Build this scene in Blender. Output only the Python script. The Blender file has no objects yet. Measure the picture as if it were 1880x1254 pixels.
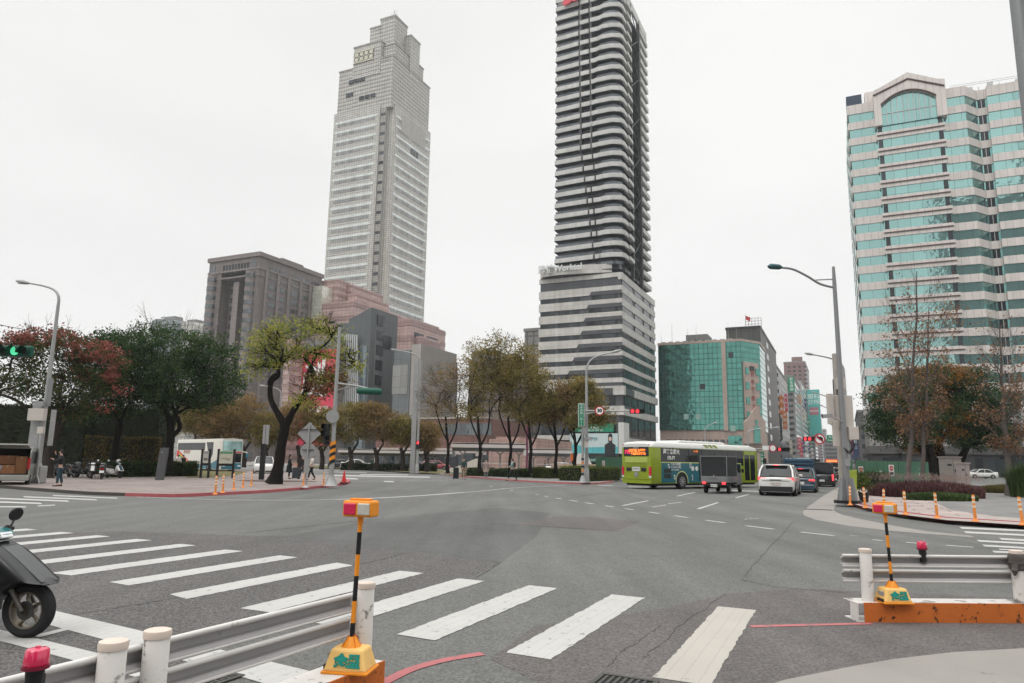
import bpy, bmesh, math, random
from mathutils import Vector, Matrix, noise

# ------------------------------------------------------------------ camera
SC = bpy.context.scene
COL = SC.collection
PITCH, ROLL, FPX, EYE = math.radians(9.6), math.radians(0.9), 1300.0, 1.65
_fw = Vector((0, math.cos(PITCH), math.sin(PITCH)))
_r0 = Vector((1, 0, 0)); _u0 = Vector((0, -math.sin(PITCH), math.cos(PITCH)))
_R = _r0*math.cos(ROLL) + _u0*math.sin(ROLL)
_U = _u0*math.cos(ROLL) - _r0*math.sin(ROLL)
CAM = Vector((0, 0, EYE))
cd = bpy.data.cameras.new('camera'); cam = bpy.data.objects.new('camera', cd); COL.objects.link(cam)
cd.sensor_width = 36; cd.lens = 36*FPX/1880; cd.clip_start = 0.05; cd.clip_end = 6000
m = Matrix.Identity(4)
for i in range(3):
    m[i][0] = _R[i]; m[i][1] = _U[i]; m[i][2] = -_fw[i]; m[i][3] = CAM[i]
cam.matrix_world = m
SC.camera = cam

# ------------------------------------------------------------------ sky and sun (overcast)
W = bpy.data.worlds.new('World'); SC.world = W; W.use_nodes = True
nt = W.node_tree; nt.nodes.clear()
def nd(nt, t, **k):
    n = nt.nodes.new(t)
    for a, b in k.items(): setattr(n, a, b)
    return n
wout = nd(nt, 'ShaderNodeOutputWorld'); bg = nd(nt, 'ShaderNodeBackground')
sky = nd(nt, 'ShaderNodeTexSky', sky_type='NISHITA', sun_disc=False)
sky.sun_elevation = math.radians(48); sky.sun_rotation = math.radians(215)
hs = nd(nt, 'ShaderNodeHueSaturation'); hs.inputs['Saturation'].default_value = 0.12
tc = nd(nt, 'ShaderNodeTexCoord'); sx = nd(nt, 'ShaderNodeSeparateXYZ')
nz = nd(nt, 'ShaderNodeTexNoise'); nz.inputs['Scale'].default_value = 1.6; nz.inputs['Detail'].default_value = 4; nz.inputs['Roughness'].default_value = .45
mp = nd(nt, 'ShaderNodeMapping'); mp.inputs['Scale'].default_value = (1, 1, 2.6); mp.inputs['Location'].default_value = (3.1, .4, .2)
# overcast dome: brighter overhead than at the horizon, in units of the Nishita sky (x 0.1)
mr = nd(nt, 'ShaderNodeMapRange'); mr.inputs['From Min'].default_value = .60; mr.inputs['From Max'].default_value = 1
mr.inputs['To Min'].default_value = 10.0; mr.inputs['To Max'].default_value = 36
mr2 = nd(nt, 'ShaderNodeMapRange'); mr2.inputs['From Min'].default_value = .3; mr2.inputs['From Max'].default_value = .7
mr2.inputs['To Min'].default_value = .93; mr2.inputs['To Max'].default_value = 1.06
mul = nd(nt, 'ShaderNodeMath', operation='MULTIPLY')
tint = nd(nt, 'ShaderNodeMix', data_type='RGBA', blend_type='MULTIPLY'); tint.inputs[0].default_value = 1; tint.inputs[7].default_value = (1.0, 1.0, .985, 1)
mix = nd(nt, 'ShaderNodeMix', data_type='RGBA'); mix.inputs[0].default_value = .92
L = nt.links.new
L(tc.outputs['Generated'], sx.inputs[0]); L(tc.outputs['Generated'], mp.inputs[0]); L(mp.outputs[0], nz.inputs[0])
L(sx.outputs[2], mr.inputs[0]); L(nz.outputs[0], mr2.inputs[0]); L(mr.outputs[0], mul.inputs[0]); L(mr2.outputs[0], mul.inputs[1])
L(mul.outputs[0], tint.inputs[6]); L(sky.outputs[0], hs.inputs['Color']); L(hs.outputs[0], mix.inputs[6]); L(tint.outputs[2], mix.inputs[7])
L(mix.outputs[2], bg.inputs[0]); bg.inputs[1].default_value = .1; L(bg.outputs[0], wout.inputs[0])
sd = bpy.data.lights.new('sun', 'SUN'); sun = bpy.data.objects.new('sun', sd); COL.objects.link(sun)
sd.energy = 0.8; sd.angle = math.radians(25); sd.color = (1, .97, .92)
sun.rotation_euler = Vector((math.sin(math.radians(215))*math.cos(math.radians(48)), math.cos(math.radians(215))*math.cos(math.radians(48)), math.sin(math.radians(48)))).to_track_quat('Z', 'Y').to_euler()
SC.view_settings.view_transform = 'Standard'; SC.view_settings.look = 'None'
SC.view_settings.exposure = 0; SC.view_settings.gamma = 1
SC.cycles.max_bounces = 6; SC.cycles.transparent_max_bounces = 12
SC.cycles.use_denoising = True

# ------------------------------------------------------------------ measuring helpers
def ray(px, py): return _fw + _R*((px-940)/FPX) + _U*((627-py)/FPX)
def gp(px, py, z=0.0):                 # ground point seen at this pixel
    d = ray(px, py); return CAM + d*((z-EYE)/d.z)
def at(px, py, Y):                     # point at distance Y
    d = ray(px, py); return CAM + d*(Y/d.y)
def zat(P, px, py):                    # height at plan position P seen at this row
    d = ray(px, py); t = (Vector(P).xy - CAM.xy).length/d.xy.length
    return EYE + d.z*t
def along(C, d, px, py):               # distance from C along plan direction d to the column px
    r = ray(px, py); n = Vector((r.y, -r.x)); c = Vector((C[0]-CAM.x, C[1]-CAM.y))
    return -(c.dot(n))/(Vector((d[0], d[1])).dot(n))
GA = math.radians(25)
ET = Vector((math.cos(GA), -math.sin(GA), 0)); ES = Vector((math.sin(GA), math.cos(GA), 0))   # across / along the avenue
def ts(t, s, z=0): return ET*t + ES*s + Vector((0, 0, z))

# ------------------------------------------------------------------ materials
MATS = {}
def newmat(name):
    m = bpy.data.materials.new(name); m.use_nodes = True
    nt = m.node_tree; b = nt.nodes['Principled BSDF']; return m, nt, b
def rgb(c, k=1.0): return (min(c[0]*k, 1), min(c[1]*k, 1), min(c[2]*k, 1), 1)
def hexc(h):
    v = [int(h[i:i+2], 16)/255 for i in (0, 2, 4)]
    return tuple((x/12.92 if x < .04045 else ((x+.055)/1.055)**2.4) for x in v)
def M(name, col, rough=.6, metal=0.0, var=.18, scale=3.0, bump=0.0, bscale=40.0, spec=.3, coat=0.0, emit=0, dirt=0.0, dirtcol=(.05, .04, .035), dscale=8, dthr=.62):
    if name in MATS: return MATS[name]
    if isinstance(col, str): col = hexc(col)
    m, nt, b = newmat(name); L = nt.links.new
    tc = nd(nt, 'ShaderNodeTexCoord'); nz = nd(nt, 'ShaderNodeTexNoise'); nz.inputs['Scale'].default_value = scale; nz.inputs['Detail'].default_value = 6
    L(tc.outputs['Object'], nz.inputs[0])
    mx = nd(nt, 'ShaderNodeMix', data_type='RGBA'); mx.inputs[6].default_value = rgb(col, 1-var); mx.inputs[7].default_value = rgb(col, 1+var)
    L(nz.outputs[0], mx.inputs[0]); out = mx.outputs[2]
    if dirt > 0:
        n2 = nd(nt, 'ShaderNodeTexNoise'); n2.inputs['Scale'].default_value = dscale; n2.inputs['Detail'].default_value = 8; n2.inputs['Roughness'].default_value = .65
        L(tc.outputs['Object'], n2.inputs[0])
        r = nd(nt, 'ShaderNodeMapRange'); r.inputs['From Min'].default_value = dthr; r.inputs['From Max'].default_value = dthr+.05; r.inputs['To Max'].default_value = dirt
        L(n2.outputs[0], r.inputs[0]); m3 = nd(nt, 'ShaderNodeMix', data_type='RGBA'); L(r.outputs[0], m3.inputs[0]); L(out, m3.inputs[6]); m3.inputs[7].default_value = (*dirtcol, 1); out = m3.outputs[2]
    L(out, b.inputs['Base Color'])
    b.inputs['Roughness'].default_value = rough; b.inputs['Metallic'].default_value = metal; b.inputs['Specular IOR Level'].default_value = spec
    if coat: b.inputs['Coat Weight'].default_value = coat; b.inputs['Coat Roughness'].default_value = .08
    if bump:
        n3 = nd(nt, 'ShaderNodeTexNoise'); n3.inputs['Scale'].default_value = bscale; n3.inputs['Detail'].default_value = 5; L(tc.outputs['Object'], n3.inputs[0])
        bp = nd(nt, 'ShaderNodeBump'); bp.inputs['Strength'].default_value = bump; bp.inputs['Distance'].default_value = .02; L(n3.outputs[0], bp.inputs['Height']); L(bp.outputs[0], b.inputs['Normal'])
    if emit: b.inputs['Emission Color'].default_value = rgb(col); b.inputs['Emission Strength'].default_value = emit
    MATS[name] = m; return m
def facade(name, col, w, h, joint=.05, jdark=.55, rough=.55, var=.12, off=0.0, streak=.25, spec=.5, metal=0, stack=True):
    """tiled or panelled wall: joints run along the wall (x+y) and up (z), with rain streaks and tile to tile variation"""
    if name in MATS: return MATS[name]
    if isinstance(col, str): col = hexc(col)
    m, nt, b = newmat(name); L = nt.links.new
    tc = nd(nt, 'ShaderNodeTexCoord'); s = nd(nt, 'ShaderNodeSeparateXYZ'); L(tc.outputs['Object'], s.inputs[0])
    a = nd(nt, 'ShaderNodeMath', operation='ADD'); L(s.outputs[0], a.inputs[0]); L(s.outputs[1], a.inputs[1])
    c = nd(nt, 'ShaderNodeCombineXYZ'); L(a.outputs[0], c.inputs[0]); L(s.outputs[2], c.inputs[1])
    br = nd(nt, 'ShaderNodeTexBrick'); br.offset = 0 if stack else .5; br.squash = 1
    br.inputs['Scale'].default_value = 1; br.inputs['Brick Width'].default_value = w; br.inputs['Row Height'].default_value = h
    br.inputs['Mortar Size'].default_value = joint; br.inputs['Mortar Smooth'].default_value = .1; br.inputs['Bias'].default_value = 0
    br.inputs['Color1'].default_value = rgb(col, 1-var); br.inputs['Color2'].default_value = rgb(col, 1+var); br.inputs['Mortar'].default_value = rgb(col, jdark)
    L(c.outputs[0], br.inputs[0])
    nz = nd(nt, 'ShaderNodeTexNoise'); nz.inputs['Scale'].default_value = .25; nz.inputs['Detail'].default_value = 6
    mp = nd(nt, 'ShaderNodeMapping'); mp.inputs['Scale'].default_value = (3, 3, .35); L(tc.outputs['Object'], mp.inputs[0]); L(mp.outputs[0], nz.inputs[0])
    r = nd(nt, 'ShaderNodeMapRange'); r.inputs['From Min'].default_value = .3; r.inputs['From Max'].default_value = .75; r.inputs['To Min'].default_value = 1+streak*.3; r.inputs['To Max'].default_value = 1-streak; L(nz.outputs[0], r.inputs[0])
    mx = nd(nt, 'ShaderNodeVectorMath', operation='SCALE'); L(br.outputs[0], mx.inputs[0]); L(r.outputs[0], mx.inputs['Scale']); L(mx.outputs[0], b.inputs['Base Color'])
    b.inputs['Roughness'].default_value = rough; b.inputs['Specular IOR Level'].default_value = spec; b.inputs['Metallic'].default_value = metal
    MATS[name] = m; return m
def glass(name, col, rough=.06, metal=.75, wav=.02, var=.12, pane=1.6, ph=9.0, spec=.8):
    """coated facade glass: mirrors the sky and its surroundings, slightly wavy, pane to pane variation"""
    if name in MATS: return MATS[name]
    if isinstance(col, str): col = hexc(col)
    m, nt, b = newmat(name); L = nt.links.new
    tc = nd(nt, 'ShaderNodeTexCoord'); s = nd(nt, 'ShaderNodeSeparateXYZ'); L(tc.outputs['Object'], s.inputs[0])
    a = nd(nt, 'ShaderNodeMath', operation='ADD'); L(s.outputs[0], a.inputs[0]); L(s.outputs[1], a.inputs[1])
    c = nd(nt, 'ShaderNodeCombineXYZ'); L(a.outputs[0], c.inputs[0]); L(s.outputs[2], c.inputs[1])
    br = nd(nt, 'ShaderNodeTexBrick'); br.offset = 0; br.inputs['Scale'].default_value = 1; br.inputs['Brick Width'].default_value = pane; br.inputs['Row Height'].default_value = ph
    br.inputs['Mortar Size'].default_value = .035; br.inputs['Color1'].default_value = rgb(col, 1-var); br.inputs['Color2'].default_value = rgb(col, 1+var); br.inputs['Mortar'].default_value = rgb(col, .35)
    L(c.outputs[0], br.inputs[0]); L(br.outputs[0], b.inputs['Base Color'])
    nz = nd(nt, 'ShaderNodeTexNoise'); nz.inputs['Scale'].default_value = .5; nz.inputs['Detail'].default_value = 2; L(tc.outputs['Object'], nz.inputs[0])
    bp = nd(nt, 'ShaderNodeBump'); bp.inputs['Strength'].default_value = 1; bp.inputs['Distance'].default_value = wav; L(nz.outputs[0], bp.inputs['Height']); L(bp.outputs[0], b.inputs['Normal'])
    b.inputs['Roughness'].default_value = rough; b.inputs['Metallic'].default_value = metal; b.inputs['Specular IOR Level'].default_value = spec
    MATS[name] = m; return m
def leafmat(name, cols, weights=None, trans=.3):
    if name in MATS: return MATS[name]
    m, nt, b = newmat(name); L = nt.links.new
    g = nd(nt, 'ShaderNodeNewGeometry'); cr = nd(nt, 'ShaderNodeValToRGB'); cr.color_ramp.interpolation = 'LINEAR'
    tc = nd(nt, 'ShaderNodeTexCoord'); nz = nd(nt, 'ShaderNodeTexNoise'); nz.inputs['Scale'].default_value = .55; nz.inputs['Detail'].default_value = 3; L(tc.outputs['Object'], nz.inputs[0])
    r = nd(nt, 'ShaderNodeMapRange'); r.inputs['From Min'].default_value = .3; r.inputs['From Max'].default_value = .7; r.inputs['To Min'].default_value = -.25; r.inputs['To Max'].default_value = .25; L(nz.outputs[0], r.inputs[0])
    a = nd(nt, 'ShaderNodeMath', operation='ADD'); L(g.outputs['Random Per Island'], a.inputs[0]); L(r.outputs[0], a.inputs[1]); L(a.outputs[0], cr.inputs[0])
    n = len(cols); els = cr.color_ramp.elements
    while len(els) < n: els.new(.5)
    for i, c in enumerate(cols):
        els[i].position = i/(n-1) if not weights else weights[i]; els[i].color = (*(hexc(c) if isinstance(c, str) else c), 1)
    L(cr.outputs[0], b.inputs['Base Color']); b.inputs['Roughness'].default_value = .75; b.inputs['Specular IOR Level'].default_value = .12
    tr = nd(nt, 'ShaderNodeBsdfTranslucent'); L(cr.outputs[0], tr.inputs[0]); ms = nd(nt, 'ShaderNodeMixShader'); ms.inputs[0].default_value = trans
    out = nt.nodes['Material Output']; L(b.outputs[0], ms.inputs[1]); L(tr.outputs[0], ms.inputs[2]); L(ms.outputs[0], out.inputs[0])
    MATS[name] = m; return m

# ------------------------------------------------------------------ mesh building
class MB:
    def __init__(s): s.v = []; s.f = []; s.mi = []; s.k = 0; s.X = None
    def pt(s, p):
        p = Vector(p)
        if s.X is not None: p = s.X @ p
        s.v.append(p); return len(s.v)-1
    def face(s, pts):
        s.f.append([s.pt(p) for p in pts]); s.mi.append(s.k); return s
    def quad(s, a, b, c, d): return s.face((a, b, c, d))
    def box(s, x0, x1, y0, y1, z0, z1):
        if x0 > x1: x0, x1 = x1, x0
        if y0 > y1: y0, y1 = y1, y0
        i = [s.pt(p) for p in ((x0,y0,z0),(x1,y0,z0),(x1,y1,z0),(x0,y1,z0),(x0,y0,z1),(x1,y0,z1),(x1,y1,z1),(x0,y1,z1))]
        for q in ((0,3,2,1),(4,5,6,7),(0,1,5,4),(1,2,6,5),(2,3,7,6),(3,0,4,7)): s.f.append([i[j] for j in q]); s.mi.append(s.k)
        return s
    def cb(s, c, sz, rz=0, rx=0, ry=0):     # centred box with rotation
        o = s.X; Mx = Matrix.Translation(c) @ Matrix.Rotation(rz, 4, 'Z') @ Matrix.Rotation(ry, 4, 'Y') @ Matrix.Rotation(rx, 4, 'X')
        s.X = Mx if o is None else o @ Mx
        s.box(-sz[0]/2, sz[0]/2, -sz[1]/2, sz[1]/2, -sz[2]/2, sz[2]/2); s.X = o; return s
    def tube(s, pts, r, n=10, cap=True):
        pts = [Vector(p) for p in pts]; rs = r if isinstance(r, (list, tuple)) else [r]*len(pts)
        rings = []; up = None
        for i, p in enumerate(pts):
            d = (pts[min(i+1, len(pts)-1)] - pts[max(i-1, 0)]).normalized()
            if up is None: up = d.orthogonal().normalized()
            up = (up - d*up.dot(d)); up = up.normalized() if up.length > 1e-6 else d.orthogonal().normalized()
            w = d.cross(up)
            rings.append([s.pt(p + (up*math.cos(2*math.pi*j/n) + w*math.sin(2*math.pi*j/n))*rs[i]) for j in range(n)])
        for a, b in zip(rings, rings[1:]):
            for j in range(n): s.f.append([a[j], a[(j+1) % n], b[(j+1) % n], b[j]]); s.mi.append(s.k)
        if cap: s.f.append(rings[0][::-1]); s.mi.append(s.k); s.f.append(rings[-1][:]); s.mi.append(s.k)
        return s
    def lathe(s, prof, c=(0, 0, 0), n=20, axis='Z', cap=True):
        c = Vector(c); rings = []
        for r, h in prof:
            ring = []
            for j in range(n):
                a = 2*math.pi*j/n; u, v = r*math.cos(a), r*math.sin(a)
                p = {'Z': (u, v, h), 'Y': (u, h, v), 'X': (h, u, v)}[axis]; ring.append(s.pt(c+Vector(p)))
            rings.append(ring)
        for a, b in zip(rings, rings[1:]):
            for j in range(n): s.f.append([a[j], a[(j+1) % n], b[(j+1) % n], b[j]]); s.mi.append(s.k)
        if cap: s.f.append(rings[0][::-1]); s.mi.append(s.k); s.f.append(rings[-1][:]); s.mi.append(s.k)
        return s
    def prism(s, poly, z0, z1):             # polygon in plan, upright
        a = [s.pt((p[0], p[1], z0)) for p in poly]; b = [s.pt((p[0], p[1], z1)) for p in poly]; n = len(poly)
        ar = sum(poly[i][0]*poly[(i+1) % n][1]-poly[(i+1) % n][0]*poly[i][1] for i in range(n))
        if ar < 0: a.reverse(); b.reverse()
        s.f.append(a[::-1]); s.f.append(b); s.mi += [s.k]*2
        for i in range(n): s.f.append([a[i], a[(i+1) % n], b[(i+1) % n], b[i]]); s.mi.append(s.k)
        return s
    def prismy(s, poly, y0, y1):            # polygon in x-z, thick in y
        a = [s.pt((p[0], y0, p[1])) for p in poly]; b = [s.pt((p[0], y1, p[1])) for p in poly]; n = len(poly)
        s.f.append(a); s.f.append(b[::-1]); s.mi += [s.k]*2
        for i in range(n): s.f.append([a[(i+1) % n], a[i], b[i], b[(i+1) % n]]); s.mi.append(s.k)
        return s
    def prismx(s, poly, x0, x1):            # polygon in y-z, thick in x
        a = [s.pt((x0, p[0], p[1])) for p in poly]; b = [s.pt((x1, p[0], p[1])) for p in poly]; n = len(poly)
        s.f.append(a[::-1]); s.f.append(b); s.mi += [s.k]*2
        for i in range(n): s.f.append([a[i], a[(i+1) % n], b[(i+1) % n], b[i]]); s.mi.append(s.k)
        return s
    def ball(s, c, r, n=10, sz=1.0):
        return s.lathe([(max(r*math.sin(math.pi*i/n), .001), -r*sz*math.cos(math.pi*i/n)) for i in range(n+1)], c, max(8, n))
    def build(s, name, mats, parent=None, smooth=False, bevel=0.0, fix=False, loc=None, rz=None, ang=40):
        me = bpy.data.meshes.new(name); me.from_pydata([tuple(v) for v in s.v], [], s.f)
        if not isinstance(mats, (list, tuple)): mats = [mats]
        for m in mats: me.materials.append(m)
        if len(mats) > 1: me.polygons.foreach_set('material_index', s.mi)
        if fix or bevel:
            bm = bmesh.new(); bm.from_mesh(me)
            if smooth or bevel: bmesh.ops.remove_doubles(bm, verts=bm.verts, dist=1e-4)
            bmesh.ops.recalc_face_normals(bm, faces=bm.faces)
            bm.to_mesh(me); bm.free()
        if smooth:
            me.polygons.foreach_set('use_smooth', [True]*len(me.polygons))
            try: me.set_sharp_from_angle(angle=math.radians(ang))
            except Exception: pass
        o = bpy.data.objects.new(name, me); COL.objects.link(o)
        if bevel:
            md = o.modifiers.new('bevel', 'BEVEL'); md.width = bevel; md.segments = 2; md.limit_method = 'ANGLE'; md.angle_limit = math.radians(35)
        if parent is not None: o.parent = parent
        if loc is not None: o.location = loc
        if rz is not None: o.rotation_euler.z = rz
        return o

def tag(o, label=None, cat=None, group=None, kind=None):
    if label: o['label'] = label
    if cat: o['category'] = cat
    if group: o['group'] = group
    if kind: o['kind'] = kind
    return o
def thing(name, label, cat, loc=(0, 0, 0), rz=0, group=None):
    o = bpy.data.objects.new(name, None); COL.objects.link(o); o.empty_display_size = .3
    o.location = loc; o.rotation_euler.z = rz; return tag(o, label, cat, group)
def kids(o): return [c for c in bpy.data.objects if c.parent is o]
_KC = {}
def copy_tree(o, loc=None, rz=None, label=None, parent=None):
    c = o.copy(); COL.objects.link(c); c.parent = parent
    if loc is not None: c.location = loc
    if rz is not None: c.rotation_euler.z = rz
    if label: c['label'] = label
    for ch in kids(o): copy_tree(ch, parent=c)
    return c
def text(s, size, mat, parent, loc, rx=math.pi/2, rz=0, name='lettering', ext=.01, align='CENTER', sx=1.0, bold=0.0, spacing=1.0, lead=1.0, label=None, flip=False):
    cu = bpy.data.curves.new(name, 'FONT'); cu.body = s; cu.size = size; cu.extrude = ext; cu.align_x = align; cu.align_y = 'CENTER'; cu.offset = bold; cu.space_character = spacing; cu.space_line = lead
    cu.resolution_u = 3
    t = bpy.data.objects.new(name+'_tmp', cu); COL.objects.link(t)
    me = bpy.data.meshes.new_from_object(t.evaluated_get(bpy.context.evaluated_depsgraph_get()))
    bpy.data.objects.remove(t); bpy.data.curves.remove(cu)
    me.materials.clear(); me.materials.append(mat); me.name = name
    o = bpy.data.objects.new(name, me); COL.objects.link(o); o.parent = parent; o.location = loc; o.rotation_euler = (rx, 0, rz); o.scale = (sx, 1, 1)
    if label: o['label'] = label
    return o
def vtext(s, size, mat, parent, loc, rz=0, step=None, name='lettering', **k):
    step = step or size*1.08
    return text('\n'.join(s), size, mat, parent, loc, rz=rz, name=name, lead=step/size, **k)
rnd = random.Random(7)

# ------------------------------------------------------------------ ground, roads, kerbs, markings
def asphalt(name, col, grain=.35, big=.16, rough=.85):
    m, nt, b = newmat(name); L = nt.links.new; col = hexc(col) if isinstance(col, str) else col
    tc = nd(nt, 'ShaderNodeTexCoord')
    def noise_(sc, det, r=.5, v=None):
        n = nd(nt, 'ShaderNodeTexNoise'); n.inputs['Scale'].default_value = sc; n.inputs['Detail'].default_value = det; n.inputs['Roughness'].default_value = r
        L(v or tc.outputs['Object'], n.inputs[0]); return n.outputs[0]
    def rng(o, a, b_, c, d):
        r = nd(nt, 'ShaderNodeMapRange'); r.inputs['From Min'].default_value = a; r.inputs['From Max'].default_value = b_; r.inputs['To Min'].default_value = c; r.inputs['To Max'].default_value = d; L(o, r.inputs[0]); return r.outputs[0]
    def mulv(a, b_):
        r = nd(nt, 'ShaderNodeMath', operation='MULTIPLY'); L(a, r.inputs[0]); L(b_, r.inputs[1]); return r.outputs[0]
    mp = nd(nt, 'ShaderNodeMapping'); mp.inputs['Rotation'].default_value = (0, 0, math.radians(25)); mp.inputs['Scale'].default_value = (1.6, .18, 1); L(tc.outputs['Object'], mp.inputs[0])
    big1 = rng(noise_(.12, 5, .55), .3, .7, 1-big, 1+big); big2 = rng(noise_(.55, 6, .6, mp.outputs[0]), .3, .7, 1-big*.8, 1+big*.8)
    mid = rng(noise_(2.3, 6, .7), .3, .7, .93, 1.07)
    vo = nd(nt, 'ShaderNodeTexVoronoi'); vo.inputs['Scale'].default_value = 62; L(tc.outputs['Object'], vo.inputs['Vector'])
    sp = nd(nt, 'ShaderNodeSeparateColor'); L(vo.outputs['Color'], sp.inputs[0])
    gr = mulv(rng(sp.outputs[0], 0, 1, 1-grain, 1+grain*1.15), rng(noise_(28, 3, .8), .35, .65, 1-grain*.45, 1+grain*.45))
    st = rng(noise_(.9, 7, .72), .60, .72, 1, .84); st2 = rng(noise_(5.5, 4, .6), .68, .74, 1, .72)
    mp3 = nd(nt, 'ShaderNodeMapping'); mp3.inputs['Rotation'].default_value = (0, 0, math.radians(70)); mp3.inputs['Scale'].default_value = (1.1, .07, 1); L(tc.outputs['Object'], mp3.inputs[0]); tr = rng(noise_(1.0, 4, .6, mp3.outputs[0]), .35, .65, 1-big*.75, 1+big*.75)
    k = mulv(mulv(mulv(mulv(mulv(mulv(big1, big2), mid), gr), st), st2), tr)
    sc = nd(nt, 'ShaderNodeVectorMath', operation='SCALE'); sc.inputs[0].default_value = col; L(k, sc.inputs['Scale']); L(sc.outputs[0], b.inputs['Base Color'])
    b.inputs['Roughness'].default_value = rough; b.inputs['Specular IOR Level'].default_value = .25
    bp = nd(nt, 'ShaderNodeBump'); bp.inputs['Strength'].default_value = .5; bp.inputs['Distance'].default_value = .006; L(sp.outputs[1], bp.inputs['Height']); L(bp.outputs[0], b.inputs['Normal'])
    MATS[name] = m; return m
A_MAIN = asphalt('asphalt_worn', (.122, .122, .117), grain=.30, big=.13)
A_COARSE = asphalt('asphalt_coarse', (.098, .093, .091), grain=.5, big=.12)
A_DARK = asphalt('asphalt_dark', (.098, .099, .096), grain=.22, big=.16)
A_BROWN = asphalt('asphalt_brown', (.108, .099, .096), grain=.32, big=.12)
A_FAR = asphalt('asphalt_pale', (.155, .153, .148), grain=.1)
CONC = M('kerb_concrete', (.255, .24, .22), rough=.85, var=.2, scale=1.3, bump=.3, dirt=.35, dscale=2.5)
def paint(name, col, wear=.6, thr=.63):
    m, nt, b = newmat(name); L = nt.links.new
    tc = nd(nt, 'ShaderNodeTexCoord'); n = nd(nt, 'ShaderNodeTexNoise'); n.inputs['Scale'].default_value = 9; n.inputs['Detail'].default_value = 9; n.inputs['Roughness'].default_value = .7; L(tc.outputs['Object'], n.inputs[0])
    r = nd(nt, 'ShaderNodeMapRange'); r.inputs['From Min'].default_value = thr; r.inputs['From Max'].default_value = thr+.06; r.inputs['To Max'].default_value = wear; L(n.outputs[0], r.inputs[0])
    n2 = nd(nt, 'ShaderNodeTexNoise'); n2.inputs['Scale'].default_value = 1.2; n2.inputs['Detail'].default_value = 6; L(tc.outputs['Object'], n2.inputs[0])
    m1 = nd(nt, 'ShaderNodeMix', data_type='RGBA'); L(n2.outputs[0], m1.inputs[0]); m1.inputs[6].default_value = rgb(col, .86); m1.inputs[7].default_value = rgb(col, 1.1)
    # thin joints where the thermoplastic strips meet
    mp = nd(nt, 'ShaderNodeMapping'); mp.inputs['Rotation'].default_value = (0, 0, math.radians(25)); L(tc.outputs['Object'], mp.inputs[0])
    wv = nd(nt, 'ShaderNodeTexWave'); wv.bands_direction = 'X'; wv.inputs['Scale'].default_value = 2.4; wv.inputs['Distortion'].default_value = .6; L(mp.outputs[0], wv.inputs[0])
    rw = nd(nt, 'ShaderNodeMapRange'); rw.inputs['From Min'].default_value = .985; rw.inputs['From Max'].default_value = 1; rw.inputs['To Max'].default_value = .28; L(wv.outputs['Fac'], rw.inputs[0])
    m0 = nd(nt, 'ShaderNodeMix', data_type='RGBA'); L(rw.outputs[0], m0.inputs[0]); L(m1.outputs[2], m0.inputs[6]); m0.inputs[7].default_value = (.12, .11, .1, 1)
    m2 = nd(nt, 'ShaderNodeMix', data_type='RGBA'); L(r.outputs[0], m2.inputs[0]); L(m0.outputs[2], m2.inputs[6]); m2.inputs[7].default_value = (.11, .108, .1, 1)
    L(m2.outputs[2], b.inputs['Base Color']); b.inputs['Roughness'].default_value = .7; MATS[name] = m; return m
P_WHITE = paint('road_paint_white', (.435, .43, .415), wear=.75, thr=.585)
P_CREAM = paint('road_paint_cream', (.40, .375, .335), wear=.6, thr=.62)
P_FAINT = paint('road_paint_faint', (.33, .325, .31), wear=.9, thr=.5)
P_RED = paint('road_paint_red', (.40, .12, .125), wear=.8, thr=.56)
def paving(name, col, w, h, rot=25, joint=.02, jd=.55, var=.14):
    m, nt, b = newmat(name); L = nt.links.new
    tc = nd(nt, 'ShaderNodeTexCoord'); mp = nd(nt, 'ShaderNodeMapping'); mp.inputs['Rotation'].default_value = (0, 0, math.radians(rot)); L(tc.outputs['Object'], mp.inputs[0])
    br = nd(nt, 'ShaderNodeTexBrick'); br.inputs['Scale'].default_value = 1; br.inputs['Brick Width'].default_value = w; br.inputs['Row Height'].default_value = h; br.inputs['Mortar Size'].default_value = joint
    br.inputs['Color1'].default_value = rgb(col, 1-var); br.inputs['Color2'].default_value = rgb(col, 1+var); br.inputs['Mortar'].default_value = rgb(col, jd); L(mp.outputs[0], br.inputs[0])
    n2 = nd(nt, 'ShaderNodeTexNoise'); n2.inputs['Scale'].default_value = .5; n2.inputs['Detail'].default_value = 7; L(tc.outputs['Object'], n2.inputs[0])
    r = nd(nt, 'ShaderNodeMapRange'); r.inputs['From Min'].default_value = .3; r.inputs['From Max'].default_value = .7; r.inputs['To Min'].default_value = .8; r.inputs['To Max'].default_value = 1.15; L(n2.outputs[0], r.inputs[0])
    sc = nd(nt, 'ShaderNodeVectorMath', operation='SCALE'); L(br.outputs[0], sc.inputs[0]); L(r.outputs[0], sc.inputs['Scale']); L(sc.outputs[0], b.inputs['Base Color']); b.inputs['Roughness'].default_value = .8
    MATS[name] = m; return m
PV_PINK = paving('paving_pink', (.26, .215, .20), .3, .3)
PV_GREY = paving('paving_grey', (.185, .18, .175), .6, .3)
PV_PLAZA = paving('paving_plaza', (.235, .225, .215), .6, .6)
PV_PALE = M('pavement_band', (.34, .30, .275), rough=.85, var=.14, scale=1.1, bump=.2, dirt=.25, dscale=3)
GRASSG = M('turf', (.12, .105, .045), rough=.95, var=.5, scale=6, bump=.8, bscale=25)
def S(o): o['kind'] = 'structure'; return o
def sheet(name, pts, z, m): 
    b = MB(); b.face([(p[0], p[1], z) for p in pts]); o = b.build(name, m)
    if o.data.polygons[0].normal.z < 0: o.data.flip_normals()
    return S(o)
def psheet(name, px, z, m): return sheet(name, [gp(x, y, z) for x, y in px], z, m)
def slab(name, pts, z0, z1, m): return S(MB().prism([(p[0], p[1]) for p in pts], z0, z1).build(name, m))
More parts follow.
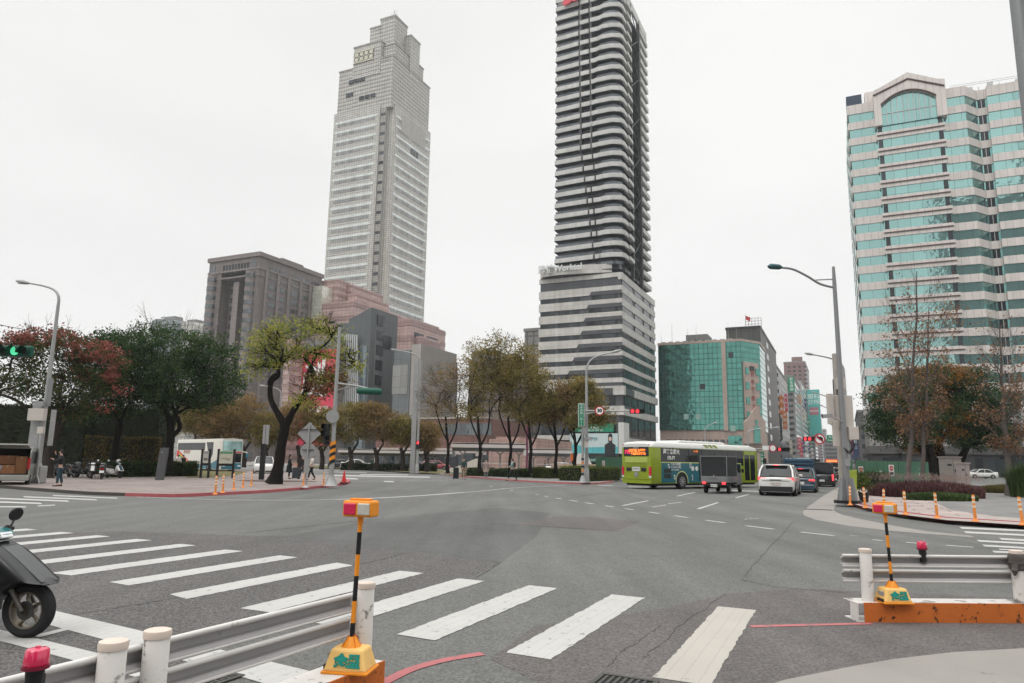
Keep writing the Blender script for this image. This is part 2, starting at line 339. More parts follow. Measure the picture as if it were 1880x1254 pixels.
def ribbon(name, pts, w, z, m, taper=None):
    pts = [Vector((p[0], p[1], 0)) for p in pts]; b = MB(); prev = None
    for i, p in enumerate(pts):
        d = (pts[min(i+1, len(pts)-1)]-pts[max(0, i-1)]).normalized(); n = Vector((-d.y, d.x, 0))
        ww = w*(taper[i] if taper else 1)/2; a, c = p+n*ww+Vector((0, 0, z)), p-n*ww+Vector((0, 0, z))
        if prev: b.quad(prev[1], c, a, prev[0])
        prev = (a, c)
    return S(b.build(name, m))
def smooth_path(pts, n=8):
    pts = [Vector((p[0], p[1], p[2] if len(p) > 2 else 0)) for p in pts]; out = []
    for i in range(len(pts)-1):
        p0, p1, p2, p3 = pts[max(i-1, 0)], pts[i], pts[i+1], pts[min(i+2, len(pts)-1)]
        for k in range(n):
            t = k/n; out.append(.5*((2*p1)+(p2-p0)*t+(2*p0-5*p1+4*p2-p3)*t*t+(3*p1-p0-3*p2+p3)*t**3))
    out.append(pts[-1]); return out
def kerb(name, pts, w, z1, m, closed=False, side=1):
    """kerb stones: the path is the road edge, the kerb lies on its inner side"""
    pts = [Vector((p[0], p[1], 0)) for p in pts]; b = MB(); ring = []
    for i, p in enumerate(pts):
        d = (pts[min(i+1, len(pts)-1)]-pts[max(0, i-1)]).normalized(); n = Vector((-d.y, d.x, 0))*side
        a = p+n*w; ring.append([b.pt(p-n*.035), b.pt(p-n*.02+Vector((0, 0, z1))), b.pt(a+Vector((0, 0, z1))), b.pt(a)])
    for r, q in zip(ring, ring[1:]):
        for j in range(3): b.f.append([r[j], q[j], q[j+1], r[j+1]]); b.mi.append(0)
    return S(b.build(name, m, fix=True))

road = sheet('road', [(-700, -130), (700, -130), (700, 900), (-700, 900)], 0, A_MAIN)
# asphalt repairs of different age
psheet('asphalt_patch', [(-260, 1000), (200, 975), (519, 985), (920, 1033), (838, 1072), (690, 1112), (440, 1150), (300, 1290), (-300, 1500)], .002, A_COARSE)
psheet('asphalt_patch', [(519, 985), (683, 955), (920, 932), (1010, 942), (985, 985), (920, 1033)], .0015, A_DARK)
psheet('asphalt_patch', [(945, 962), (1025, 948), (1110, 951), (1175, 958), (1130, 975), (1040, 970)], .003, A_BROWN)
psheet('asphalt_patch', [(1085, 1300), (900, 1210), (980, 1150), (1130, 1130), (1230, 1115), (1335, 1090), (1470, 1080), (1900, 1100), (2300, 1200), (1400, 1330)], .0022, A_BROWN)
# pavements
KL = [gp(x, y) for x, y in [(-500, 861), (-160, 882), (0, 896), (100, 904), (160, 908.5), (230, 911), (320, 913), (400, 909.5), (500, 904), (600, 895), (632, 890.5), (641, 887), (641, 884), (628, 880), (600, 876.5), (540, 871), (470, 866), (400, 862), (250, 857)]]
slab('pavement', KL+[gp(-500, 850)], 0, .125, PV_PINK)
R_PAINT = M('kerb_paint_red', (.34, .09, .10), rough=.7, var=.2, scale=4, dirt=.5, dscale=7, dirtcol=(.3, .28, .26))
kerb('kerb', [p for p in KL[1:6]], .18, .128, M('kerb_dark', (.06, .055, .05), rough=.9, var=.3), side=1)
kerb('kerb', smooth_path(KL[5:14], 3), .2, .132, R_PAINT, side=1)
KM = [gp(x, y) for x, y in [(420, 853), (560, 858.5), (640, 862), (700, 865), (770, 869.5), (840, 875), (900, 880), (960, 884.5), (1020, 887.5), (1062, 889), (1098, 889), (1125, 885.5), (1150, 882)]]
pm = KM[-1]+ES*150
slab('plaza_pavement', KM+[pm, gp(1150, 882)+ES*150-ET*330, gp(420, 853)-ET*120], 0, .12, PV_PLAZA)
kerb('kerb', smooth_path(KM[1:12], 3), .2, .126, M('kerb_paint_red_worn', (.36, .12, .12), rough=.75, var=.3, scale=3, dirt=.6, dscale=5, dirtcol=(.28, .26, .24)), side=1)
P0 = gp(1541, 918)
KR = [P0+ES*300, P0+ES*60, P0+ES*12, P0, gp(1556, 925.5), gp(1590, 935), gp(1650, 947), gp(1740, 958.5), gp(1880, 967.5), gp(2150, 982), gp(2600, 1003)]
slab('island_pavement', KR+[gp(2600, 1003)+ES*110, P0+ES*300+ET*45], 0, .125, PV_GREY)
kerb('kerb', KR[1:9], .2, .148, R_PAINT, side=1)
psheet('pavement_band', [(1555, 915), (1575, 900), (1625, 896), (1700, 915), (1740, 935), (1800, 946), (1880, 952), (2200, 975), (2150, 979), (1880, 964), (1740, 955), (1650, 944), (1590, 931.5), (1560, 923)], .131, PV_PALE)
PV_BLK = paving('paving_pink_block', (.33, .27, .25), 1.1, 1.1, joint=.03, jd=.45)
psheet('pavement_panel', [(1560, 921), (1578, 897), (1640, 893), (1680, 903), (1745, 936), (1830, 948.5), (1700, 944)], .134, PV_BLK)
psheet('gutter', [(1548, 889), (1512, 910), (1484, 930), (1474, 939), (1476, 946), (1496, 954), (1560, 966), (1640, 975), (1790, 987), (1782, 983), (1700, 975), (1640, 965), (1580, 953), (1546, 945), (1530, 937), (1534, 928), (1541, 919), (1562, 889)], .004, CONC)
psheet('concrete_apron', [(1395, 1262), (1440, 1248), (1500, 1236), (1570, 1222), (1640, 1210), (1750, 1197), (1880, 1190), (2300, 1185), (2300, 1700), (1300, 1500)], .004, CONC)
psheet('side_road', [(420, 853.6), (560, 859), (700, 866), (840, 876), (900, 881.5), (640, 886), (628, 880), (540, 871), (470, 866), (400, 862), (250, 857), (-300, 848.5), (-300, 846)], .003, A_FAR)
psheet('grass_verge', [(336, 872), (352, 862), (400, 862), (455, 866.5), (432, 873), (385, 877), (345, 877)], .135, GRASSG)
psheet('grass_verge', [(560, 857.6), (700, 863.6), (770, 868), (860, 873), (870, 866), (760, 860), (560, 853.5)], .135, GRASSG)
sheet('tree_pit', [gp(505, 887)+Vector((math.cos(a)*2.5*(1+.2*math.sin(3*a)), math.sin(a)*1.6, 0)) for a in [i*.5 for i in range(12)]], .138, M('soil', (.085, .06, .048), rough=.95, var=.35, bump=.6))
# zebra crossing: stripes run along the avenue direction
FLR = [((1318, 1114), (1378.6, 1120), P_CREAM), ((1123, 1092), (1177, 1097.7), P_WHITE), ((970.6, 1075), (1017, 1080), P_WHITE), ((841, 1062.4), (880.5, 1066.6), P_WHITE),
       ((733.7, 1048.5), (764.8, 1051.5), P_WHITE), ((618, 1033.5), (638, 1037), P_WHITE), ((514, 1020), (544, 1023.5), P_WHITE), ((413, 1009.5), (444, 1012), P_WHITE),
       ((331, 999), (358, 1001.5), P_WHITE), ((250, 990), (277, 992), P_WHITE), ((178, 983), (204, 985.5), P_WHITE), ((112, 977), (136, 979), P_WHITE), ((48, 971), (68, 973), P_WHITE)]
for a, c, mt in FLR:
    A, C_ = gp(*a), gp(*c); w = (C_-A).length; d = (C_-A).normalized()
    b = MB(); n = 44
    rr = random.Random(int(a[0])); v = ES*3.14
    lf = [A - v*(i/n) + d*rr.uniform(-.010, .010) for i in range(n+1)]; rt = [A + d*.43 - v*(i/n) + d*rr.uniform(-.010, .010) for i in range(n+1)]
    for i in range(n): b.quad(lf[i+1]+Vector((0, 0, .006)), rt[i+1]+Vector((0, 0, .006)), rt[i]+Vector((0, 0, .006)), lf[i]+Vector((0, 0, .006)))
    S(b.build('crosswalk_stripe', mt))
psheet('stop_line', [(96, 1120), (345, 1178), (590, 1237), (640, 1250), (600, 1288), (390, 1227), (89, 1147)], .006, P_WHITE)
psheet('box_line', [(-120, 1126), (0, 1156), (60, 1170), (180, 1199), (300, 1232), (290, 1254), (119, 1208), (18, 1181), (-120, 1150)], .006, P_WHITE)
psheet('box_line', [(62, 1166.5), (124, 1151), (134, 1154), (70, 1170.5)], .0065, P_WHITE)
# far crossings and lines
def pq(x0, y0, x1, y1, h, m=P_WHITE, name='crosswalk_stripe', z=.006): return psheet(name, [(x0, y0-h/2), (x1, y1-h/2), (x1+h*1.5, y1+h/2), (x0+h*1.5, y0+h/2)], z, m)
for q in [(42, 912, 176, 917.5, 2.2), (96, 909.6, 214, 914.6, 1.8), (-120, 910.5, 124, 920, 2.6), (-120, 917.5, 74, 924.2, 2.8), (-120, 930, 46, 930.5, 2.2), (68, 929, 100, 927, 1.5)]: pq(*q)
for x0, y0, x1, y1 in [(1751, 961.8, 1880, 967.3), (1761, 969, 1880, 974.2), (1769, 977, 1880, 982.4), (1834, 989.3, 1880, 991.8), (1793, 992.8, 1880, 997.6), (1803, 1001.5, 1880, 1006), (1833, 1008.5, 1880, 1010.5), (1821, 1012.8, 1880, 1015)]:
    k = (y1-y0)/(x1-x0); pq(x0, y0, 2100, y0+k*(2100-x0), 3.4 if x0 != 1833 else 2)
for q in [(600, 872.8, 788, 876, 1.9), (660, 870.8, 748, 872, 1.3), (560, 866.6, 672, 867.6, 1.2), (560, 875.5, 655, 879.3, 2.0), (704, 884, 722, 884.6, 1.8)]: pq(*q)
ribbon('edge_line', smooth_path([gp(x, y) for x, y in [(250, 912.5), (320, 915), (420, 917.8), (530, 918.5), (640, 916.5), (740, 912), (820, 906.5), (880, 902), (950, 895.5), (1040, 890.8)]]), .26, .005, P_FAINT)
ribbon('edge_line', smooth_path([gp(x, y) for x, y in [(620, 917), (700, 914.2), (780, 909.6), (850, 904.4)]]), .3, .0065, P_WHITE)
pth = smooth_path([gp(x, y) for x, y in [(780, 876), (830, 880), (900, 893), (1000, 911), (1100, 927), (1210, 943), (1370, 965.5), (1460, 976), (1560, 987)]], 20)
acc = 0; seg = []
for a, c in zip(pth, pth[1:]):
    L_ = (c-a).length; acc += L_; ph = acc % 1.75
    if ph < 1.02: seg.append(a)
    else:
        if len(seg) > 1: ribbon('guide_dash', seg, .15, .006, P_WHITE)
        seg = []
for q in [((1603, 991), (1620, 993)), ((1663, 996), (1704, 999.5)), ((1737, 1001.5), (1787, 1005.2))]: ribbon('guide_dash', [gp(*q[0]), gp(*q[1])], .13, .006, P_WHITE)
for a, c in [((1143, 928.5), (1190, 919.5)), ((1243, 911), (1276, 904)), ((1282, 934.5), (1318, 923)), ((1351, 914), (1374, 908))]: ribbon('lane_dash', [gp(*a), gp(*c)], .14, .006, P_WHITE)
for q in [(1152, 893.8, 1190, 894.6, 1.8), (1096, 890.6, 1124, 892.2, 1.5), (1330, 899.5, 1392, 902.5, 2.0), (1196, 931, 1222, 927, 1.4), (1225, 925, 1250, 922, 1.2), (1366, 953.2, 1392, 952, .9), (1368, 949, 1379, 950.5, .8), (1560, 983.5, 1575, 984, .8)]: pq(*q, m=P_FAINT, name='worn_line')
for q in [((1005, 1245), (1120, 1205))]: pass
ribbon('red_line', smooth_path([gp(x, y) for x, y in [(690, 1262), (720, 1246), (760, 1228), (820, 1212), (886, 1201)]], 5), .10, .006, P_RED)
ribbon('red_line', [gp(1378, 1151), gp(1450, 1149), (gp(1600, 1145.5))], .085, .006, P_RED)
# cracks and joints in the asphalt
CRK = M('crack', (.045, .043, .041), rough=.95, var=.1)
def crack(px, w=.012, jit=.05, name='road_crack'):
    pts = smooth_path([gp(x, y) for x, y in px], 14); rr = random.Random(int(px[0][0]))
    off = 0; out = []; tp = []
    for p in pts: off = off*.6+rr.uniform(-jit, jit)*.5; out.append(Vector((p.x+off, p.y+rr.uniform(-jit, jit)*.3, 0))); tp.append(rr.uniform(.35, 1.4))
    ribbon(name, out, w, .0045, CRK, tp)
crack([(131, 1130), (200, 1119), (328, 1097)], .016)
crack([(649, 1038), (690, 1030), (739, 1017)], .02)
crack([(1332, 1091), (1250, 1150), (1182, 1211)], .009)
crack([(1212, 1148), (1160, 1186), (1112, 1226)], .007)
crack([(440, 980), (560, 967), (683, 954), (800, 943), (920, 932)], .03, .02)
crack([(1360, 1064), (1428, 1078), (1560, 1089)], .016, .03)
crack([(900, 961), (1000, 967), (1110, 974)], .035, .02)
crack([(920, 1033), (860, 1066), (690, 1112)], .012, .03)
crack([(519, 985), (700, 1003), (920, 1033)], .012, .02)
crack([(1365, 1060), (1400, 1020), (1460, 955)], .010, .05)
crack([(900, 930), (1000, 920), (1120, 904)], .04, .02)
crack([(1190, 920), (1243, 911)], .03, .03); crack([(1318, 923), (1351, 914)], .03, .03)
# cast drain covers
IRON = M('cast_iron', (.09, .09, .085), rough=.6, metal=.6, var=.3, scale=8)
def cover(name, label, c, w, h, pat):
    t = thing(name, label, 'drain cover', (c.x, c.y, .004), -GA)
    MB().box(-w/2, w/2, -h/2, h/2, -.003, .002).build('frame', M('cast_iron_dark', (.02, .02, .02), rough=.8), t)
    b = MB(); st = .035
    b.box(-w/2, w/2, -h/2, -h/2+st, .002, .012).box(-w/2, w/2, h/2-st, h/2, .002, .012).box(-w/2, -w/2+st, -h/2+st, h/2-st, .002, .012).box(w/2-st, w/2, -h/2+st, h/2-st, .002, .012)
    if pat:
        x = -w/2+st+.02; i = 0
        while x < w/2-st-.03: b.box(x, x+.022, -h/2+st+.01, h/2-st-.01, .002, .010); x += .05
    else:
        n = 7
        for i in range(n):
            for j in range(n):
                x = -w/2+st+(i+.5)*(w-2*st)/n; y = -h/2+st+(j+.5)*(h-2*st)/n; q = (w-2*st)/n
                if (i+j) % 2: b.box(x-q*.42, x+q*.42, y-.012, y+.012, .002, .010)
                else: b.box(x-.012, x+.012, y-q*.42, y+q*.42, .002, .010)
    b.build('grating', IRON, t)
cover('manhole_cover', 'square cast iron manhole cover with woven pattern beside the white guard rail', gp(365, 1247), .5, .42, 0)
cover('drain_grate', 'dark slotted drain grate in the brown asphalt at the bottom edge', gp(1140, 1262), .46, .5, 1)
cover('drain_grate', 'slotted drain grate set in the pale concrete gutter by the island kerb', gp(1503, 936), 1.0, .35, 1)

# ------------------------------------------------------------------ buildings (all on the 25 degree street grid)
class Bd:
    def __init__(s, name, label, px, py, Y, cat='building', group=None, rz=None):
        P = at(px, py, Y); s.P = Vector((P.x, P.y, 0)); s.rz = -GA if rz is None else rz
        s.tx = Vector((math.cos(s.rz), math.sin(s.rz), 0)); s.ty = Vector((-math.sin(s.rz), math.cos(s.rz), 0))
        s.t = thing(name, label, cat, s.P, s.rz, group)
    def X(s, px, py, y=0): return along(s.P+s.ty*y, s.tx, px, py)
    def Y(s, px, py, x=0): return along(s.P+s.tx*x, s.ty, px, py)
    def Z(s, px, py, x=0, y=0): return zat(s.P+s.tx*x+s.ty*y, px, py)
def box_part(b, name, m, *a): return MB().box(*a).build(name, m, b.t)
G_PALE = glass('glass_pale_band', (.60, .635, .61), metal=.45, rough=.2, wav=.01, pane=1.5, ph=30)
G_TEAL = glass('glass_teal', (.31, .53, .51), metal=.8, rough=.05, wav=.03, pane=2.4, ph=60, var=.09)
G_TEAL2 = glass('glass_teal_curtain', (.10, .30, .255), metal=.85, rough=.05, wav=.05, pane=1.35, ph=1.65, var=.12)
G_DARK = glass('glass_dark', (.035, .042, .048), metal=0, rough=.14, wav=.02, pane=1.8, ph=30, var=.6, spec=.35)
G_GREY = glass('glass_grey', (.11, .12, .125), metal=.4, rough=.12, wav=.02, pane=1.3, ph=30, var=.35)
G_STRIP = glass('glass_strip', (.24, .245, .24), metal=.35, rough=.2, wav=.01, pane=1.5, ph=30, var=.3)
ROOFM = M('roof_grey', (.22, .22, .21), rough=.85)
METAL_D = M('metal_dark', (.06, .06, .062), rough=.5, metal=.6)
METAL_L = M('metal_light', (.42, .43, .43), rough=.45, metal=.7)

# --- pale stepped skyscraper
b = Bd('skyscraper', 'tall pale granite skyscraper with stepped crown and short mast', 703, 520, 330)
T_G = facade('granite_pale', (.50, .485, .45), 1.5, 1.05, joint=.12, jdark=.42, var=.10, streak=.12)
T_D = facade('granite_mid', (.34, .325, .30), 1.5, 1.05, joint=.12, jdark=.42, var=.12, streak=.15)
xl = b.X(596, 500); yd = b.Y(783, 450); zt = b.Z(703, 184); h = b.Z(703, 230)-b.Z(703, 248); N = 3.4
MB().prism([(xl, 0), (-N*2, 0), (-N*2, N*.6), (-N, N*.6), (-N, N), (0, N), (0, yd), (xl, yd)], 0, zt).build('tower_shaft', T_G, b.t)
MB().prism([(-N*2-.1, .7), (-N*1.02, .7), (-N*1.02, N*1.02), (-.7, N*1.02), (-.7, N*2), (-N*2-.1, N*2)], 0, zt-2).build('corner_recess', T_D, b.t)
k = 0; z = zt-h*1.2
while z > 55:
    m_ = 1.0+2.0*min(1, k/24)
    box_part(b, 'window_band', G_PALE, xl+1.0, -N*2-m_*1.1, -.12, .2, z, z+h*.25)
    box_part(b, 'glazing_strip', G_STRIP, xl+2.6, -N*2-2-m_, -.07, .2, z-h*.34, z-h*.05)
    box_part(b, 'window_band', G_PALE, -.2, .14, N+.8+m_*.4, yd-1, z, z+h*.25)
    box_part(b, 'glazing_strip', G_STRIP, -.2, .07, N+3.5, yd-3.5, z-h*.34, z-h*.05)
    box_part(b, 'corner_window', G_DARK, -N*1.9, -N*1.1, .62, .8, z-.2, z+1.3)
    box_part(b, 'corner_window', G_DARK, -.8, -.62, N*1.15, N*1.7, z-.6, z+.9)
    z -= h; k += 1
# crown: set-back blocks, each a part
def cz(px, py, x, y): return b.Z(px, py, x, y)
def blk(x0, x1, y0, y1, z0, z1, m=T_G, nm='crown_block'):
    box_part(b, nm, m, x0, x1, y0, y1, z0, z1)
    mb = MB(); zz = z0+2.2
    while zz < z1-.8:
        mb.box(x0-.1, x1+.1, y0-.1, y1+.1, zz, zz+.4); zz += 2.1
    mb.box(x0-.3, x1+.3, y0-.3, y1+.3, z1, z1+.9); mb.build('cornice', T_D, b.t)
w = -xl
zA = cz(632, 131, xl*.85, 1); zB = cz(712, 99, 0, 0); zC = cz(690, 52, xl*.35, yd*.30); zD = cz(716, 43, -w*.25, yd*.30)
blk(xl+1.0, -N*.9, 1.0, yd-.8, zt, zA, T_G); blk(xl*.70, -.9, .9, yd-1.2, zt-2, zB, T_G)
zL = cz(668, 85, xl*.55, .5); blk(xl*.72, -w*.24, .6, 9, zA-6, zL, T_G); blk(-w*.62, -w*.04, yd*.08, yd*.80, zB, zB+(zC-zB)*.34, T_G)
blk(-w*.56, -w*.36, yd*.16, yd*.40, zB, zC-1, T_G); blk(-w*.38, -w*.12, yd*.16, yd*.46, zB, zD, T_G); blk(-w*.20, -w*.02, yd*.42, yd*.66, zB-3, zC-4, T_G)
mb = MB(); cx, cy = -w*.25, yd*.30
mb.tube([(cx, cy, zD), (cx, cy, zD+8)], [.55, .35], 8); mb.tube([(cx-1.6, cy, zD), (cx-1.6, cy, zD+7)], .12, 5); mb.tube([(cx+1.6, cy, zD), (cx+1.6, cy, zD+8)], .12, 5); mb.build('mast', METAL_L, b.t)
mb = MB(); cx, cy = -2.4, yd*.62; mb.tube([(cx, cy, zB), (cx, cy, zB+5), (cx-.4, cy-1, zB+12), (cx-1, cy-6, zB+13.5)], .38, 6); mb.cb((cx, cy, zB+1.8), (2.4, 5, 3)); mb.build('roof_crane', METAL_D, b.t)
# lattice panel and louvres on the left crown
mb = MB(); X0, X1, Z0, Z1 = xl*.70, -w*.36, cz(670, 113, xl*.55, .5), cz(670, 95, xl*.55, .5)
for i in range(4):
    for j in range(2):
        a, c = X0+(X1-X0)*i/4, X0+(X1-X0)*(i+1)/4; e, f = Z0+(Z1-Z0)*j/2, Z0+(Z1-Z0)*(j+1)/2
        mb.tube([(a, .2, e), (c, .2, f)], .16, 4); mb.tube([(a, .2, f), (c, .2, e)], .16, 4); mb.lathe([(min(c-a, f-e)*.34, -.06), (min(c-a, f-e)*.42, 0), (min(c-a, f-e)*.34, .06)], ((a+c)/2, .2, (e+f)/2), 12, 'Y')
mb.box(X0-.3, X1+.3, .1, .5, Z0-.5, Z0).box(X0-.3, X1+.3, .1, .5, Z1, Z1+.5); mb.build('lattice_screen', M('lattice', (.55, .53, .42), rough=.5), b.t)
box_part(b, 'lattice_backing', M('lattice_back', (.10, .10, .10), rough=.7), X0, X1, .3, .58, Z0, Z1)
for xa, xb, dz in ((xl*.78, xl*.50, -8), (xl*.82, xl*.70, -15), (xl*.58, xl*.5, -18.5), (xl*.48, xl*.4, -18.5), (xl*.38, xl*.3, -18.5)): box_part(b, 'louvre', G_DARK, xa, xb, -.1 if zA+dz < zt-2.2 else .4, 1.7, zA+dz, zA+dz+2.0)
box_part(b, 'mesh_panel', facade('mesh_panel', (.42, .40, .37), .8, .8, joint=.1, jdark=.7), -.1, .16, N+6, yd-5, zt-12, zt-2)
for i in range(3): box_part(b, 'louvre', G_DARK, -.1, .2, yd*.5+i*2.6, yd*.5+i*2.6+1.8, zt-20, zt-17)

# --- dark grey brown slab block on the left
b = Bd('office_block', 'dark brown grey high block with tall recessed portal front and rounded bays', 475, 500, 250)
BR = facade('brown_tile', (.165, .142, .135), 1.6, 1.6, joint=.07, jdark=.7, var=.08, streak=.2)
BR2 = facade('brown_tile_light', (.20, .172, .165), 1.6, 1.6, joint=.07, jdark=.7, var=.08, streak=.2)
xl = b.X(386, 475); yd = b.Y(592, 500); zt = b.Z(475, 462); q = lambda px: b.X(px, 560)
r0, r1 = q(402), q(452); zr = b.Z(475, 500, r0*.5, 0); dp = 4.5
MB().box(xl, r0, 0, yd, 0, zr).box(r1, 0, 0, yd, 0, zr).box(r0, r1, dp, yd, 0, zr).box(xl, 0, 0, yd, zr, zt-1.6).build('wall', BR, b.t)
MB().box(xl-.6, .6, -.6, yd+.6, zt-1.6, zt).box(xl-.25, .25, -.25, yd, zt-8.8, zt-8.2).box(xl-.3, .3, -.3, yd, zr-.2, zr+.5).build('cornice', BR2, b.t)
pc0, pc1 = r0+(r1-r0)*.42, r0+(r1-r0)*.62
box_part(b, 'centre_pier', BR2, pc0, pc1, .8, dp, 0, zr-4)
box_part(b, 'roof_plant', BR, xl*.2, -4, yd*.45, yd*.8, zt, zt+2.4)
fh = 3.35; z = zr-4
while z > 6:
    for a, c in ((r0+.8, pc0-.6), (pc1+.6, r1-.8)): box_part(b, 'window', G_GREY, a, c, dp-.12, dp+.1, z, z+1.9)
    z -= fh
# rounded window bays on the piers
for cx in (xl+(r0-xl)*.38, (r1+q(462))/2):
    mb = MB(); mb.lathe([(1.9, 0), (1.9, zr-1)], (cx, -.1, 0), 14); mb.build('bay_column', BR2, b.t)
    z = zr-3.5
    while z > 25:
        MB().lathe([(2.02, z), (2.02, z+1.5)], (cx, -.1, 0), 14).build('bay_window', G_GREY, b.t); z -= fh
mb = MB()
for i in range(9): x = r0+(r1-r0)*(i+.3)/9; mb.box(x, x+1.0, -.1, .1, zt-6.6, zt-3.4)
mb.build('frieze_slots', G_DARK, b.t)
for xx in (xl+(r0-xl)*.3, (r1)*.5): box_part(b, 'corner_window', G_GREY, xx-1.4, xx+1.4, -.12, .1, zt-6.2, zt-3)
# long side: piers and window columns
ws = [(.15, .27), (.30, .40), (.50, .62), (.66, .78), (.82, .96)]
z = zt-6
while z > 8:
    for a, c in ws: box_part(b, 'side_window', G_GREY, -.1, .12, yd*a, yd*c, z, z+1.7) if z > 30 else None
    z -= fh
mb = MB()
for a in (.11, .285, .45, .64, .80, .975): mb.box(0, .55, yd*a-.7, yd*a+.7, 0, zr)
mb.build('pier', BR2, b.t)

# --- distant tops beyond the left trees
for px0, px1, py, lab in ((278, 319, 585, 'small far grey roof block with slanted top above the dark trees'), (324, 358, 591, 'small far white roof block with plants above the dark trees')):
    b = Bd('distant_block', lab, px1, py+6, 420, group=None); x0 = b.X(px0, py+6); z1 = b.Z(px1, py)
    MB().prismy([(x0, 0), (0, 0), (0, z1-2), (-1, z1), (x0+3, z1+1), (x0, z1-1)], 0, 18).build('wall', facade('far_grey' if px0 < 300 else 'far_white', (.22, .25, .26) if px0 < 300 else (.5, .49, .46), 3, 3.2, joint=.25, jdark=.5), b.t)
    MB().box(x0*.6, -2, 2, 8, z1, z1+2.2).build('roof_plant', ROOFM, b.t)

# --- pink stepped podium in front of the skyscraper
PK = facade('pink_granite', (.47, .335, .31), 1.9, 1.3, joint=.08, jdark=.55, var=.12, streak=.12)
PKD = facade('pink_granite_dark', (.33, .22, .205), 1.9, 1.3, joint=.08, jdark=.55, var=.12, streak=.12)
b = Bd('podium_block', 'stepped pink granite podium at the foot of the pale skyscraper', 650, 560, 268)
def stepped(b, x0, x1, y0, y1, z0, z1, n):
    box_part(b, 'wall', PK, x0, x1, y0, y1, z0, z1)
    dz = (z1-z0)/n; mb = MB()
    for i in range(n): mb.box(x0-.15, x1+.15, y0-.15, y1+.15, z0+dz*i+dz*.55, z0+dz*i+dz*.9)
    mb.build('stone_band', PKD, b.t)
z1 = b.Z(646, 551); z2 = b.Z(617, 514, -14, 8)
stepped(b, b.X(548, 560), 0, 0, 70, 0, z1, 12)
stepped(b, b.X(520, 620), b.X(548, 560), 4, 60, 0, z1-13, 8)
x0 = b.X(578, 530, 6); x1 = b.X(620, 530, 6); stepped(b, x0, x1, 6, 34, z1, z2, 4); stepped(b, x1, b.X(645, 530, 12), 12, 34, z1, z2-1, 4)
stepped(b, b.X(640, 545, 8), b.X(655, 545, 8), 8, 30, z1, z1+5, 2)
mb = MB(); gx0, gx1 = b.X(583, 540, 5.7), b.X(610, 540, 5.7); MB().box(gx0, gx1, -.4, 6.2, z1-6, z2-4).build('gridded_window', glass('glass_gridded', (.62, .62, .54), metal=.3, rough=.25, pane=1.4, ph=1.5), b.t)
for a, c, zz in ((554, 568, 587), (601, 616, 583)): box_part(b, 'dark_opening', G_DARK, b.X(a, zz), b.X(c, zz), -.2, .3, b.Z(600, zz+5), b.Z(600, zz))
b2 = Bd('podium_block', 'pink granite annexe block with dark slots right of the pale skyscraper', 756, 600, 285)
x1 = 0; y1 = b2.Y(806, 600); stepped(b2, -12, 0, 0, y1, 0, b2.Z(756, 584), 9)
y2 = b2.Y(811, 650, 4); stepped(b2, -8, 3, 3, y2, 0, b2.Z(765, 616), 6)
for a, c in ((.10, .42), (.55, .95)): box_part(b2, 'dark_slot', G_DARK, -.1, .25, y1*a, y1*c, b2.Z(756, 618), b2.Z(756, 608))
for py in (648, 672): box_part(b2, 'pale_window', G_PALE, 2.9, 3.25, y2*.3, y2*.85, b2.Z(765, py+7), b2.Z(765, py))

# --- grey department store with white fins, and its red poster
GR = facade('metal_panel_grey', (.085, .095, .10), 1.8, 4.2, joint=.05, jdark=.6, var=.05, rough=.4, streak=.1)
GRL = facade('metal_panel_light', (.13, .14, .143), 1.8, 3.2, joint=.05, jdark=.6, var=.06, rough=.4, streak=.1)
b = Bd('department_store', 'dark grey panelled store block with slanted white fins on its front', 680, 620, 200)
xl = b.X(617, 620); yd = b.Y(729, 620); zt = b.Z(680, 564)
MB().prism([(xl, 0), (0, 0), (0, yd), (xl, yd)], 0, zt-4).prismy([(b.X(640, 600), zt-4), (0, zt-4), (0, zt), (b.X(640, 600)+4, zt-1.5), (b.X(640, 600), zt-3)], 0, yd).build('wall', GR, b.t)
box_part(b, 'side_wall', GRL, -.3, .12, 2, yd-9, 0, zt-6)
box_part(b, 'glass_bay', glass('glass_store', (.16, .20, .22), metal=.5, rough=.1, pane=1.2, ph=1.5), b.X(660, 640), -.8, -.2, .3, 4, zt-11)
for i in range(9): box_part(b, 'window', G_DARK if i > 3 else GR, -.1, .2, 2.8, 6.2, 5+i*4.4, 8+i*4.4)
box_part(b, 'window', G_DARK, -.1, .2, yd-7, yd-3, zt-11, zt-7)
for i in range(12):
    x = xl+1.9+i*(b.X(661, 620)-xl)/12
    MB().prismy([(x, zt-7-i*.12), (x+.42, zt-7-i*.12), (x+.42-4.4+4.4, 4), (x, 4)] if False else [(x-1.5, zt-7-i*.1), (x-1.2, zt-7-i*.1), (x+1.15, 8), (x+.85, 8)], -1.5, -1.15).build('fin', M('fin_white', (.52, .53, .53), rough=.5, metal=.2), b.t)
b = Bd('poster_wall', 'grey shop wall carrying a huge red fashion poster behind the forked tree', 617, 700, 198)
xl = b.X(535, 700); zt = b.Z(617, 640); MB().box(xl-1, -.3, .4, 22, 0, zt+3).build('wall', facade('shop_grey', (.20, .19, .185), 2, 2), b.t)
RED = M('poster_red', (.60, .055, .10), rough=.5, var=.12, scale=.12); PWH = M('poster_white', (.78, .72, .70), rough=.5); PNV = M('poster_navy', (.05, .045, .10), rough=.5)
w = -xl; ps = box_part(b, 'poster', RED, xl, -.6, .15, .4, zt*.16, zt)
mb = MB()
rr = random.Random(3)
for i in range(5):
    x = xl+w*(.25+.1*i); mb.prismy([(x, zt*.55+i), (x+w*.07, zt*.55+i), (x+w*.09, zt*.80+i), (x+w*.02, zt*.80+i)], .06, .16)
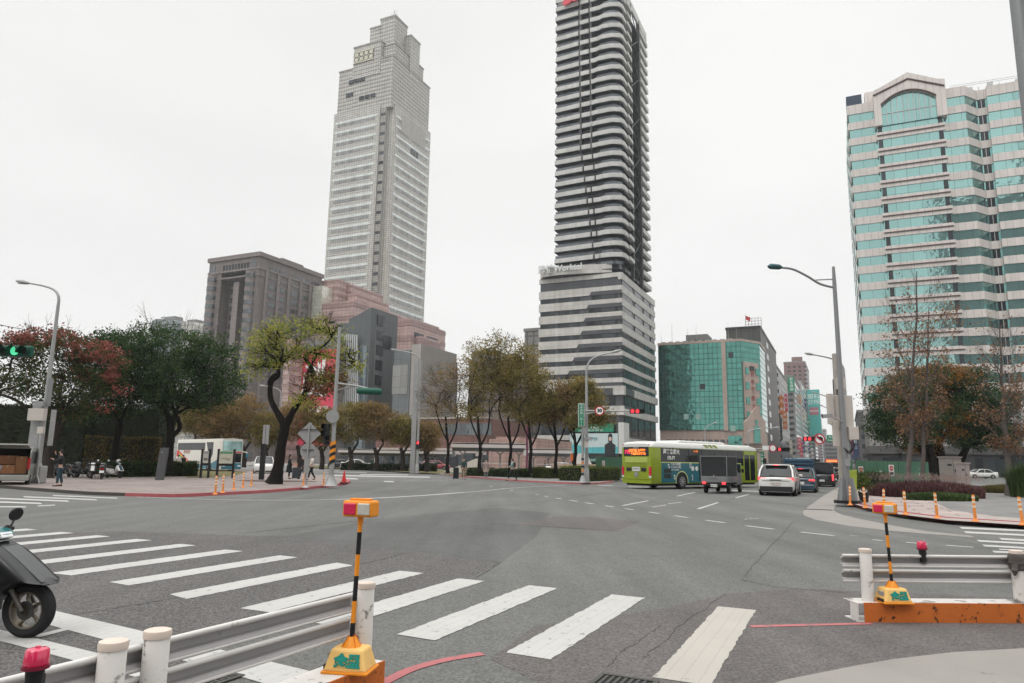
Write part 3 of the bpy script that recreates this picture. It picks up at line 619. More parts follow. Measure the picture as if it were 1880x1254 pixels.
mb.prismy([(xl+w*.2, zt*.62), (xl+w*.8, zt*.58), (xl+w*.8, zt*.61), (xl+w*.2, zt*.65)], .05, .16); mb.prismy([(xl+w*.3, zt*.84), (xl+w*.7, zt*.78), (xl+w*.7, zt*.81), (xl+w*.3, zt*.87)], .05, .16)
o = mb.build('poster_lettering', PWH, ps)
def flatfig(mb, x, z, s, lean=0):
    mb.prismy([(x-.22*s, z), (x-.08*s, z), (x, z+.8*s), (x+.1*s, z), (x+.26*s, z), (x+.2*s+lean, z+1.5*s), (x-.2*s+lean, z+1.5*s)], .06, .14)
    mb.prismy([(x+lean+.14*s*math.cos(a), z+1.7*s+.16*s*math.sin(a)) for a in [i*.785 for i in range(8)]], .06, .14)
mb = MB(); [flatfig(mb, xl+w*f, zt*.30+j, zt*.085, l) for f, j, l in ((.45, 0, .3), (.6, 1.0, -.4), (.74, .4, .2), (.86, 1.2, .5))]; mb.build('poster_figures', PNV, ps)
mb = MB(); [mb.prismy([(xl+w*f, zt*.42), (xl+w*f+1.6, zt*.42), (xl+w*f+2.0, zt*.5), (xl+w*f+.2, zt*.5)], .05, .13) for f in (.42, .58, .72)]; mb.build('poster_shirts', PWH, ps)
stp = Bd('podium_block', 'narrow pink and white striped stone pier left of the red poster', 531, 700, 199)
stepped(stp, stp.X(519, 700), 0, 0, 8, 0, stp.Z(531, 622), 14)
# lower grey blocks between store and bare trees
b = Bd('grey_block', 'plain grey metal clad block between the dark store and the street lamp', 752, 700, 190)
xl = b.X(722, 700); zt = b.Z(752, 642); MB().box(xl, 0, 0, 26, 0, zt).build('wall', facade('clad_bluegrey', (.135, .15, .155), 3.2, 2.6, joint=.05, var=.07, streak=.15), b.t)
box_part(b, 'patch_panel', facade('clad_light', (.26, .26, .25), 3, 3), -5.5, -.6, -.12, .1, zt-12, zt-4); MB().box(0, 3.0, .3, 20, 0, zt+1.5).build('stone_pier', M('pier_stone', (.33, .31, .29), rough=.8, var=.15, scale=.4), b.t)
b = Bd('grey_block', 'pale concrete block with green roof hut behind the bare trees', 768, 720, 195)
yd = b.Y(840, 690); zt = b.Z(768, 672); MB().box(-6, 0, 0, yd, 0, zt).build('wall', facade('conc_panel', (.27, .265, .255), 2.2, 3, joint=.05, var=.08, streak=.25), b.t)
MB().box(-5, -.6, 1, yd*.35, zt, zt+2.2).build('roof_hut', M('hut_green', (.22, .33, .22), rough=.7), b.t)
for i in range(5): box_part(b, 'window', G_DARK, -.1, .12, yd*.45+i*yd*.1, yd*.45+i*yd*.1+yd*.07, zt-5, zt-3)
# low red brown and pink station buildings behind the shelters
b = Bd('station_building', 'low red brown tiled building behind the bus shelters', 895, 800, 150)
xl = b.X(690, 800); MB().box(xl, 0, 0, 22, 0, b.Z(890, 768)).build('wall', facade('redbrown_tile', (.175, .085, .068), 1.2, .5, joint=.04, var=.15), b.t)
MB().box(xl-.3, .3, -.3, 1.2, b.Z(890, 768), b.Z(890, 765)).build('coping', M('coping', (.38, .35, .32)), b.t)
for i in range(10): box_part(b, 'window', G_GREY, xl+2+i*(-xl/10.5), xl+5+i*(-xl/10.5), -.1, .1, 7, 9.5) 
box_part(b, 'ground_floor', M('shop_pale', (.40, .35, .32), rough=.6), xl, 0, -.5, .2, 0, 4.2)
for i in range(14): box_part(b, 'shop_opening', G_DARK, xl+1+i*(-xl/14), xl+3.6+i*(-xl/14), -.62, -.4, .1, 2.6+(i % 3)*.3)
b = Bd('station_building', 'pink granite station building with narrow slots behind the bus shelter', 985, 820, 140)
xl = b.X(898, 800); MB().box(xl, 0, 0, 20, 0, b.Z(985, 806)).box(xl+1, -4, 1, 20, b.Z(985, 806), b.Z(960, 801)).build('wall', facade('pink_tile_low', (.36, .235, .20), 1.6, .8, joint=.04, var=.08), b.t)
for a in (.15, .3, .62): box_part(b, 'slot', G_DARK, xl*(1-a), xl*(1-a)+2.4, -.1, .1, 4.2, 4.7)
# pale tower left of the striped one
b = Bd('grey_block', 'slim grey block tucked behind the striped hotel tower', 1004, 700, 230)
zt = b.Z(990, 606); MB().box(b.X(962, 700), 0, 0, 20, 0, zt).build('wall', facade('grey_rows', (.24, .235, .225), 2.4, 3.3, joint=.3, jdark=.4, var=.06), b.t); MB().box(b.X(962, 700)-.3, .3, -.3, 20, zt, zt+1).build('parapet', ROOFM, b.t)
b = Bd('grey_block', 'low tan block with rooftop equipment behind the autumn trees', 965, 700, 210)
zt = b.Z(965, 660); MB().box(b.X(860, 720), 0, 0, 20, 0, zt).build('wall', facade('tan_rows', (.27, .22, .19), 2.8, 3.3, joint=.4, jdark=.35, var=.08), b.t)
MB().box(-20, -12, 3, 8, zt, zt+4).box(-9, -5, 3, 8, zt, zt+2.5).build('roof_plant', ROOFM, b.t)

# --- striped hotel tower
def arcpts(cx, cy, r, a0, a1, n=7): return [(cx+r*math.cos(math.radians(a0+(a1-a0)*i/n)), cy+r*math.sin(math.radians(a0+(a1-a0)*i/n))) for i in range(n+1)]
def strip_wall(mb, path, z0, z1, th):
    """upright band that follows a plan path (right-hand side is outside)"""
    pts = [Vector((p[0], p[1], 0)) for p in path]; ring = []
    for i, p in enumerate(pts):
        d = (pts[min(i+1, len(pts)-1)]-pts[max(i-1, 0)]).normalized(); n = Vector((-d.y, d.x, 0))*th
        ring.append([mb.pt((p.x, p.y, z0)), mb.pt((p.x, p.y, z1)), mb.pt((p.x+n.x, p.y+n.y, z1)), mb.pt((p.x+n.x, p.y+n.y, z0))])
    for r, q_ in zip(ring, ring[1:]):
        for j in range(4): mb.f.append([r[j], r[(j+1) % 4], q_[(j+1) % 4], q_[j]][::-1]); mb.mi.append(mb.k)
    for r in (ring[0], ring[-1][::-1]): mb.f.append(r); mb.mi.append(mb.k)
b = Bd('hotel_tower', 'very tall dark tower with pale wavy balcony bands and a stone base', 1143, 650, 175)
ST = facade('stone_band', (.52, .505, .475), 2.6, 1.5, joint=.05, jdark=.75, var=.08, streak=.22)
ST2 = facade('stone_band_upper', (.50, .495, .475), 3.0, 3, joint=.04, jdark=.8, var=.06, streak=.15)
DG = facade('dark_cladding', (.062, .068, .075), 1.6, 1.7, joint=.04, jdark=.6, var=.12, rough=.35, streak=.1)
xl = b.X(989, 600); yd = b.Y(1203, 600); zb = b.Z(1143, 499)
hf = (b.Z(1143, 519)-b.Z(1143, 764))/10.0
MB().prism([(xl+.3, .3), (-.3, .3), (-.3, yd-.3), (xl+.3, yd-.3)], 0, zb-.5).build('core_wall', DG, b.t)
z = zb; steps = [318, 318, 305, 290, 275, 258, 238, 215, 190]
for i in range(9):
    z1 = z; z0 = z-hf*.34; xs = b.X(960+steps[i]*280/732, 500+i*25)
    box_part(b, 'stone_band', ST, xl, 0, 0, 1.0, z0, z1)
    if i: 
        MB().prismy([(xl, z1), (xs+1.2, z1), (xs, z1-hf*.62), (xl, z1-hf*.62)], -.03, .9).build('stone_step', ST, b.t)
        box_part(b, 'window', G_DARK, xs+.6, -1.2, .12, .5, z0-hf*.60, z0-.05)
        box_part(b, 'glass_balustrade', G_GREY, xs+.4, 0, -.06, .04, z0-hf*.28, z0-.02) if False else None
        mb = MB(); n = 3
        for a, c in ((xl+.5, xl*.80), (xl*.76, xl*.62), (xl*.60, min(xs-.5, xl*.5))): mb.box(a, c, .1, .5, z1-hf*.98, z1-hf*.64)
        mb.build('window', G_DARK, b.t)
        MB().box(xs+.3, -.05, -.02, .16, z0-hf*.30, z0-.04).build('dark_panel', DG, b.t)
    hh = .55 if i < 6 else .34
    box_part(b, 'stone_band', ST, -1.0, .03, .03, yd, z1-hf*hh, z1)
    for a, c in ((.02, .28), (.36, .56), (.64, .80), (.86, .98)): box_part(b, 'window', G_DARK, -.5, -.12, yd*a, yd*c, z1-hf*.98, z1-hf*hh-.06)
    z -= hf
zs = b.Z(1143, 712); zs1 = b.Z(1143, 724)
box_part(b, 'sign_fascia', DG, xl, -2.4, -.5, .4, zs1, zs); box_part(b, 'sign_fascia', ST, -2.4, .4, -.5, 1.2, zs1-.1, zs+.5); box_part(b, 'sign_fascia', DG, -.4, .45, 1.3, 9, zs1, zs)
box_part(b, 'stone_band', ST, xl, -.4, -.55, .4, zs, zs+.5); box_part(b, 'stone_band', ST, -.4, .35, 9, yd, zs1, zs+.3)
TXW = M('sign_white', (.80, .80, .78), rough=.5)
text('HOTEL', 1.75, TXW, b.t, (-10.4, -.62, (zs+zs1)/2), bold=.03, name='sign_lettering'); text('大飯店', .9, TXW, b.t, (-15.2, -.62, (zs+zs1)/2), name='sign_lettering'); text('凱薩', 1.6, TXW, b.t, (-19, -.62, (zs+zs1)/2), name='sign_lettering')
for (pa, pb) in ((745, 762), (799, 808)): 
    za, zc = b.Z(1143, pb), b.Z(1143, pa); box_part(b, 'stone_band', ST, xl, .3, -.4, .5, za, zc); box_part(b, 'stone_band', ST, -.3, .35, .5, yd, za, zc-.6)
for zz0, zz1 in ((b.Z(1143, 743), zs1-.3), (b.Z(1143, 797), b.Z(1143, 764)), (0.3, b.Z(1143, 812))):
    for a, c in ((xl+1, xl*.7), (xl*.68, xl*.42), (xl*.40, xl*.22), (xl*.2, -2)): box_part(b, 'window', G_DARK, a, c, .08, .5, zz0, zz1)
    for i in range(5): box_part(b, 'window', G_DARK, -.5, -.1, yd*(.05+.19*i), yd*(.05+.19*i+.15), zz0, zz1)
# upper shaft with balcony bands
ul = b.X(1017, 420); uy = b.Y(1190, 420); hu = b.Z(1143, 205)-b.Z(1143, 225); zr = b.Z(1143, -34)
R_ = 3.0; ins = 1.2
core = [(ul+ins, .2+ins)]+arcpts(-R_, .2+R_, R_-ins, -90, 0)+[(-ins, uy-ins), (ul+ins, uy-ins)]
MB().prism(core, zb-.5, zr-1).build('shaft_core', G_DARK, b.t)
nf = int((zr-zb-2)/hu)
GB = glass('glass_blue_grey', (.10, .112, .13), metal=.15, rough=.15, wav=.01, pane=2.2, ph=30, var=.25)
for i in range(nf+1):
    z0 = zb+1.2+i*hu; f = i/nf
    wob = .9*math.sin(f*7.5); g1 = ul*(.60-.02*math.sin(f*5)) if f > .45 else ul*(.60-.22*(.45-f)/.45); g2 = g1+ul*-.16
    if f < .3: g2 = g1+1.5
    mb = MB(); dz = hu*.39
    strip_wall(mb, [(ul, .4+.2*math.sin(i)), (g1-.25, .1)], z0, z0+dz, .5)
    if g2 < -3: strip_wall(mb, [(g1+.25, .1), (g2-.25, .1)], z0, z0+dz, .5)
    xm = ul*.30+1.2*math.sin(f*8)
    strip_wall(mb, [(g2+.25, .05), (xm-1.2, .1), (xm, -.2-.15*math.sin(f*9))]+[(x_, y_-.35) for x_, y_ in arcpts(-R_, .2+R_, R_, -90, -55, 3)]+arcpts(-R_+.5, .2+R_-.4, R_, -40, 0, 4)+[(.5, R_+2.2)], z0, z0+dz, .5)
    if i: mb.build('balcony_band', ST2, b.t)
    mb = MB(); mb.prism([(ul-.1, .55), (xm-1.2, .3), (xm, -.1)]+[(x_, y_-.2) for x_, y_ in arcpts(-R_, .2+R_, R_, -90, -45, 3)]+[(-.1, R_), (-.1, uy), (ul, uy)], z0+dz-.5 if False else z0-.12, z0+.02); mb.build('floor_slab', M('slab_dark', (.035, .045, .055), rough=.6), b.t)
    mb = MB(); strip_wall(mb, [(ul+.2, .7), (g1, .55)], z0+dz+.02, z0+dz+hu*.26, .06); mb.build('glass_balustrade', GB, b.t); mb = MB(); strip_wall(mb, [(xm, .2)]+[(x_, y_-.12) for x_, y_ in arcpts(-R_, .2+R_, R_, -90, -20, 5)], z0+dz+.02, z0+dz+hu*.26, .06); mb.build('glass_balustrade', GB, b.t)
    # street side slabs
    if i: box_part(b, 'side_band', ST2, -.6, .9, R_+2.4, uy*.34, z0+dz*.2, z0+dz)
    box_part(b, 'end_band', ST2, -.6, .75, uy*.70, uy, z0, z0+dz*1.1)
mb = MB()
mb.box(-.4, .55, uy*.36-.3, uy*.36+.3, zb, zr).box(-.4, .55, uy*.68-.3, uy*.68+.3, zb, zr)
for i in range(0, nf, 2):
    z0 = zb+1+i*hu; s_ = 1 if (i//2) % 2 else -1
    mb.tube([(.25, uy*(.52-.14*s_), z0), (.25, uy*(.52+.14*s_), z0+2*hu)], .16, 5)
mb.build('bracing', METAL_D, b.t)
for g in (.60, .44):
    mb = MB(); mb.box(ul*g-.3, ul*g+.3, .3, 1.6, zb+nf*hu*.45, zr); mb.build('groove_post', METAL_D, b.t)
mb = MB(); strip_wall(mb, [(ul, .2), (ul*.6, .1), (-R_, -.4)]+arcpts(-R_, .2+R_, R_+.4, -85, 0)+[(.5, uy), (ul, uy), (ul, .2)], zr-1.2, zr+1.2, .6); mb.build('parapet', ST2, b.t)
lg = MB()
for dx, dz in ((0, 0), (2.6, .5), (1.1, 2.1)):
    lg.prismy([(ul+4.0+dx+(1.5*math.cos(a)), zr-2.2+dz+1.05*math.sin(a)+.35*math.cos(a)) for a in [i*math.pi/6 for i in range(12)]], -.9, -.5)
lg.build('roof_logo', M('logo_red', (.60, .06, .09), rough=.4), b.t)
# curved canopy carrying the name
zc = b.Z(1010, 505, xl, 0); cn = MB(); pth = smooth_path([(xl-.3, 1.5), (xl+1.5, -1.2), (xl*.75, -2.0), (xl*.5, -1.4), (xl*.25, -.2), (xl*.12, .4)], 5)
strip_wall(cn, [(p.x, p.y) for p in pth], zc-1.1, zc+1.2, .7); cn.build('canopy_band', ST, b.t)
mb = MB(); mb.prism([(xl-.2, 1.6), (xl+1.6, -.8), (xl*.75, -1.6), (xl*.5, -1.0), (xl*.25, .2), (xl*.12, 1), (xl*.12, 3), (xl, 3)], zc-1.25, zc-.9); mb.build('canopy_soffit', DG, b.t)
mb = MB(); [mb.tube([(x_, .6, zb), (x_, .6, zc-.9)], .28, 8) for x_ in (xl+1.2, xl*.72)]; mb.build('canopy_column', METAL_L, b.t)
text('路徒Worktel', 2.35, M('sign_steel', (.62, .63, .63), rough=.35, metal=.3), b.t, (xl*.70, -2.35, zc+.5), bold=.05, name='sign_lettering', sx=.95, rz=math.radians(0), ext=.12)
# ground floor shop signs
GS = M('sign_green', (.01, .22, .12), rough=.5); za, zc = b.Z(1143, 797), b.Z(1143, 780)
gs = MB().box(-12.5, -2.2, -1.1, -.5, b.Z(1143, 793), b.Z(1143, 780)+.3).build('shop_sign', GS, b.t)
text('台灣土地銀行', .75, TXW, gs, (-8, -1.13, (b.Z(1143, 786)))); text('LAND BANK OF TAIWAN', .55, TXW, gs, (-8, -1.13, b.Z(1143, 790.5)))
z0, z1 = b.Z(1143, 833), b.Z(1143, 796)
bb = MB().box(-13.4, -1.0, -1.5, -.9, z0, z1).build('billboard', M('billboard_pale', (.50, .60, .60), rough=.4), b.t)
hgt = z1-z0
MB().prismy([(-13.4, z0), (-1.0, z0), (-1.0, z0+hgt*.34), (-8, z0+hgt*.30), (-13.4, z0+hgt*.48)], -1.56, -1.505).build('billboard_picture', M('bill_teal', (.10, .42, .45), rough=.4, var=.4, scale=.5), bb)
text('SMILE PTF', 1.15, M('bill_text', (.12, .30, .34)), bb, (-8.6, -1.58, z0+hgt*.70), bold=.03)
mb = MB(); X0 = -2.9
mb.prismy([(X0-1.3, z0-.6), (X0+1.2, z0-.6), (X0+1.35, z0+hgt*.42), (X0+.3, z0+hgt*.55), (X0-.3, z0+hgt*.55), (X0-1.4, z0+hgt*.42)], -1.66, -1.58)
mb.prismy([(X0-.45, z0+hgt*.6), (X0+.5, z0+hgt*.45), (X0+.55, z0+hgt*.95), (X0-.1, z0+hgt*1.0), (X0-.5, z0+hgt*.9)], -1.64, -1.58); mb.build('billboard_figure', M('bill_black', (.02, .022, .028)), bb)
MB().prismy([(X0-.32+.36*(1-math.cos(a)), z0+hgt*.72+.55*math.sin(a)) for a in [i*.628 for i in range(10)]], -1.70, -1.645).build('billboard_face', M('bill_skin', (.62, .43, .36)), bb)
MB().box(-13.4, -1.0, -1.4, -.9, z0-1.0, z0-.05).build('dark_fascia', METAL_D, b.t)
g2_ = MB().box(-12.5, -3.4, -1.5, -.9, z0-2.2, z0-1.1).build('shop_sign', M('sign_green_dark', (.01, .12, .09), rough=.5), b.t); text('土地銀行台北分行', .6, TXW, g2_, (-8, -1.53, z0-1.65))
box_part(b, 'shop_sign', M('sign_pale', (.55, .55, .53)), -.9, .5, -1.3, 3.5, z0, b.Z(1143, 779)+.4)
box_part(b, 'shop_glass', G_GREY, xl, -14, -.2, .2, .3, 6)

# --- green glass corner building
b = Bd('glass_office', 'green mirror glass corner building with a pink gabled entrance panel', 1364, 720, 205)
xl = b.X(1210, 720); zt = b.Z(1364, 626); zg = b.Z(1364, 789); c = 4.6   # chamfer
# chamfer end on the street side
bx = c*1.25; by = c*1.25
wx = along(b.P, (b.tx*.5+b.ty*.866), 1398, 720); bx, by = wx*.5, wx*.866
PB = facade('pink_stone', (.52, .40, .345), 1.6, 1.6, joint=.04, jdark=.72, var=.06, streak=.15)
yd = by+along(b.P+b.tx*bx+b.ty*by, b.ty, 1406.5, 700)
MB().prism([(xl, .4), (0, .4), (bx-.35, by+.15), (bx-.35, yd), (xl, yd)], 0, zt-.4).build('wall', PB, b.t)
MB().prism([(xl, 0), (0, 0), (bx, by), (bx, yd-.5), (xl, yd-.5)], zg, zt).build('curtain_wall', G_TEAL2, b.t)
mb = MB(); z = zg; rows = round((zt-zg)/1.65); dz = (zt-zg)/rows
for i in range(rows+1): strip_wall(mb, [(xl, -.03), (.02, -.03), (bx+.06, by-.02), (bx+.06, yd)], z-.05, z+.05, .12); z += dz
x = xl
while x < 0: mb.box(x-.035, x+.035, -.10, .05, zg, zt); x += 1.35
mb.build('mullion_grid', M('mullion', (.04, .10, .09), rough=.5), b.t)
box_part(b, 'pink_pilaster', PB, b.X(1326.5, 700), b.X(1334, 700), -.35, .2, zg-.2, zt+.3)
mb = MB(); strip_wall(mb, [(xl-.2, -.15), (.05, -.15), (bx+.2, by-.05), (bx+.2, yd)], zt, zt+.7, .5); mb.build('parapet', PB, b.t)
d_ = Vector((bx, by, 0)); Lc = d_.length; ang = math.atan2(by, bx)
def chamf(mb): mb.X = Matrix.Rotation(ang, 4, 'Z'); return mb
zpt = b.Z(1381, 666, bx/2, by/2); zgb = b.Z(1381, 768, bx/2, by/2); zbb = b.Z(1381, 815, bx/2, by/2); k = Lc
chamf(MB()).box(k*.05, k*.83, -.45, .1, zgb, zpt).build('entrance_panel', PB, b.t)
chamf(MB()).prismy([(-.25, zbb), (k*1.0, zbb), (k*1.0, zgb-1.0), (k*.5, zgb+3.2), (-.25, zgb-1.2)], -.95, .1).build('gable_panel', PB, b.t)
mb = chamf(MB())
for i in range(4):
    zz = b.Z(1381, 676+27*i, bx/2, by/2)
    for a, e in ((.09, .27), (.64, .81)): mb.box(k*a, k*e, -.6, -.40, zz-2.1, zz)
mb.build('side_window', G_TEAL2, b.t)
zz = b.Z(1381, 673, bx/2, by/2); chamf(MB()).box(k*.34, k*.57, -.65, -.4, zz-1.3, zz).build('niche_window', METAL_D, b.t)
mb = chamf(MB()); za = b.Z(1381, 790, bx/2, by/2); ww = k*.17
mb.prismy([(k*.5-ww, zbb+.2), (k*.5+ww, zbb+.2), (k*.5+ww, za)]+[(k*.5+ww*math.cos(t_), za+ww*.95*math.sin(t_)) for t_ in [i*math.pi/8 for i in range(1, 8)]]+[(k*.5-ww, za)], -1.1, -.9)
zc = b.Z(1381, 775, bx/2, by/2); mb.prismy([(k*.5+.62*math.cos(a), zc+.75*math.sin(a)) for a in [i*math.pi/8 for i in range(16)]], -1.1, -.9); mb.build('arched_window', G_TEAL2, b.t)
t_ = vtext('國中醫診大樓', 1.85, M('letter_red', (.33, .07, .06), rough=.5), b.t, (0, 0, 0), step=2.35, name='sign_lettering', bold=.04, sx=.9)
zz = (b.Z(1381, 685, bx/2, by/2)+b.Z(1381, 765, bx/2, by/2))/2; pv = Matrix.Rotation(ang, 4, 'Z') @ Vector((k*.47, -.55, zz)); t_.location = pv; t_.rotation_euler = (math.pi/2, 0, ang)
box_part(b, 'lower_window', G_TEAL2, b.X(1337, 800), b.X(1362, 800), -.1, .3, b.Z(1364, 817), b.Z(1364, 800))
for i in range(11): x = xl+2+i*(abs(xl)*.78/11); box_part(b, 'small_window', G_GREY, x, x+1.3, .25, .45, b.Z(1364, 812), b.Z(1364, 807))
MB().box(xl, 1, -.3, .6, b.Z(1364, 821), b.Z(1364, 817)).build('awning_band', M('awning_grey', (.16, .17, .18)), b.t)
for i in range(6): x = xl+3+i*(abs(xl)*.9/6); box_part(b, 'shop_opening', G_DARK, x, x+4, .2, .45, .2, 3.4)
for zz, px, py in ((1, 1282, 765), (1, 1260, 765), (2, 1312, 738), (2, 1287, 738), (2, 1288, 711), (2, 1344, 735), (2, 1345, 760), (1, 1346, 787), (3, 1342, 652), (3, 1290, 710)):
    x, z = b.X(px, py), b.Z(1364, py, 0, 0)
    z = zat(b.P+b.tx*x, px, py)
    m_ = {1: M('window_open_pale', (.35, .52, .47), rough=.3), 2: M('mullion', (.1,)*3), 3: G_DARK}[zz]
    mb = MB(); mb.box(x-.7, x+.7, -.16, -.04, z-.8, z+.8) if zz != 2 else mb.box(x-.75, x+.75, -.15, -.06, z-.85, z-.68).box(x-.75, x+.75, -.15, -.06, z+.68, z+.85).box(x-.75, x-.6, -.15, -.06, z-.68, z+.68).box(x+.6, x+.75, -.15, -.06, z-.68, z+.68)
    mb.build('opening_sash', m_ if zz != 2 else M('sash_pale', (.28, .42, .39)), b.t)
# rooftop huts and aerials
xa, xb = b.X(1257, 625), b.X(1297, 625); zh = b.Z(1280, 616, -12, 4)
MB().box(xa+1, xb-1, 3, 9, zt, zh-1.8).build('roof_hut', M('hut_red', (.22, .05, .05), rough=.8), b.t); MB().box(xa, xb, 2, 10, zh-1.8, zh).build('roof_slab', ROOFM, b.t)
mb = MB()
for px, hh_ in ((1232, 7), (1261, 5), (1277, 6), (1212, 3.5), (1336, 6), (1352, 5)): x = b.X(px, 625); mb.tube([(x, 1.5, zt), (x, 1.5, zt+hh_)], [.07, .03], 5)
mb.build('aerial', METAL_L, b.t)
mb = MB(); [mb.box(b.X(1213, 625)+i*2.2, b.X(1213, 625)+i*2.2+1.2, .8, 1.8, zt+.5, zt+1.1) for i in range(10)]; mb.build('roof_unit', METAL_L, b.t)
# --- dark block behind it
DK = facade('dark_rough', (.10, .092, .085), 1.2, 3.2, joint=.08, jdark=.5, var=.15, streak=.4)
b = Bd('dark_block', 'weathered dark grey block rising behind the green glass building', 1398, 660, 226)
yd = b.Y(1424, 640); x0 = b.X(1333, 610); zt = b.Z(1398, 602)
MB().box(x0, 0, 0, yd, 0, zt).build('wall', DK, b.t); MB().box(x0-.2, .2, -.2, yd+.2, zt, zt+.8).build('parapet', METAL_D, b.t)
for i in range(10): box_part(b, 'window', G_DARK, -.1, .12, yd*.3, yd*.42, 6+i*4, 8+i*4)
MB().box(-3.5, .4, 4, 9, zt-8, zt-5).build('sign_board', M('sign_olive', (.28, .27, .16)), b.t)
mb = MB()
for i in range(6): mb.tube([(.2-i*1.0, 3, zt), (.2-i*1.0, 3, zt+4)], .09, 5)
for j in range(4): mb.tube([(.2, 3, zt+1+j), (-4.8, 3, zt+1+j)], .08, 5)
mb.build('roof_frame', METAL_L, b.t)
mb = MB(); xf = x0*.42; mb.tube([(xf, 1, zt), (xf, 1, zt+5)], .07, 5); mb.k = 0; mb.build('flagpole', METAL_L, b.t); MB().prismy([(xf, zt+4.6), (xf+1.5, zt+3.9), (xf+1.4, zt+2.6), (xf, zt+3.3)], .95, 1.02).build('flag', M('flag_red', (.55, .05, .06)), b.t)

# --- teal and pink office tower on the right
b = Bd('office_tower', 'broad office tower with teal mirror bands, pink panels and arched gable', 1589, 672, 150)
PP = facade('pink_panel', (.62, .57, .54), 1.35, 60, joint=.035, jdark=.55, var=.05, streak=.12)
X = lambda px, py=201: b.X(px, py)
xa, xc, xb_, xn, xn2 = X(1607, 205), X(1727, 180), X(1770, 175), X(1797, 178), X(1816, 178)
x9 = 62.0; zt = b.Z(1557, 203); hf = (b.Z(1557, 232)-b.Z(1557, 377))/5.0; pr = .9; rc = 3.4
out = [(0, 0), (xa, 0), (xa, -pr), (xc, -pr), (xc, 0), (xb_, 0), (xn, rc), (xn2, rc), (xn2, rc-1.2), (x9, rc-1.2)]
def ring_off(o):  # push outline outwards
    return [(-o, -o), (xa-o, -o), (xa-o, -pr-o), (xc+o, -pr-o), (xc+o, -o), (xb_+o*.4, -o), (xn+o*.4, rc-o), (xn2, rc-o), (xn2, rc-1.2-o), (x9, rc-1.2-o)]
back = [(x9, 34), (-0.0, 34)]
z = zt-1.2; i = 0
while z > 14:
    pz0 = z-hf; g0 = z-hf*.56+.0
    # glass band then panel below it
    MB().prism(out+back, pz0, z).build('window_band', G_TEAL, b.t)
    mb = MB(); mb.prism(ring_off(.22)+[(x9, 34.2), (-.22, 34.2)], pz0+.02, pz0+hf*.46); mb.build('spandrel_panel', PP, b.t)
    if i >= 1:
        mb = MB(); mb.box(xa-.1, xc+.1, -pr-.42, -pr-.2, pz0+hf*.22, pz0+hf*.28); mb.build('brown_ledge', M('ledge_brown', (.10, .07, .065)), b.t)  # narrow projecting dark brown ledge across the gable bay
    xx = xa+.1
    for a, e, y_ in ((xa+.15, xa+1.0, -pr-.05), (xc-1.0, xc-.15, -pr-.05), (xn+.25, xn2-.2, rc-.05)): box_part(b, 'dark_casement', G_DARK, a, e, y_, y_+.3, pz0+hf*.47, z-.02)
    box_part(b, 'casement_bar', METAL_L, (xn+xn2)/2-.06, (xn+xn2)/2+.06, rc-.16, rc-.06, pz0+hf*.47, z-.1) if i % 1 == 0 else None
    z -= hf; i += 1
MB().prism(ring_off(.22)+[(x9, 34.2), (-.22, 34.2)], zt-1.2, zt+1.0).build('parapet', PP, b.t)
MB().prism(ring_off(.2)+[(x9, 34.2), (-.2, 34.2)], 6, z).build('lower_wall', facade('lower_wall_grey', (.30, .285, .275), 2.2, 1.6, joint=.04, var=.06, streak=.2), b.t)
MB().prism(ring_off(.5)+[(x9, 34.4), (-.4, 34.4)], 4.4, 6).build('ground_fascia', M('fascia_grey', (.085, .082, .08), rough=.5), b.t)
MB().prism(out+back, 0, 4.4).build('ground_floor', M('ground_dark', (.035, .035, .036), rough=.5), b.t)
for i in range(12): box_part(b, 'shop_window', G_DARK, 2+i*4.6, 5.8+i*4.6, -1.0 if xa < 2+i*4.6 < xc-3 else -.1, .3, .6, 3.6)
for i in range(14): box_part(b, 'wall_window', G_DARK, 3+i*4.2, 4.8+i*4.2, -pr-.3 if xa < 3+i*4.2 < xc-2 else -.3, .2, 8.2, 10.6) if z > 12 else None
# street side return: windows on the narrow left flank
zz = zt-1.2
while zz > 14:
    for j in range(4): box_part(b, 'flank_window', G_TEAL, -.34, -.2, 3+j*7.5, 7.5+j*7.5, zz-hf*.52, zz-.1) if zz > 20 else None
    zz -= hf
# gable bay
zg0 = b.Z(1660, 218, X(1660), -pr); zpk = b.Z(1664, 136, X(1664), -pr); zsh = b.Z(1610, 172, xa, -pr); zr2 = b.Z(1735, 160, xc, -pr)
xm = X(1664, 140); xr = X(1735, 165)
arch = [(xa+1.1+(xc-xa-2.2)*t_, b.Z(1660, 205, X(1660), -pr)+(b.Z(1660, 171, X(1660), -pr)-b.Z(1660, 205, X(1660), -pr))*math.sin(math.pi*(.12+.76*t_))**.8) for t_ in [i/14 for i in range(15)]]
fr = [(xa-.3, zg0-1), (xa+1.1, zg0-1)]+arch+[(xc-1.1, zg0-1), (xc+.8, zg0-1), (xc+.8, zr2+1.6), (xc-.6, zr2+1.9), (xm, zpk), (xa+.9, zsh+.8), (xa-.3, zsh+.4)]
MB().prismy(fr, -pr-.9, -pr+4).build('gable_frame', PP, b.t)
MB().prismy([(xa+1.0, zg0-1)]+arch+[(xc-1.0, zg0-1)], -pr-.35, -pr+3.6).build('arched_window', G_TEAL, b.t)
mb = MB(); 
for i in range(1, 10): xx = xa+1.1+(xc-xa-2.2)*i/10; zz = arch[0][1]+(arch[7][1]-arch[0][1])*math.sin(math.pi*(.12+.76*i/10))**.8; mb.box(xx-.07, xx+.07, -pr-.5, -pr-.3, zg0-1, zz)
mb.box(xa+1.1, xc-1.1, -pr-.5, -pr-.3, zg0+1.6, zg0+1.75); mb.build('window_bar', METAL_L, b.t)
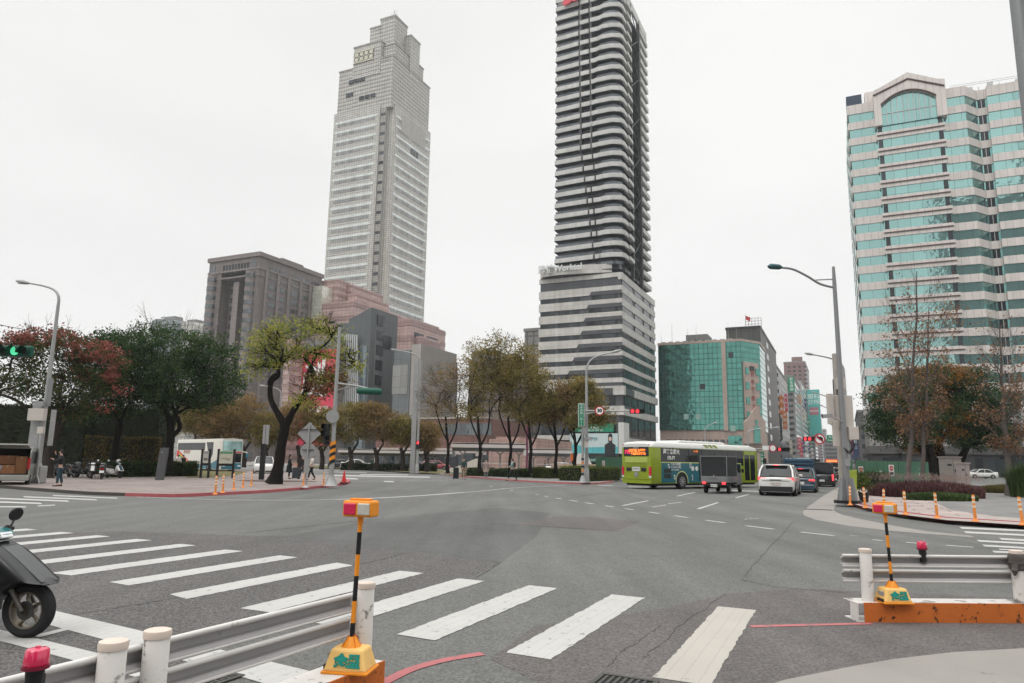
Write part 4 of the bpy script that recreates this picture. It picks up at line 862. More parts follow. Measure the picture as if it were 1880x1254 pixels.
mb = MB(); rim = [Vector((p[0], -pr-.98, p[1]+.15)) for p in arch]; mb.tube(rim, .22, 6); mb.tube([(xa-.3, -pr-1.0, zsh-.8), (xm, -pr-1.0, zpk-1.6), (xc+.6, -pr-1.0, zr2)], .2, 6); mb.build('gable_moulding', M('ledge_brown', (.1, .07, .065)), b.t)
MB().box(-.2+2*0, 3.0, 2, 5, zt+.8, zt+4.4).build('roof_tank', M('tank_navy', (.03, .05, .08), rough=.5), b.t); MB().box(3.6, xa-.2, 1.2, 4, zt+.8, zt+4.2).build('roof_block', PP, b.t)
mb = MB()
for i in range(18): x = xc+4+i*1.9; hh_ = [1.2, 2.1, .8, 2.6, 1.1][i % 5]; mb.box(x, x+1.0, rc+2, rc+3, zt+1, zt+1+hh_) if i % 2 else mb.tube([(x, rc+1, zt+1), (x, rc+1, zt+1+hh_+.6)], .06, 5)
mb.box(xn+8, xn+15, rc+2.5, rc+6, zt+1, zt+3.4).tube([(xc+2, 1, zt+2), (x9, rc, zt+2)], .05, 4).tube([(xc+2, 1, zt+1.6), (x9, rc, zt+1.6)], .05, 4); mb.build('roof_equipment', METAL_L, b.t)

# --- avenue fronts running away to the vanishing point
def row_building(name, label, t0, s0, s1, top, mat, win, w=16, sign=None, side=1, zb=0, cat='building'):
    """side=1: left side of the avenue (street wall faces right); side=-1: right side"""
    P = ts(t0, s0); t = thing(name, label, cat, P, -GA); d = s1-s0
    MB().box(-w if side > 0 else 0, 0 if side > 0 else w, 0, d-.05, 0, top).build('wall', mat, t)
    fh = 3.4; n = max(1, int((top-5)/fh)); sx_ = 1 if side > 0 else -1
    for i in range(n):
        z = 4.6+i*fh
        if win == 'band': MB().box(-.1*sx_, .12*sx_, .8, d-.8, z, z+1.7).build('window_band', G_GREY, t); MB().box((-w+1) if side > 0 else .8, (-.8) if side > 0 else w-1, -.12, .1, z, z+1.6).build('window_band', G_DARK, t)
        else:
            mb = MB(); k_ = max(2, int(d/4))
            for j in range(k_): y = d*(j+.22)/k_; mb.box(-.1*sx_, .12*sx_, y, y+d/k_*.56, z, z+1.6)
            for j in range(4): x = -w*(j+.3)/4; x = x if side > 0 else -x-w*.1; mb.box(x, x+w*.14, -.12, .1, z, z+1.6)
            mb.build('window_row', G_DARK, t)
    MB().box(-w-.2 if side > 0 else -.3, .3 if side > 0 else w+.2, -.2, d-.1, top, top+.9).build('parapet', ROOFM, t)
    MB().box(-.2*sx_, 1.8*sx_, .3, d-.3, 3.3, 3.8).build('arcade_canopy', METAL_D, t)
    return t
TL = (b.P.x*0); 
gP = at(1398, 720, 205)
def s_at(t0, px, py): return along(ts(t0, 0), ES, px, py)
def z_at(t0, px, py): return zat(ts(t0, s_at(t0, px, py)), px, py)
tl = -24.5
cols = [(1430, 1463, 684, 'pale grey seven storey block with square windows and dark lower floors', facade('row_pale', (.40, .38, .36), 1.5, 1.2, var=.08, streak=.3), 'win'),
        (1463, 1477, 706, 'narrow grey block with green vertical signs beside the pale block', facade('row_grey', (.20, .20, .19), 1.5, 1.2, var=.1, streak=.35), 'band'),
        (1477, 1486, 716, 'tall cream block with blue glass front further down the avenue', facade('row_cream', (.42, .42, .40), 1.5, 1.2, var=.08), 'band'),
        (1486, 1497, 692, 'red brown tower with stepped roof further down the avenue', facade('row_redbrown', (.21, .115, .105), 1.5, 1.2, var=.1), 'win'),
        (1497, 1508, 748, 'dark grey block hung with red vertical signs down the avenue', facade('row_dark', (.12, .115, .12), 1.5, 1.2, var=.1), 'band'),
        (1508, 1518, 776, 'grey block with pink sign strips far down the avenue', facade('row_mauve', (.20, .15, .16), 1.5, 1.2, var=.1), 'win'),
        (1518, 1527, 796, 'small hazy block near the end of the avenue', facade('row_haze', (.26, .25, .25), 1.5, 1.2, var=.1), 'band')]
SIGNC = ['sign_green', 'bill_teal', 'sign_navy', 'poster_red', 'sign_pink', 'sign_cream', 'sign_orange']
M('sign_navy', (.03, .06, .15)); M('sign_pink', (.5, .12, .2)); M('sign_cream', (.55, .5, .4)); M('sign_orange', (.55, .17, .04))
words = ['牙醫診所', '補習班', '大飯店', '眼鏡行', '銀行', '咖啡', '數位', '藥局', '旅行社', '書局', '攝影器材', '法律']
ri = random.Random(5); built = []
for i, (pa, pb, py, lab, mt, wn) in enumerate(cols):
    s0, s1 = s_at(tl, pa, 820), s_at(tl, pb, 820); s1 = min(s1, s0+70); top = z_at(tl, pa+2, py)
    t = row_building('street_building', lab, tl, s0, s1, top, mt, wn); built.append((t, s0, s1, top))
    d = s1-s0
    for j in range(4 if i < 5 else 2):       # projecting vertical signs
        y = d*(j+.35)/(4 if i < 5 else 2); hgt = ri.uniform(5, 10); z0 = ri.uniform(4.5, max(5, top-hgt-6)); wd = ri.uniform(1.2, 2.0); c_ = MATS[ri.choice(SIGNC)]
        sg = MB().box(.3, .3+wd, y-.15, y+.15, z0, z0+hgt).build('projecting_sign', c_, t)
        wrd = ri.choice(words); stp = hgt/(len(wrd)+.4); vtext(wrd, min(wd*.8, stp*.85), TXW, sg, (.3+wd/2, y-.17, z0+hgt/2), step=stp)
# named features of this side
t, s0, s1, top = built[1]; sg = MB().box(-3, .5, -.4, -.1, top-9, top-.5).build('green_sign', GS, t); vtext('彰化商銀', 1.9, TXW, sg, (-1.2, -.43, top-4.7), step=2.0)
t, s0, s1, top = built[3]; z9 = z_at(tl, 1486, 727); z8 = z_at(tl, 1486, 800)
sg = MB().box(.3, 9.5, -.6, -.2, z8, z9).build('teal_billboard', M('billboard_teal', (.03, .36, .33), rough=.5), t)
text('眼科\n診所', 4.4, TXW, sg, (5, -.64, z9-8)); MB().box(1.5, 8, -.68, -.61, z9-20, z9-14).build('billboard_label', M('label_mauve', (.35, .10, .14)), sg); text('雷射近視', 1.6, TXW, sg, (4.8, -.70, z9-17))
MB().box(-10, -2, 3, 9, top, top+5).build('roof_stage', facade('row_redbrown', (1, 1, 1), 1, 1), t); MB().box(-15.8, .5, -.5, .1, z_at(tl, 1486, 728), z_at(tl, 1486, 724)).build('stone_cornice', M('cornice_pink', (.45, .33, .27)), t)
t, s0, s1, top = built[0]; MB().box(-15.9, .35, -.35, s1-s0, 0, 11).build('lower_cladding', facade('low_dark', (.055, .06, .07), 1.4, 2, var=.1), t); MB().box(-6, -1, 4, 9, top, top+5).box(-12, -8, 4, 9, top, top+8).build('roof_hut', M('hut_greygreen', (.18, .25, .22)), t)
sg = MB().box(-1.4, 1.7, -.7, -.4, 12, 21).build('projecting_sign', METAL_D, t); vtext('家樂福量販', 1.4, TXW, sg, (.2, -.73, 16.5), step=1.7)
# right side of the avenue beyond the office tower
for (pa, pb, py, lab, mt, wn) in ((1578.5, 1570, 757, 'dark block with dense vertical shop signs beyond the office tower', facade('row_dark', (1, 1, 1), 1, 1), 'band'), (1570, 1563, 790, 'dim grey block with magenta signs further down the right of the avenue', facade('row_mauve', (1, 1, 1), 1, 1), 'win'), (1563, 1558, 812, 'far pale block at the right end of the avenue', facade('row_haze', (1, 1, 1), 1, 1), 'band')):
    tr = 5.2; s0, s1 = s_at(tr, pa, 820), s_at(tr, pb, 820)
    s0 = abs(s0); s1 = abs(s1); s1 = min(max(s1, s0+20), s0+60); top = zat(ts(tr, s0), pa, py)
    t = row_building('street_building', lab, tr, s0, s1, top, mt, wn, side=-1)
    for j in range(3):
        y = (s1-s0)*(j+.2)/3; sg = MB().box(-2.2, -.3, y-.15, y+.15, 5+j, 5+j+9).build('projecting_sign', MATS[['sign_navy', 'sign_pink', 'sign_orange'][j]], t); vtext(words[j+6], 1.3, TXW, sg, (-1.25, y-.17, 9.5+j), step=2)
# far end of the avenue
for i, (px, py, wd) in enumerate(((1530, 806, 14), (1541, 812, 10), (1551, 822, 16))):
    P = at(px, 840, 620+60*i); t = thing('street_building', ['hazy beige block closing the avenue view', 'slim pale block closing the avenue view', 'low grey block closing the avenue view'][i], 'building', (P.x, P.y, 0), -GA); zt_ = zat(P, px, py)
    MB().box(-wd/2, wd/2, 0, 14, 0, zt_).build('wall', MATS['row_haze' if i != 1 else 'row_cream'], t)
    for k_ in range(6): MB().box(-wd*.42, wd*.42, -.15, .1, 5+k_*3.4, 6.8+k_*3.4).build('window_band', G_GREY, t)

# --- blocks across the crossing behind the camera, mirrored in the glass fronts
RB = facade('mirrored_block', (.10, .095, .09), 3, 3.3, joint=.5, jdark=.25, var=.1)
for lab, t0, s0, w_, d_, h_ in (('brown office block across the crossing, mirrored in the green glass front', -44, -85, 30, 20, 30), ('low block across the crossing, mirrored in the lower green glass', -8, -95, 28, 20, 22), ('dark tall tower across the crossing, mirrored in the right part of the teal bands', 53, -105, 42, 22, 142), ('lower dark tower across the crossing, mirrored right of the notch in the teal bands', 96, -105, 40, 22, 168)):
    t = thing('opposite_block', lab, 'building', ts(t0, s0), -GA); MB().box(0, w_, 0, d_, 0, h_).build('wall', RB, t); MB().box(-.3, w_+.3, -.3, d_+.3, h_, h_+1).build('parapet', ROOFM, t)
    for i in range(int(h_/3.4)-1): MB().box(.6, w_-.6, d_-.1, d_+.12, 3+i*3.4, 4.8+i*3.4).build('window_band', G_GREY, t)

# ------------------------------------------------------------------ trees and planting
import numpy as np
RN = np.random.RandomState(11)
BARK = M('bark', (.038, .031, .027), spec=.1, rough=.95, var=.45, scale=5, bump=.9, bscale=14)
BARK_B = M('bark_black', (.014, .012, .011), spec=.08, rough=.95, var=.4, scale=5, bump=.9, bscale=14)
BARK_P = M('bark_pale', (.115, .098, .09), spec=.15, rough=.95, var=.4, scale=5, bump=.7, bscale=16)
L_DARK = leafmat('leaf_dark', [(.016, .040, .018), (.030, .066, .026), (.05, .095, .034), (.10, .13, .045)], trans=.35)
L_OLIVE = leafmat('leaf_olive', [(.08, .085, .025), (.16, .15, .045), (.24, .205, .06), (.28, .18, .065), (.38, .32, .11)], trans=.5)
L_BROWN = leafmat('leaf_brown', [(.09, .08, .03), (.17, .13, .05), (.27, .165, .075), (.36, .22, .10), (.25, .20, .065)], trans=.5)
L_YG = leafmat('leaf_yellow_green', [(.11, .15, .03), (.22, .26, .05), (.34, .36, .08), (.48, .40, .12)], trans=.5)
L_MIX = leafmat('leaf_flame_green', [(.02, .05, .02), (.045, .08, .03), (.08, .10, .03), (.12, .08, .035)], trans=.4)
L_RED = leafmat('blossom_red', [(.16, .045, .04), (.26, .085, .07), (.36, .13, .10), (.22, .10, .06)])
L_ORANGE = leafmat('leaf_orange', [(.10, .055, .015), (.22, .095, .02), (.34, .14, .03), (.16, .12, .03)])
L_RUST = leafmat('leaf_rust', [(.10, .055, .03), (.19, .10, .055), (.28, .15, .08), (.30, .20, .12)])
L_IVY = leafmat('leaf_ivy', [(.010, .018, .010), (.02, .032, .014), (.035, .045, .018)])
L_IVYLIT = leafmat('leaf_ivy_golden_lit', [(.05, .04, .015), (.11, .085, .03), (.20, .15, .05)])  # ivy under golden light, the light put into the leaf colour
L_HEDGE = leafmat('leaf_hedge', [(.018, .035, .012), (.035, .065, .02), (.07, .11, .03)])
L_HEDGE2 = leafmat('leaf_hedge_bright', [(.04, .06, .015), (.08, .11, .025), (.14, .16, .04)])
def leaves(name, C, size, mat, parent, flat=0.0, aspect=.6):
    """many small leaf faces at the points C"""
    n = len(C); C = np.asarray(C, dtype=float)
    u = RN.normal(size=(n, 3)); u[:, 2] *= (1-flat); u /= np.linalg.norm(u, axis=1)[:, None]+1e-9
    w = RN.normal(size=(n, 3)); v = np.cross(u, w); v /= np.linalg.norm(v, axis=1)[:, None]+1e-9
    s = size*(.6+.8*RN.rand(n))[:, None]
    V = np.stack([C-u*s*.5, C+v*s*aspect*.5, C+u*s*.5, C-v*s*aspect*.5], 1).reshape(-1, 3)
    me = bpy.data.meshes.new(name); me.vertices.add(4*n); me.loops.add(4*n); me.polygons.add(n)
    me.vertices.foreach_set('co', V.ravel()); me.loops.foreach_set('vertex_index', np.arange(4*n, dtype=np.int32))
    me.polygons.foreach_set('loop_start', np.arange(0, 4*n, 4, dtype=np.int32)); me.update(calc_edges=True); me.materials.append(mat)
    o = bpy.data.objects.new(name, me); COL.objects.link(o); o.parent = parent; return o
def cloud(lobes, n, clump=.55, per=30, shell=.45, sag=.0):
    """leaf positions gathered in clumps near the surface of ellipsoid lobes"""
    vol = np.array([(l[3]*l[4]*l[5])**.75 for l in lobes]); vol = vol/vol.sum(); P = []
    for l, f in zip(lobes, vol):
        k = max(3, int(n*f/per)); d = RN.normal(size=(k, 3)); d /= np.linalg.norm(d, axis=1)[:, None]
        r = (shell+(1-shell)*RN.rand(k)**.6)[:, None]*(.82+.3*RN.rand(k))[:, None]
        c = np.array(l[:3])+d*r*np.array(l[3:6])
        cs = clump*(.6+.8*RN.rand(k))
        for ci, si in zip(c, cs):
            m_ = max(4, int(per*(.5+RN.rand()))); q = RN.normal(size=(m_, 3))*si*np.array([.55, .55, .34]); P.append(ci+q)
    return np.concatenate(P)
def limb(mb, p0, p1, r0, r1, wob=.12, n=6, sides=7, rng=None):
    rng = rng or rnd; p0, p1 = Vector(p0), Vector(p1); L_ = (p1-p0).length; pts = []
    for i in range(n+1):
        t = i/n; o = Vector((rng.uniform(-1, 1), rng.uniform(-1, 1), rng.uniform(-.5, .7)))*wob*L_*math.sin(math.pi*t)*.5
        pts.append(p0.lerp(p1, t)+o)
    mb.tube(pts, [r0+(r1-r0)*(i/n) for i in range(n+1)], sides, cap=True); return pts
def twigs(mb, p, d, L_, r, depth, rng, spread=.6, up=.25, tips=None, k=(2, 4)):
    d = d.normalized(); q = p+d*L_; pts = [p, p.lerp(q, .5)+Vector((rng.uniform(-1, 1), rng.uniform(-1, 1), rng.uniform(-1, 1)))*L_*.07, q]
    mb.tube(pts, [r, r*.8, r*.6], 5 if r > .03 else 3, cap=False)
    if tips is not None and depth <= 1: tips.append(q.copy()); tips.append(pts[1].copy())
    if depth <= 0: return
    for i in range(rng.randint(*k)):
        nd_ = (d+Vector((rng.uniform(-1, 1), rng.uniform(-1, 1), rng.uniform(-.6, .9)))*spread+Vector((0, 0, up*.4))).normalized()
        twigs(mb, pts[2] if i else pts[1].lerp(q, .5), nd_, L_*rng.uniform(.58, .82), r*rng.uniform(.5, .66), depth-1, rng, spread, up, tips, k)
def plobes(Y, L_, base, dep=.85):
    out = []
    for l in L_:
        px, py, rx, ry = l[:4]; dy = l[4] if len(l) > 4 else 0
        c = at(px, py, Y+dy)-base; a = rx*Y/1300*1.02; h_ = ry*Y/1300*1.02
        out.append((c.x, c.y, c.z, a, max(a, h_)*dep, h_))
    return out
def tree(label, basepx, lobes_px, n, size, lm, trunk_px, r0, bark=BARK, Y=None, clump=.55, per=26, group=None, ntw=14, twd=2, extra=(), seed=1, name='tree', shell=.45, sides=9, z0=.12):
    base = gp(*basepx, z0); 
    if Y: base = at(basepx[0], basepx[1], Y); base.z = z0
    Yb = base.y; rng = random.Random(seed); t = thing(name, label, 'tree', base, 0, group)
    lo = plobes(Yb, lobes_px, base); mb = MB()
    top = None
    for path in trunk_px:                 # each path: list of (px,py) plus radii factors
        pts = [at(p[0], p[1], Yb+(p[3] if len(p) > 3 else 0))-base for p in path]
        if path[0][1] == 'base': pass
        rr_ = [p[2] for p in path]; pts = [Vector(p) for p in pts]
        sp = smooth_path([tuple(p) for p in pts], 4); rs = []
        for i in range(len(rr_)-1): rs += [rr_[i]+(rr_[i+1]-rr_[i])*k/4 for k in range(4)]
        rs.append(rr_[-1]); rs = [r*r0*(1+rng.uniform(-.06, .06)) for r in rs]
        mb.tube(sp, rs, sides); top = sp
    ends = [Vector(sp[-1])] if not trunk_px else []
    for path in trunk_px: 
        p = path[-1]; ends.append(Vector(at(p[0], p[1], Yb+(p[3] if len(p) > 3 else 0))-base))
    for l in lo:                            # limbs reach into every lobe, twigs fan out there
        c = Vector(l[:3]); e = min(ends, key=lambda q: (q-c).length); limb(mb, e, c, r0*.34, r0*.14, .15, rng=rng)
        for i in range(ntw):
            d = Vector((rng.uniform(-1, 1), rng.uniform(-1, 1), rng.uniform(-.5, 1))); s_ = c.lerp(e, rng.uniform(0, .5)); twigs(mb, s_, d, max(l[3], l[5])*.5, r0*.10, twd, rng)
    mb.build('trunk', bark, t, smooth=True)
    leaves('crown', cloud(lo, n, clump, per, shell), size, lm, t)
    for nm, lp, nn, ss, mt in extra: leaves(nm, cloud(plobes(Yb, lp, base), nn, clump*.8, per, .6), ss, mt, t)
    return t
# left group
tree('spreading tree with pink red seed clusters over the parked scooters', (86, 877.5), [(30, 648, 45, 34), (105, 640, 70, 34), (180, 668, 55, 38), (60, 700, 70, 42), (135, 712, 70, 42), (-40, 700, 45, 40), (150, 762, 34, 22), (105, 752, 40, 20)], 15500, .165, L_MIX,
     [[(86, 879, 1.6), (88, 860, 1.15), (90, 830, 1), (105, 795, .85), (118, 765, .7)], [(92, 822, .6), (70, 770, .45), (30, 735, .35), (-10, 722, .3)]], .27, extra=(('blossom', [(85, 622, 72, 16), (175, 648, 52, 20), (215, 682, 24, 18), (222, 716, 12, 12), (188, 746, 12, 10), (150, 690, 28, 14), (10, 640, 30, 12)], 5200, .19, L_RED), ('yellow_leaf', [(62, 640, 10, 9), (60, 660, 8, 6)], 260, .2, L_YG)), seed=2, name='flame_tree')
tree('big dark green round tree behind the grey pylon sign', (309, 864), [(300, 640, 100, 44), (385, 660, 55, 48), (425, 705, 24, 36), (250, 690, 75, 46), (335, 700, 88, 46), (385, 735, 45, 20), (235, 640, 55, 30), (300, 735, 60, 22), (200, 630, 45, 24)], 40000, .165, L_DARK,
     [[(309, 866, 1.3), (311, 830, 1), (314, 800, .95), (312, 765, .8)], [(314, 802, .7), (330, 785, .55), (322, 760, .5)]], .29, bark=BARK_B, Y=52, seed=3)
tree('dark green tree rising from the ivy wall between flame tree and round tree', (212, 862), [(190, 665, 55, 48), (240, 715, 55, 45), (195, 740, 55, 35)], 14000, .165, L_DARK, [[(208, 866, 1.3), (212, 820, 1), (222, 780, .9)]], .24, bark=BARK_B, Y=53, seed=4)
# forked tree in the pavement
base_h = gp(505, 889, .13)
tree('black forked tree with thin yellow green leaves standing in the pavement', (505, 889), [(478, 628, 30, 34), (510, 606, 32, 26), (463, 668, 26, 26), (500, 668, 28, 14), (538, 645, 30, 26), (572, 600, 38, 20), (606, 618, 30, 24), (582, 652, 38, 18), (634, 645, 18, 18), (645, 672, 30, 10), (598, 700, 32, 22), (560, 735, 34, 14), (520, 640, 26, 20)], 7000, .15, L_YG,
     [[(503, 889, 1.9), (508, 872, 1.25), (513, 845, 1.02), (517, 815, .98), (522, 790, 1.0), (525, 770, 1.0)],
      [(524, 782, .85), (508, 755, .62), (498, 735, .55), (496, 712, .5), (501, 698, .42), (511, 690, .40), (511, 676, .36)], [(497, 714, .4), (494, 702, .34), (499, 692, .3), (508, 686, .26)],
      [(524, 782, .85), (540, 752, .60), (556, 728, .56), (568, 706, .52), (575, 692, .50), (570, 672, .42), (560, 656, .36), (572, 645, .3), (596, 634, .22), (614, 612, .14)],
      [(570, 648, .26), (598, 652, .2), (622, 660, .16), (650, 664, .1)], [(565, 715, .3), (561, 700, .22), (563, 688, .14)]], .29, bark=BARK_B, clump=.5, per=14, seed=5, ntw=9,
     extra=(('rusty_leaf', [(596, 706, 30, 22), (615, 690, 20, 20), (560, 700, 14, 14)], 1700, .15, L_RUST),), name='forked_tree', shell=.25)
# clipped autumn row beyond the side road
row = [((345, 852), [(345, 768, 34, 30), (370, 760, 26, 26)], L_OLIVE), ((402, 855), [(400, 772, 36, 34), (385, 790, 30, 20)], L_BROWN), ((447, 856), [(445, 757, 42, 34), (430, 790, 30, 24)], L_BROWN), ((487, 857), [(490, 790, 34, 34)], L_OLIVE),
       ((548, 858), [(545, 775, 40, 36), (560, 745, 22, 14)], L_BROWN), ((590, 860), [(592, 785, 36, 36)], L_OLIVE), ((643, 861), [(645, 778, 44, 36), (655, 752, 30, 14)], L_OLIVE), ((690, 862), [(694, 776, 44, 36), (680, 755, 34, 16)], L_BROWN),
       ((738, 862), [(740, 792, 34, 30)], L_OLIVE), ((782, 864), [(782, 800, 28, 28)], L_BROWN)]
rl = ['olive clipped tree behind the tour coach roof', 'brown clipped tree just behind the windscreen of the tour coach', 'tall brown clipped tree behind the white car', 'olive clipped tree seen through the fork of the black tree', 'brown clipped tree below the red poster', 'olive clipped tree left of the striped signal pole', 'olive clipped tree right of the striped signal pole', 'wide brown clipped tree below the white fins', 'olive clipped tree left of the slim lamp post', 'small brown clipped tree right of the slim lamp post']
for i, ((bp, lb, lm), lab) in enumerate(zip(row, rl)):
    x = bp[0]; tree(lab, bp, lb, 9500, .20, lm, [[(x, bp[1]+2, 1.2), (x+2, bp[1]-18, 1), (x-2, bp[1]-40, .8)], [(x, bp[1]-26, .6), (x+14, bp[1]-48, .4)]], .26, Y=86, seed=20+i, group='clipped autumn trees beyond the side road', ntw=8, name='clipped_tree', shell=.35)
# thin autumn trees on the middle pavement
thin = [((822, 868), 74, [(818, 700, 40, 38), (800, 742, 30, 36), (846, 690, 32, 36), (830, 756, 36, 26)], 3000, L_BROWN, 'sparse almost bare tree left of the white ramp'),
        ((881, 868), 66, [(876, 660, 34, 42), (915, 640, 38, 32), (892, 705, 44, 36), (868, 752, 34, 26), (935, 690, 26, 36)], 8500, L_OLIVE, 'tallest thin autumn tree beside the beige coated walker'),
        ((937, 866), 68, [(930, 690, 32, 40), (962, 660, 30, 36), (945, 745, 38, 28)], 8000, L_OLIVE, 'olive autumn tree just left of the walker in mint'),
        ((974, 866), 67, [(985, 700, 34, 34), (1000, 740, 38, 28), (975, 762, 30, 20)], 8000, L_OLIVE, 'olive autumn tree leaning over the bus shelter'),
        ((1021, 866), 68, [(1030, 745, 36, 28), (1042, 716, 30, 18), (1010, 766, 30, 18)], 7500, L_BROWN, 'brown autumn tree forking low by the second shelter'),
        ((1056, 867), 66, [(1078, 735, 34, 28), (1098, 765, 30, 24), (1068, 705, 28, 16), (1055, 770, 26, 18)], 9000, L_OLIVE, 'dense olive tree behind the green street sign')]
for i, (bp, Y, lb, n, lm, lab) in enumerate(thin):
    x = bp[0]; tree(lab, bp, lb, int(n*1.15), .17, lm, [[(x, 869, 1.4), (x-1, 850, 1), (x+1, 825, .9), (x-2, 795, .75), (x-4, 765, .6)], [(x, 822, .6), (x+14, 792, .5), (x+18, 762, .4)], [(x, 812, .5), (x-14, 780, .42), (x-22, 750, .3)]], .165, bark=BARK_B, Y=Y, clump=.5, per=12, seed=40+i, ntw=20 if i < 2 else 12, twd=3 if i < 2 else 2, group='autumn trees on the middle pavement', name='autumn_tree', shell=.15)
# right side
tree('dark green tree at the left of the right hand grove', (1712, 884), [(1640, 745, 48, 48), (1622, 780, 32, 32), (1665, 710, 40, 30), (1655, 800, 40, 22), (1690, 770, 40, 40)], 21000, .175, L_DARK, [[(1712, 888, 1.2), (1710, 850, 1), (1705, 815, .9)], [(1700, 888, 1), (1700, 850, .8), (1690, 815, .7)]], .34, bark=BARK_B, Y=60, seed=60)
tree('green tree turning orange on its crown beside the office tower', (1729, 884), [(1715, 700, 50, 30), (1760, 715, 50, 36), (1725, 750, 55, 40), (1795, 700, 34, 30)], 13000, .175, L_DARK, [[(1734, 888, 1.3), (1728, 850, 1), (1722, 815, .9)]], .42, bark=BARK_B, Y=62, seed=61, extra=(('autumn_leaf', [(1705, 700, 48, 30), (1750, 695, 45, 22), (1700, 760, 45, 40), (1745, 770, 30, 40), (1690, 810, 40, 22)], 15000, .16, L_ORANGE),))
tree('dark green tree at the right of the grove above the white sedan', (1752, 884), [(1790, 755, 50, 38), (1835, 745, 34, 34), (1815, 795, 48, 30), (1765, 800, 34, 24), (1850, 800, 26, 22)], 19000, .175, L_DARK, [[(1752, 888, 1.2), (1762, 850, 1), (1775, 820, .8)]], .34, bark=BARK_B, Y=64, seed=62)
def bare(label, bp, Y, top, wpx, seed, dens, r0=.22, lean=0, twin=False):
    base = at(bp[0], bp[1], Y); base.z = .12; t = thing('bare_tree', label, 'tree', base, 0); rng = random.Random(seed); mb = MB(); tips = []
    H_ = zat(base, top[0], top[1])-.12; tx = (at(top[0], top[1], Y)-base).x
    for k, (off, sc) in enumerate(((0, 1.0), (.75, .82)) if twin else ((0, 1.0),)):
        pts = [Vector((off*(1-i/9*.3)+tx*(i/9)+rng.uniform(-.08, .08), rng.uniform(-.08, .08), H_*sc*i/9)) for i in range(10)]
        mb.tube(pts, [r0*sc*(1.25 if i == 0 else 1)*(1-i/9*.86) for i in range(10)], 8)
        n = 64 if k == 0 else 34
        for j in range(n):
            f = .20+.78*(j+rng.random())/n; i = min(8, int(f*9)); p = pts[i].lerp(pts[i+1], f*9-i); a = rng.uniform(0, 6.28)
            Lb = wpx*Y/1300*(.30+.5*math.sin(math.pi*min(1, (1-f)*1.25))**.8)*rng.uniform(.6, 1.1)
            twigs(mb, p, Vector((math.cos(a), math.sin(a), rng.uniform(.5, 1.3))), Lb*.62, r0*.22*(1.15-f), 3, rng, .45, .5, tips, (2, 3))
    mb.build('trunk', BARK_P, t, smooth=True)
    tp = np.array([tuple(q) for q in tips]); hf_ = tp[:, 2]/H_; keep = RN.rand(len(tp)) < np.clip(1.25-hf_*1.35, .03, 1)*dens; tp = tp[keep]
    C = np.repeat(tp, 4, 0)+RN.normal(size=(len(tp)*4, 3))*.22; leaves('crown', C, .15, L_RUST, t)
    return t
bare('tall bare twin stemmed tree with rust leaves behind the purple grass', (1668, 888), 44, (1685, 492), 95, 71, .62, .17, twin=True)
bare('bare tree with rust leaves at the right edge above the grass tuft', (1852, 890), 42, (1832, 592), 80, 72, .6, .18)

# hedges and planting
def hedge(label, p0, p1, depth, h, n, lm, size=.09, cat='hedge', name='hedge', z0=.12, rag=.08, group=None):
    p0, p1 = Vector((p0[0], p0[1], 0)), Vector((p1[0], p1[1], 0)); d = p1-p0; L_ = d.length; rz = math.atan2(d.y, d.x)
    t = thing(name, label, cat, (p0.x, p0.y, z0), rz, group)
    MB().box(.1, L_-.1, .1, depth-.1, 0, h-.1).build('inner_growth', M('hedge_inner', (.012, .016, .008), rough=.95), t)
    A = np.array([L_*depth, L_*h, L_*h, depth*h, depth*h]); c = RN.choice(5, n, p=A/A.sum()); u, v, w = RN.rand(n), RN.rand(n), np.abs(RN.normal(size=n))*rag
    lump = .07*np.sin(u*L_*3.1)+.05*np.sin(u*L_*7.7+1)
    P = np.zeros((n, 3)); 
    m0 = c == 0; P[m0] = np.stack([u*L_, v*depth, h-w+lump], 1)[m0]
    m1 = c == 1; P[m1] = np.stack([u*L_, w-.02+lump*.6, v*h], 1)[m1]
    m2 = c == 2; P[m2] = np.stack([u*L_, depth-w, v*h], 1)[m2]
    m3 = c == 3; P[m3] = np.stack([w, u*depth, v*h], 1)[m3]
    m4 = c == 4; P[m4] = np.stack([L_-w, u*depth, v*h], 1)[m4]
    P += RN.normal(size=P.shape)*.03; P[:, 2] = np.maximum(P[:, 2], .03)
    leaves('foliage', P, size, lm, t); return t
hedge('clipped dark hedge along the pavement behind the white scooter', gp(205, 876, .12), gp(364, 874.5, .12), 1.5, 1.05, 15000, L_HEDGE, .10)
a_ = at(-120, 862, 57); c_ = at(148, 862, 57)
hedge('dark ivy covered wall behind the scooters and the open van', a_, c_, 6, 5.4, 26000, L_IVY, .2, 'ivy wall', 'ivy_wall', rag=.3)
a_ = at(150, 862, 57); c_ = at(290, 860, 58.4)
hedge('dark ivy roof block on top of the golden lit ivy panel', at(150, 862, 57.6), at(286, 860, 59), 7, 5.3, 14000, L_IVY, .2, 'ivy wall', 'ivy_wall', rag=.35)
hedge('ivy panel with golden light put into its leaf colour behind the clipped hedge', a_, c_, .5, 3.0, 11000, L_IVYLIT, .14, 'ivy wall', 'ivy_wall', rag=.16)  # separate panel for the lit part of the ivy, light in the leaf colour
hedge('low hedge along the middle pavement right of the suitcase walker', gp(854, 873.5, .12), gp(962, 877, .12), 1.6, .75, 9000, L_HEDGE, .10)
hedge('low hedge between the two thin autumn trees near the shelter', gp(962, 876, .12), gp(1060, 879.5, .12), 1.8, .8, 8000, L_HEDGE, .10)
hedge('low bright clipped hedge block in front of the bus shelter', at(975, 869, 68), at(1008, 869, 67), 1.5, .95, 4000, L_HEDGE2, .11)
hedge('rounded green hedge between the street sign pole and the bus', gp(1084, 884, .12), gp(1140, 882, .12), 3.0, 1.15, 9000, L_HEDGE2, .11, rag=.14)
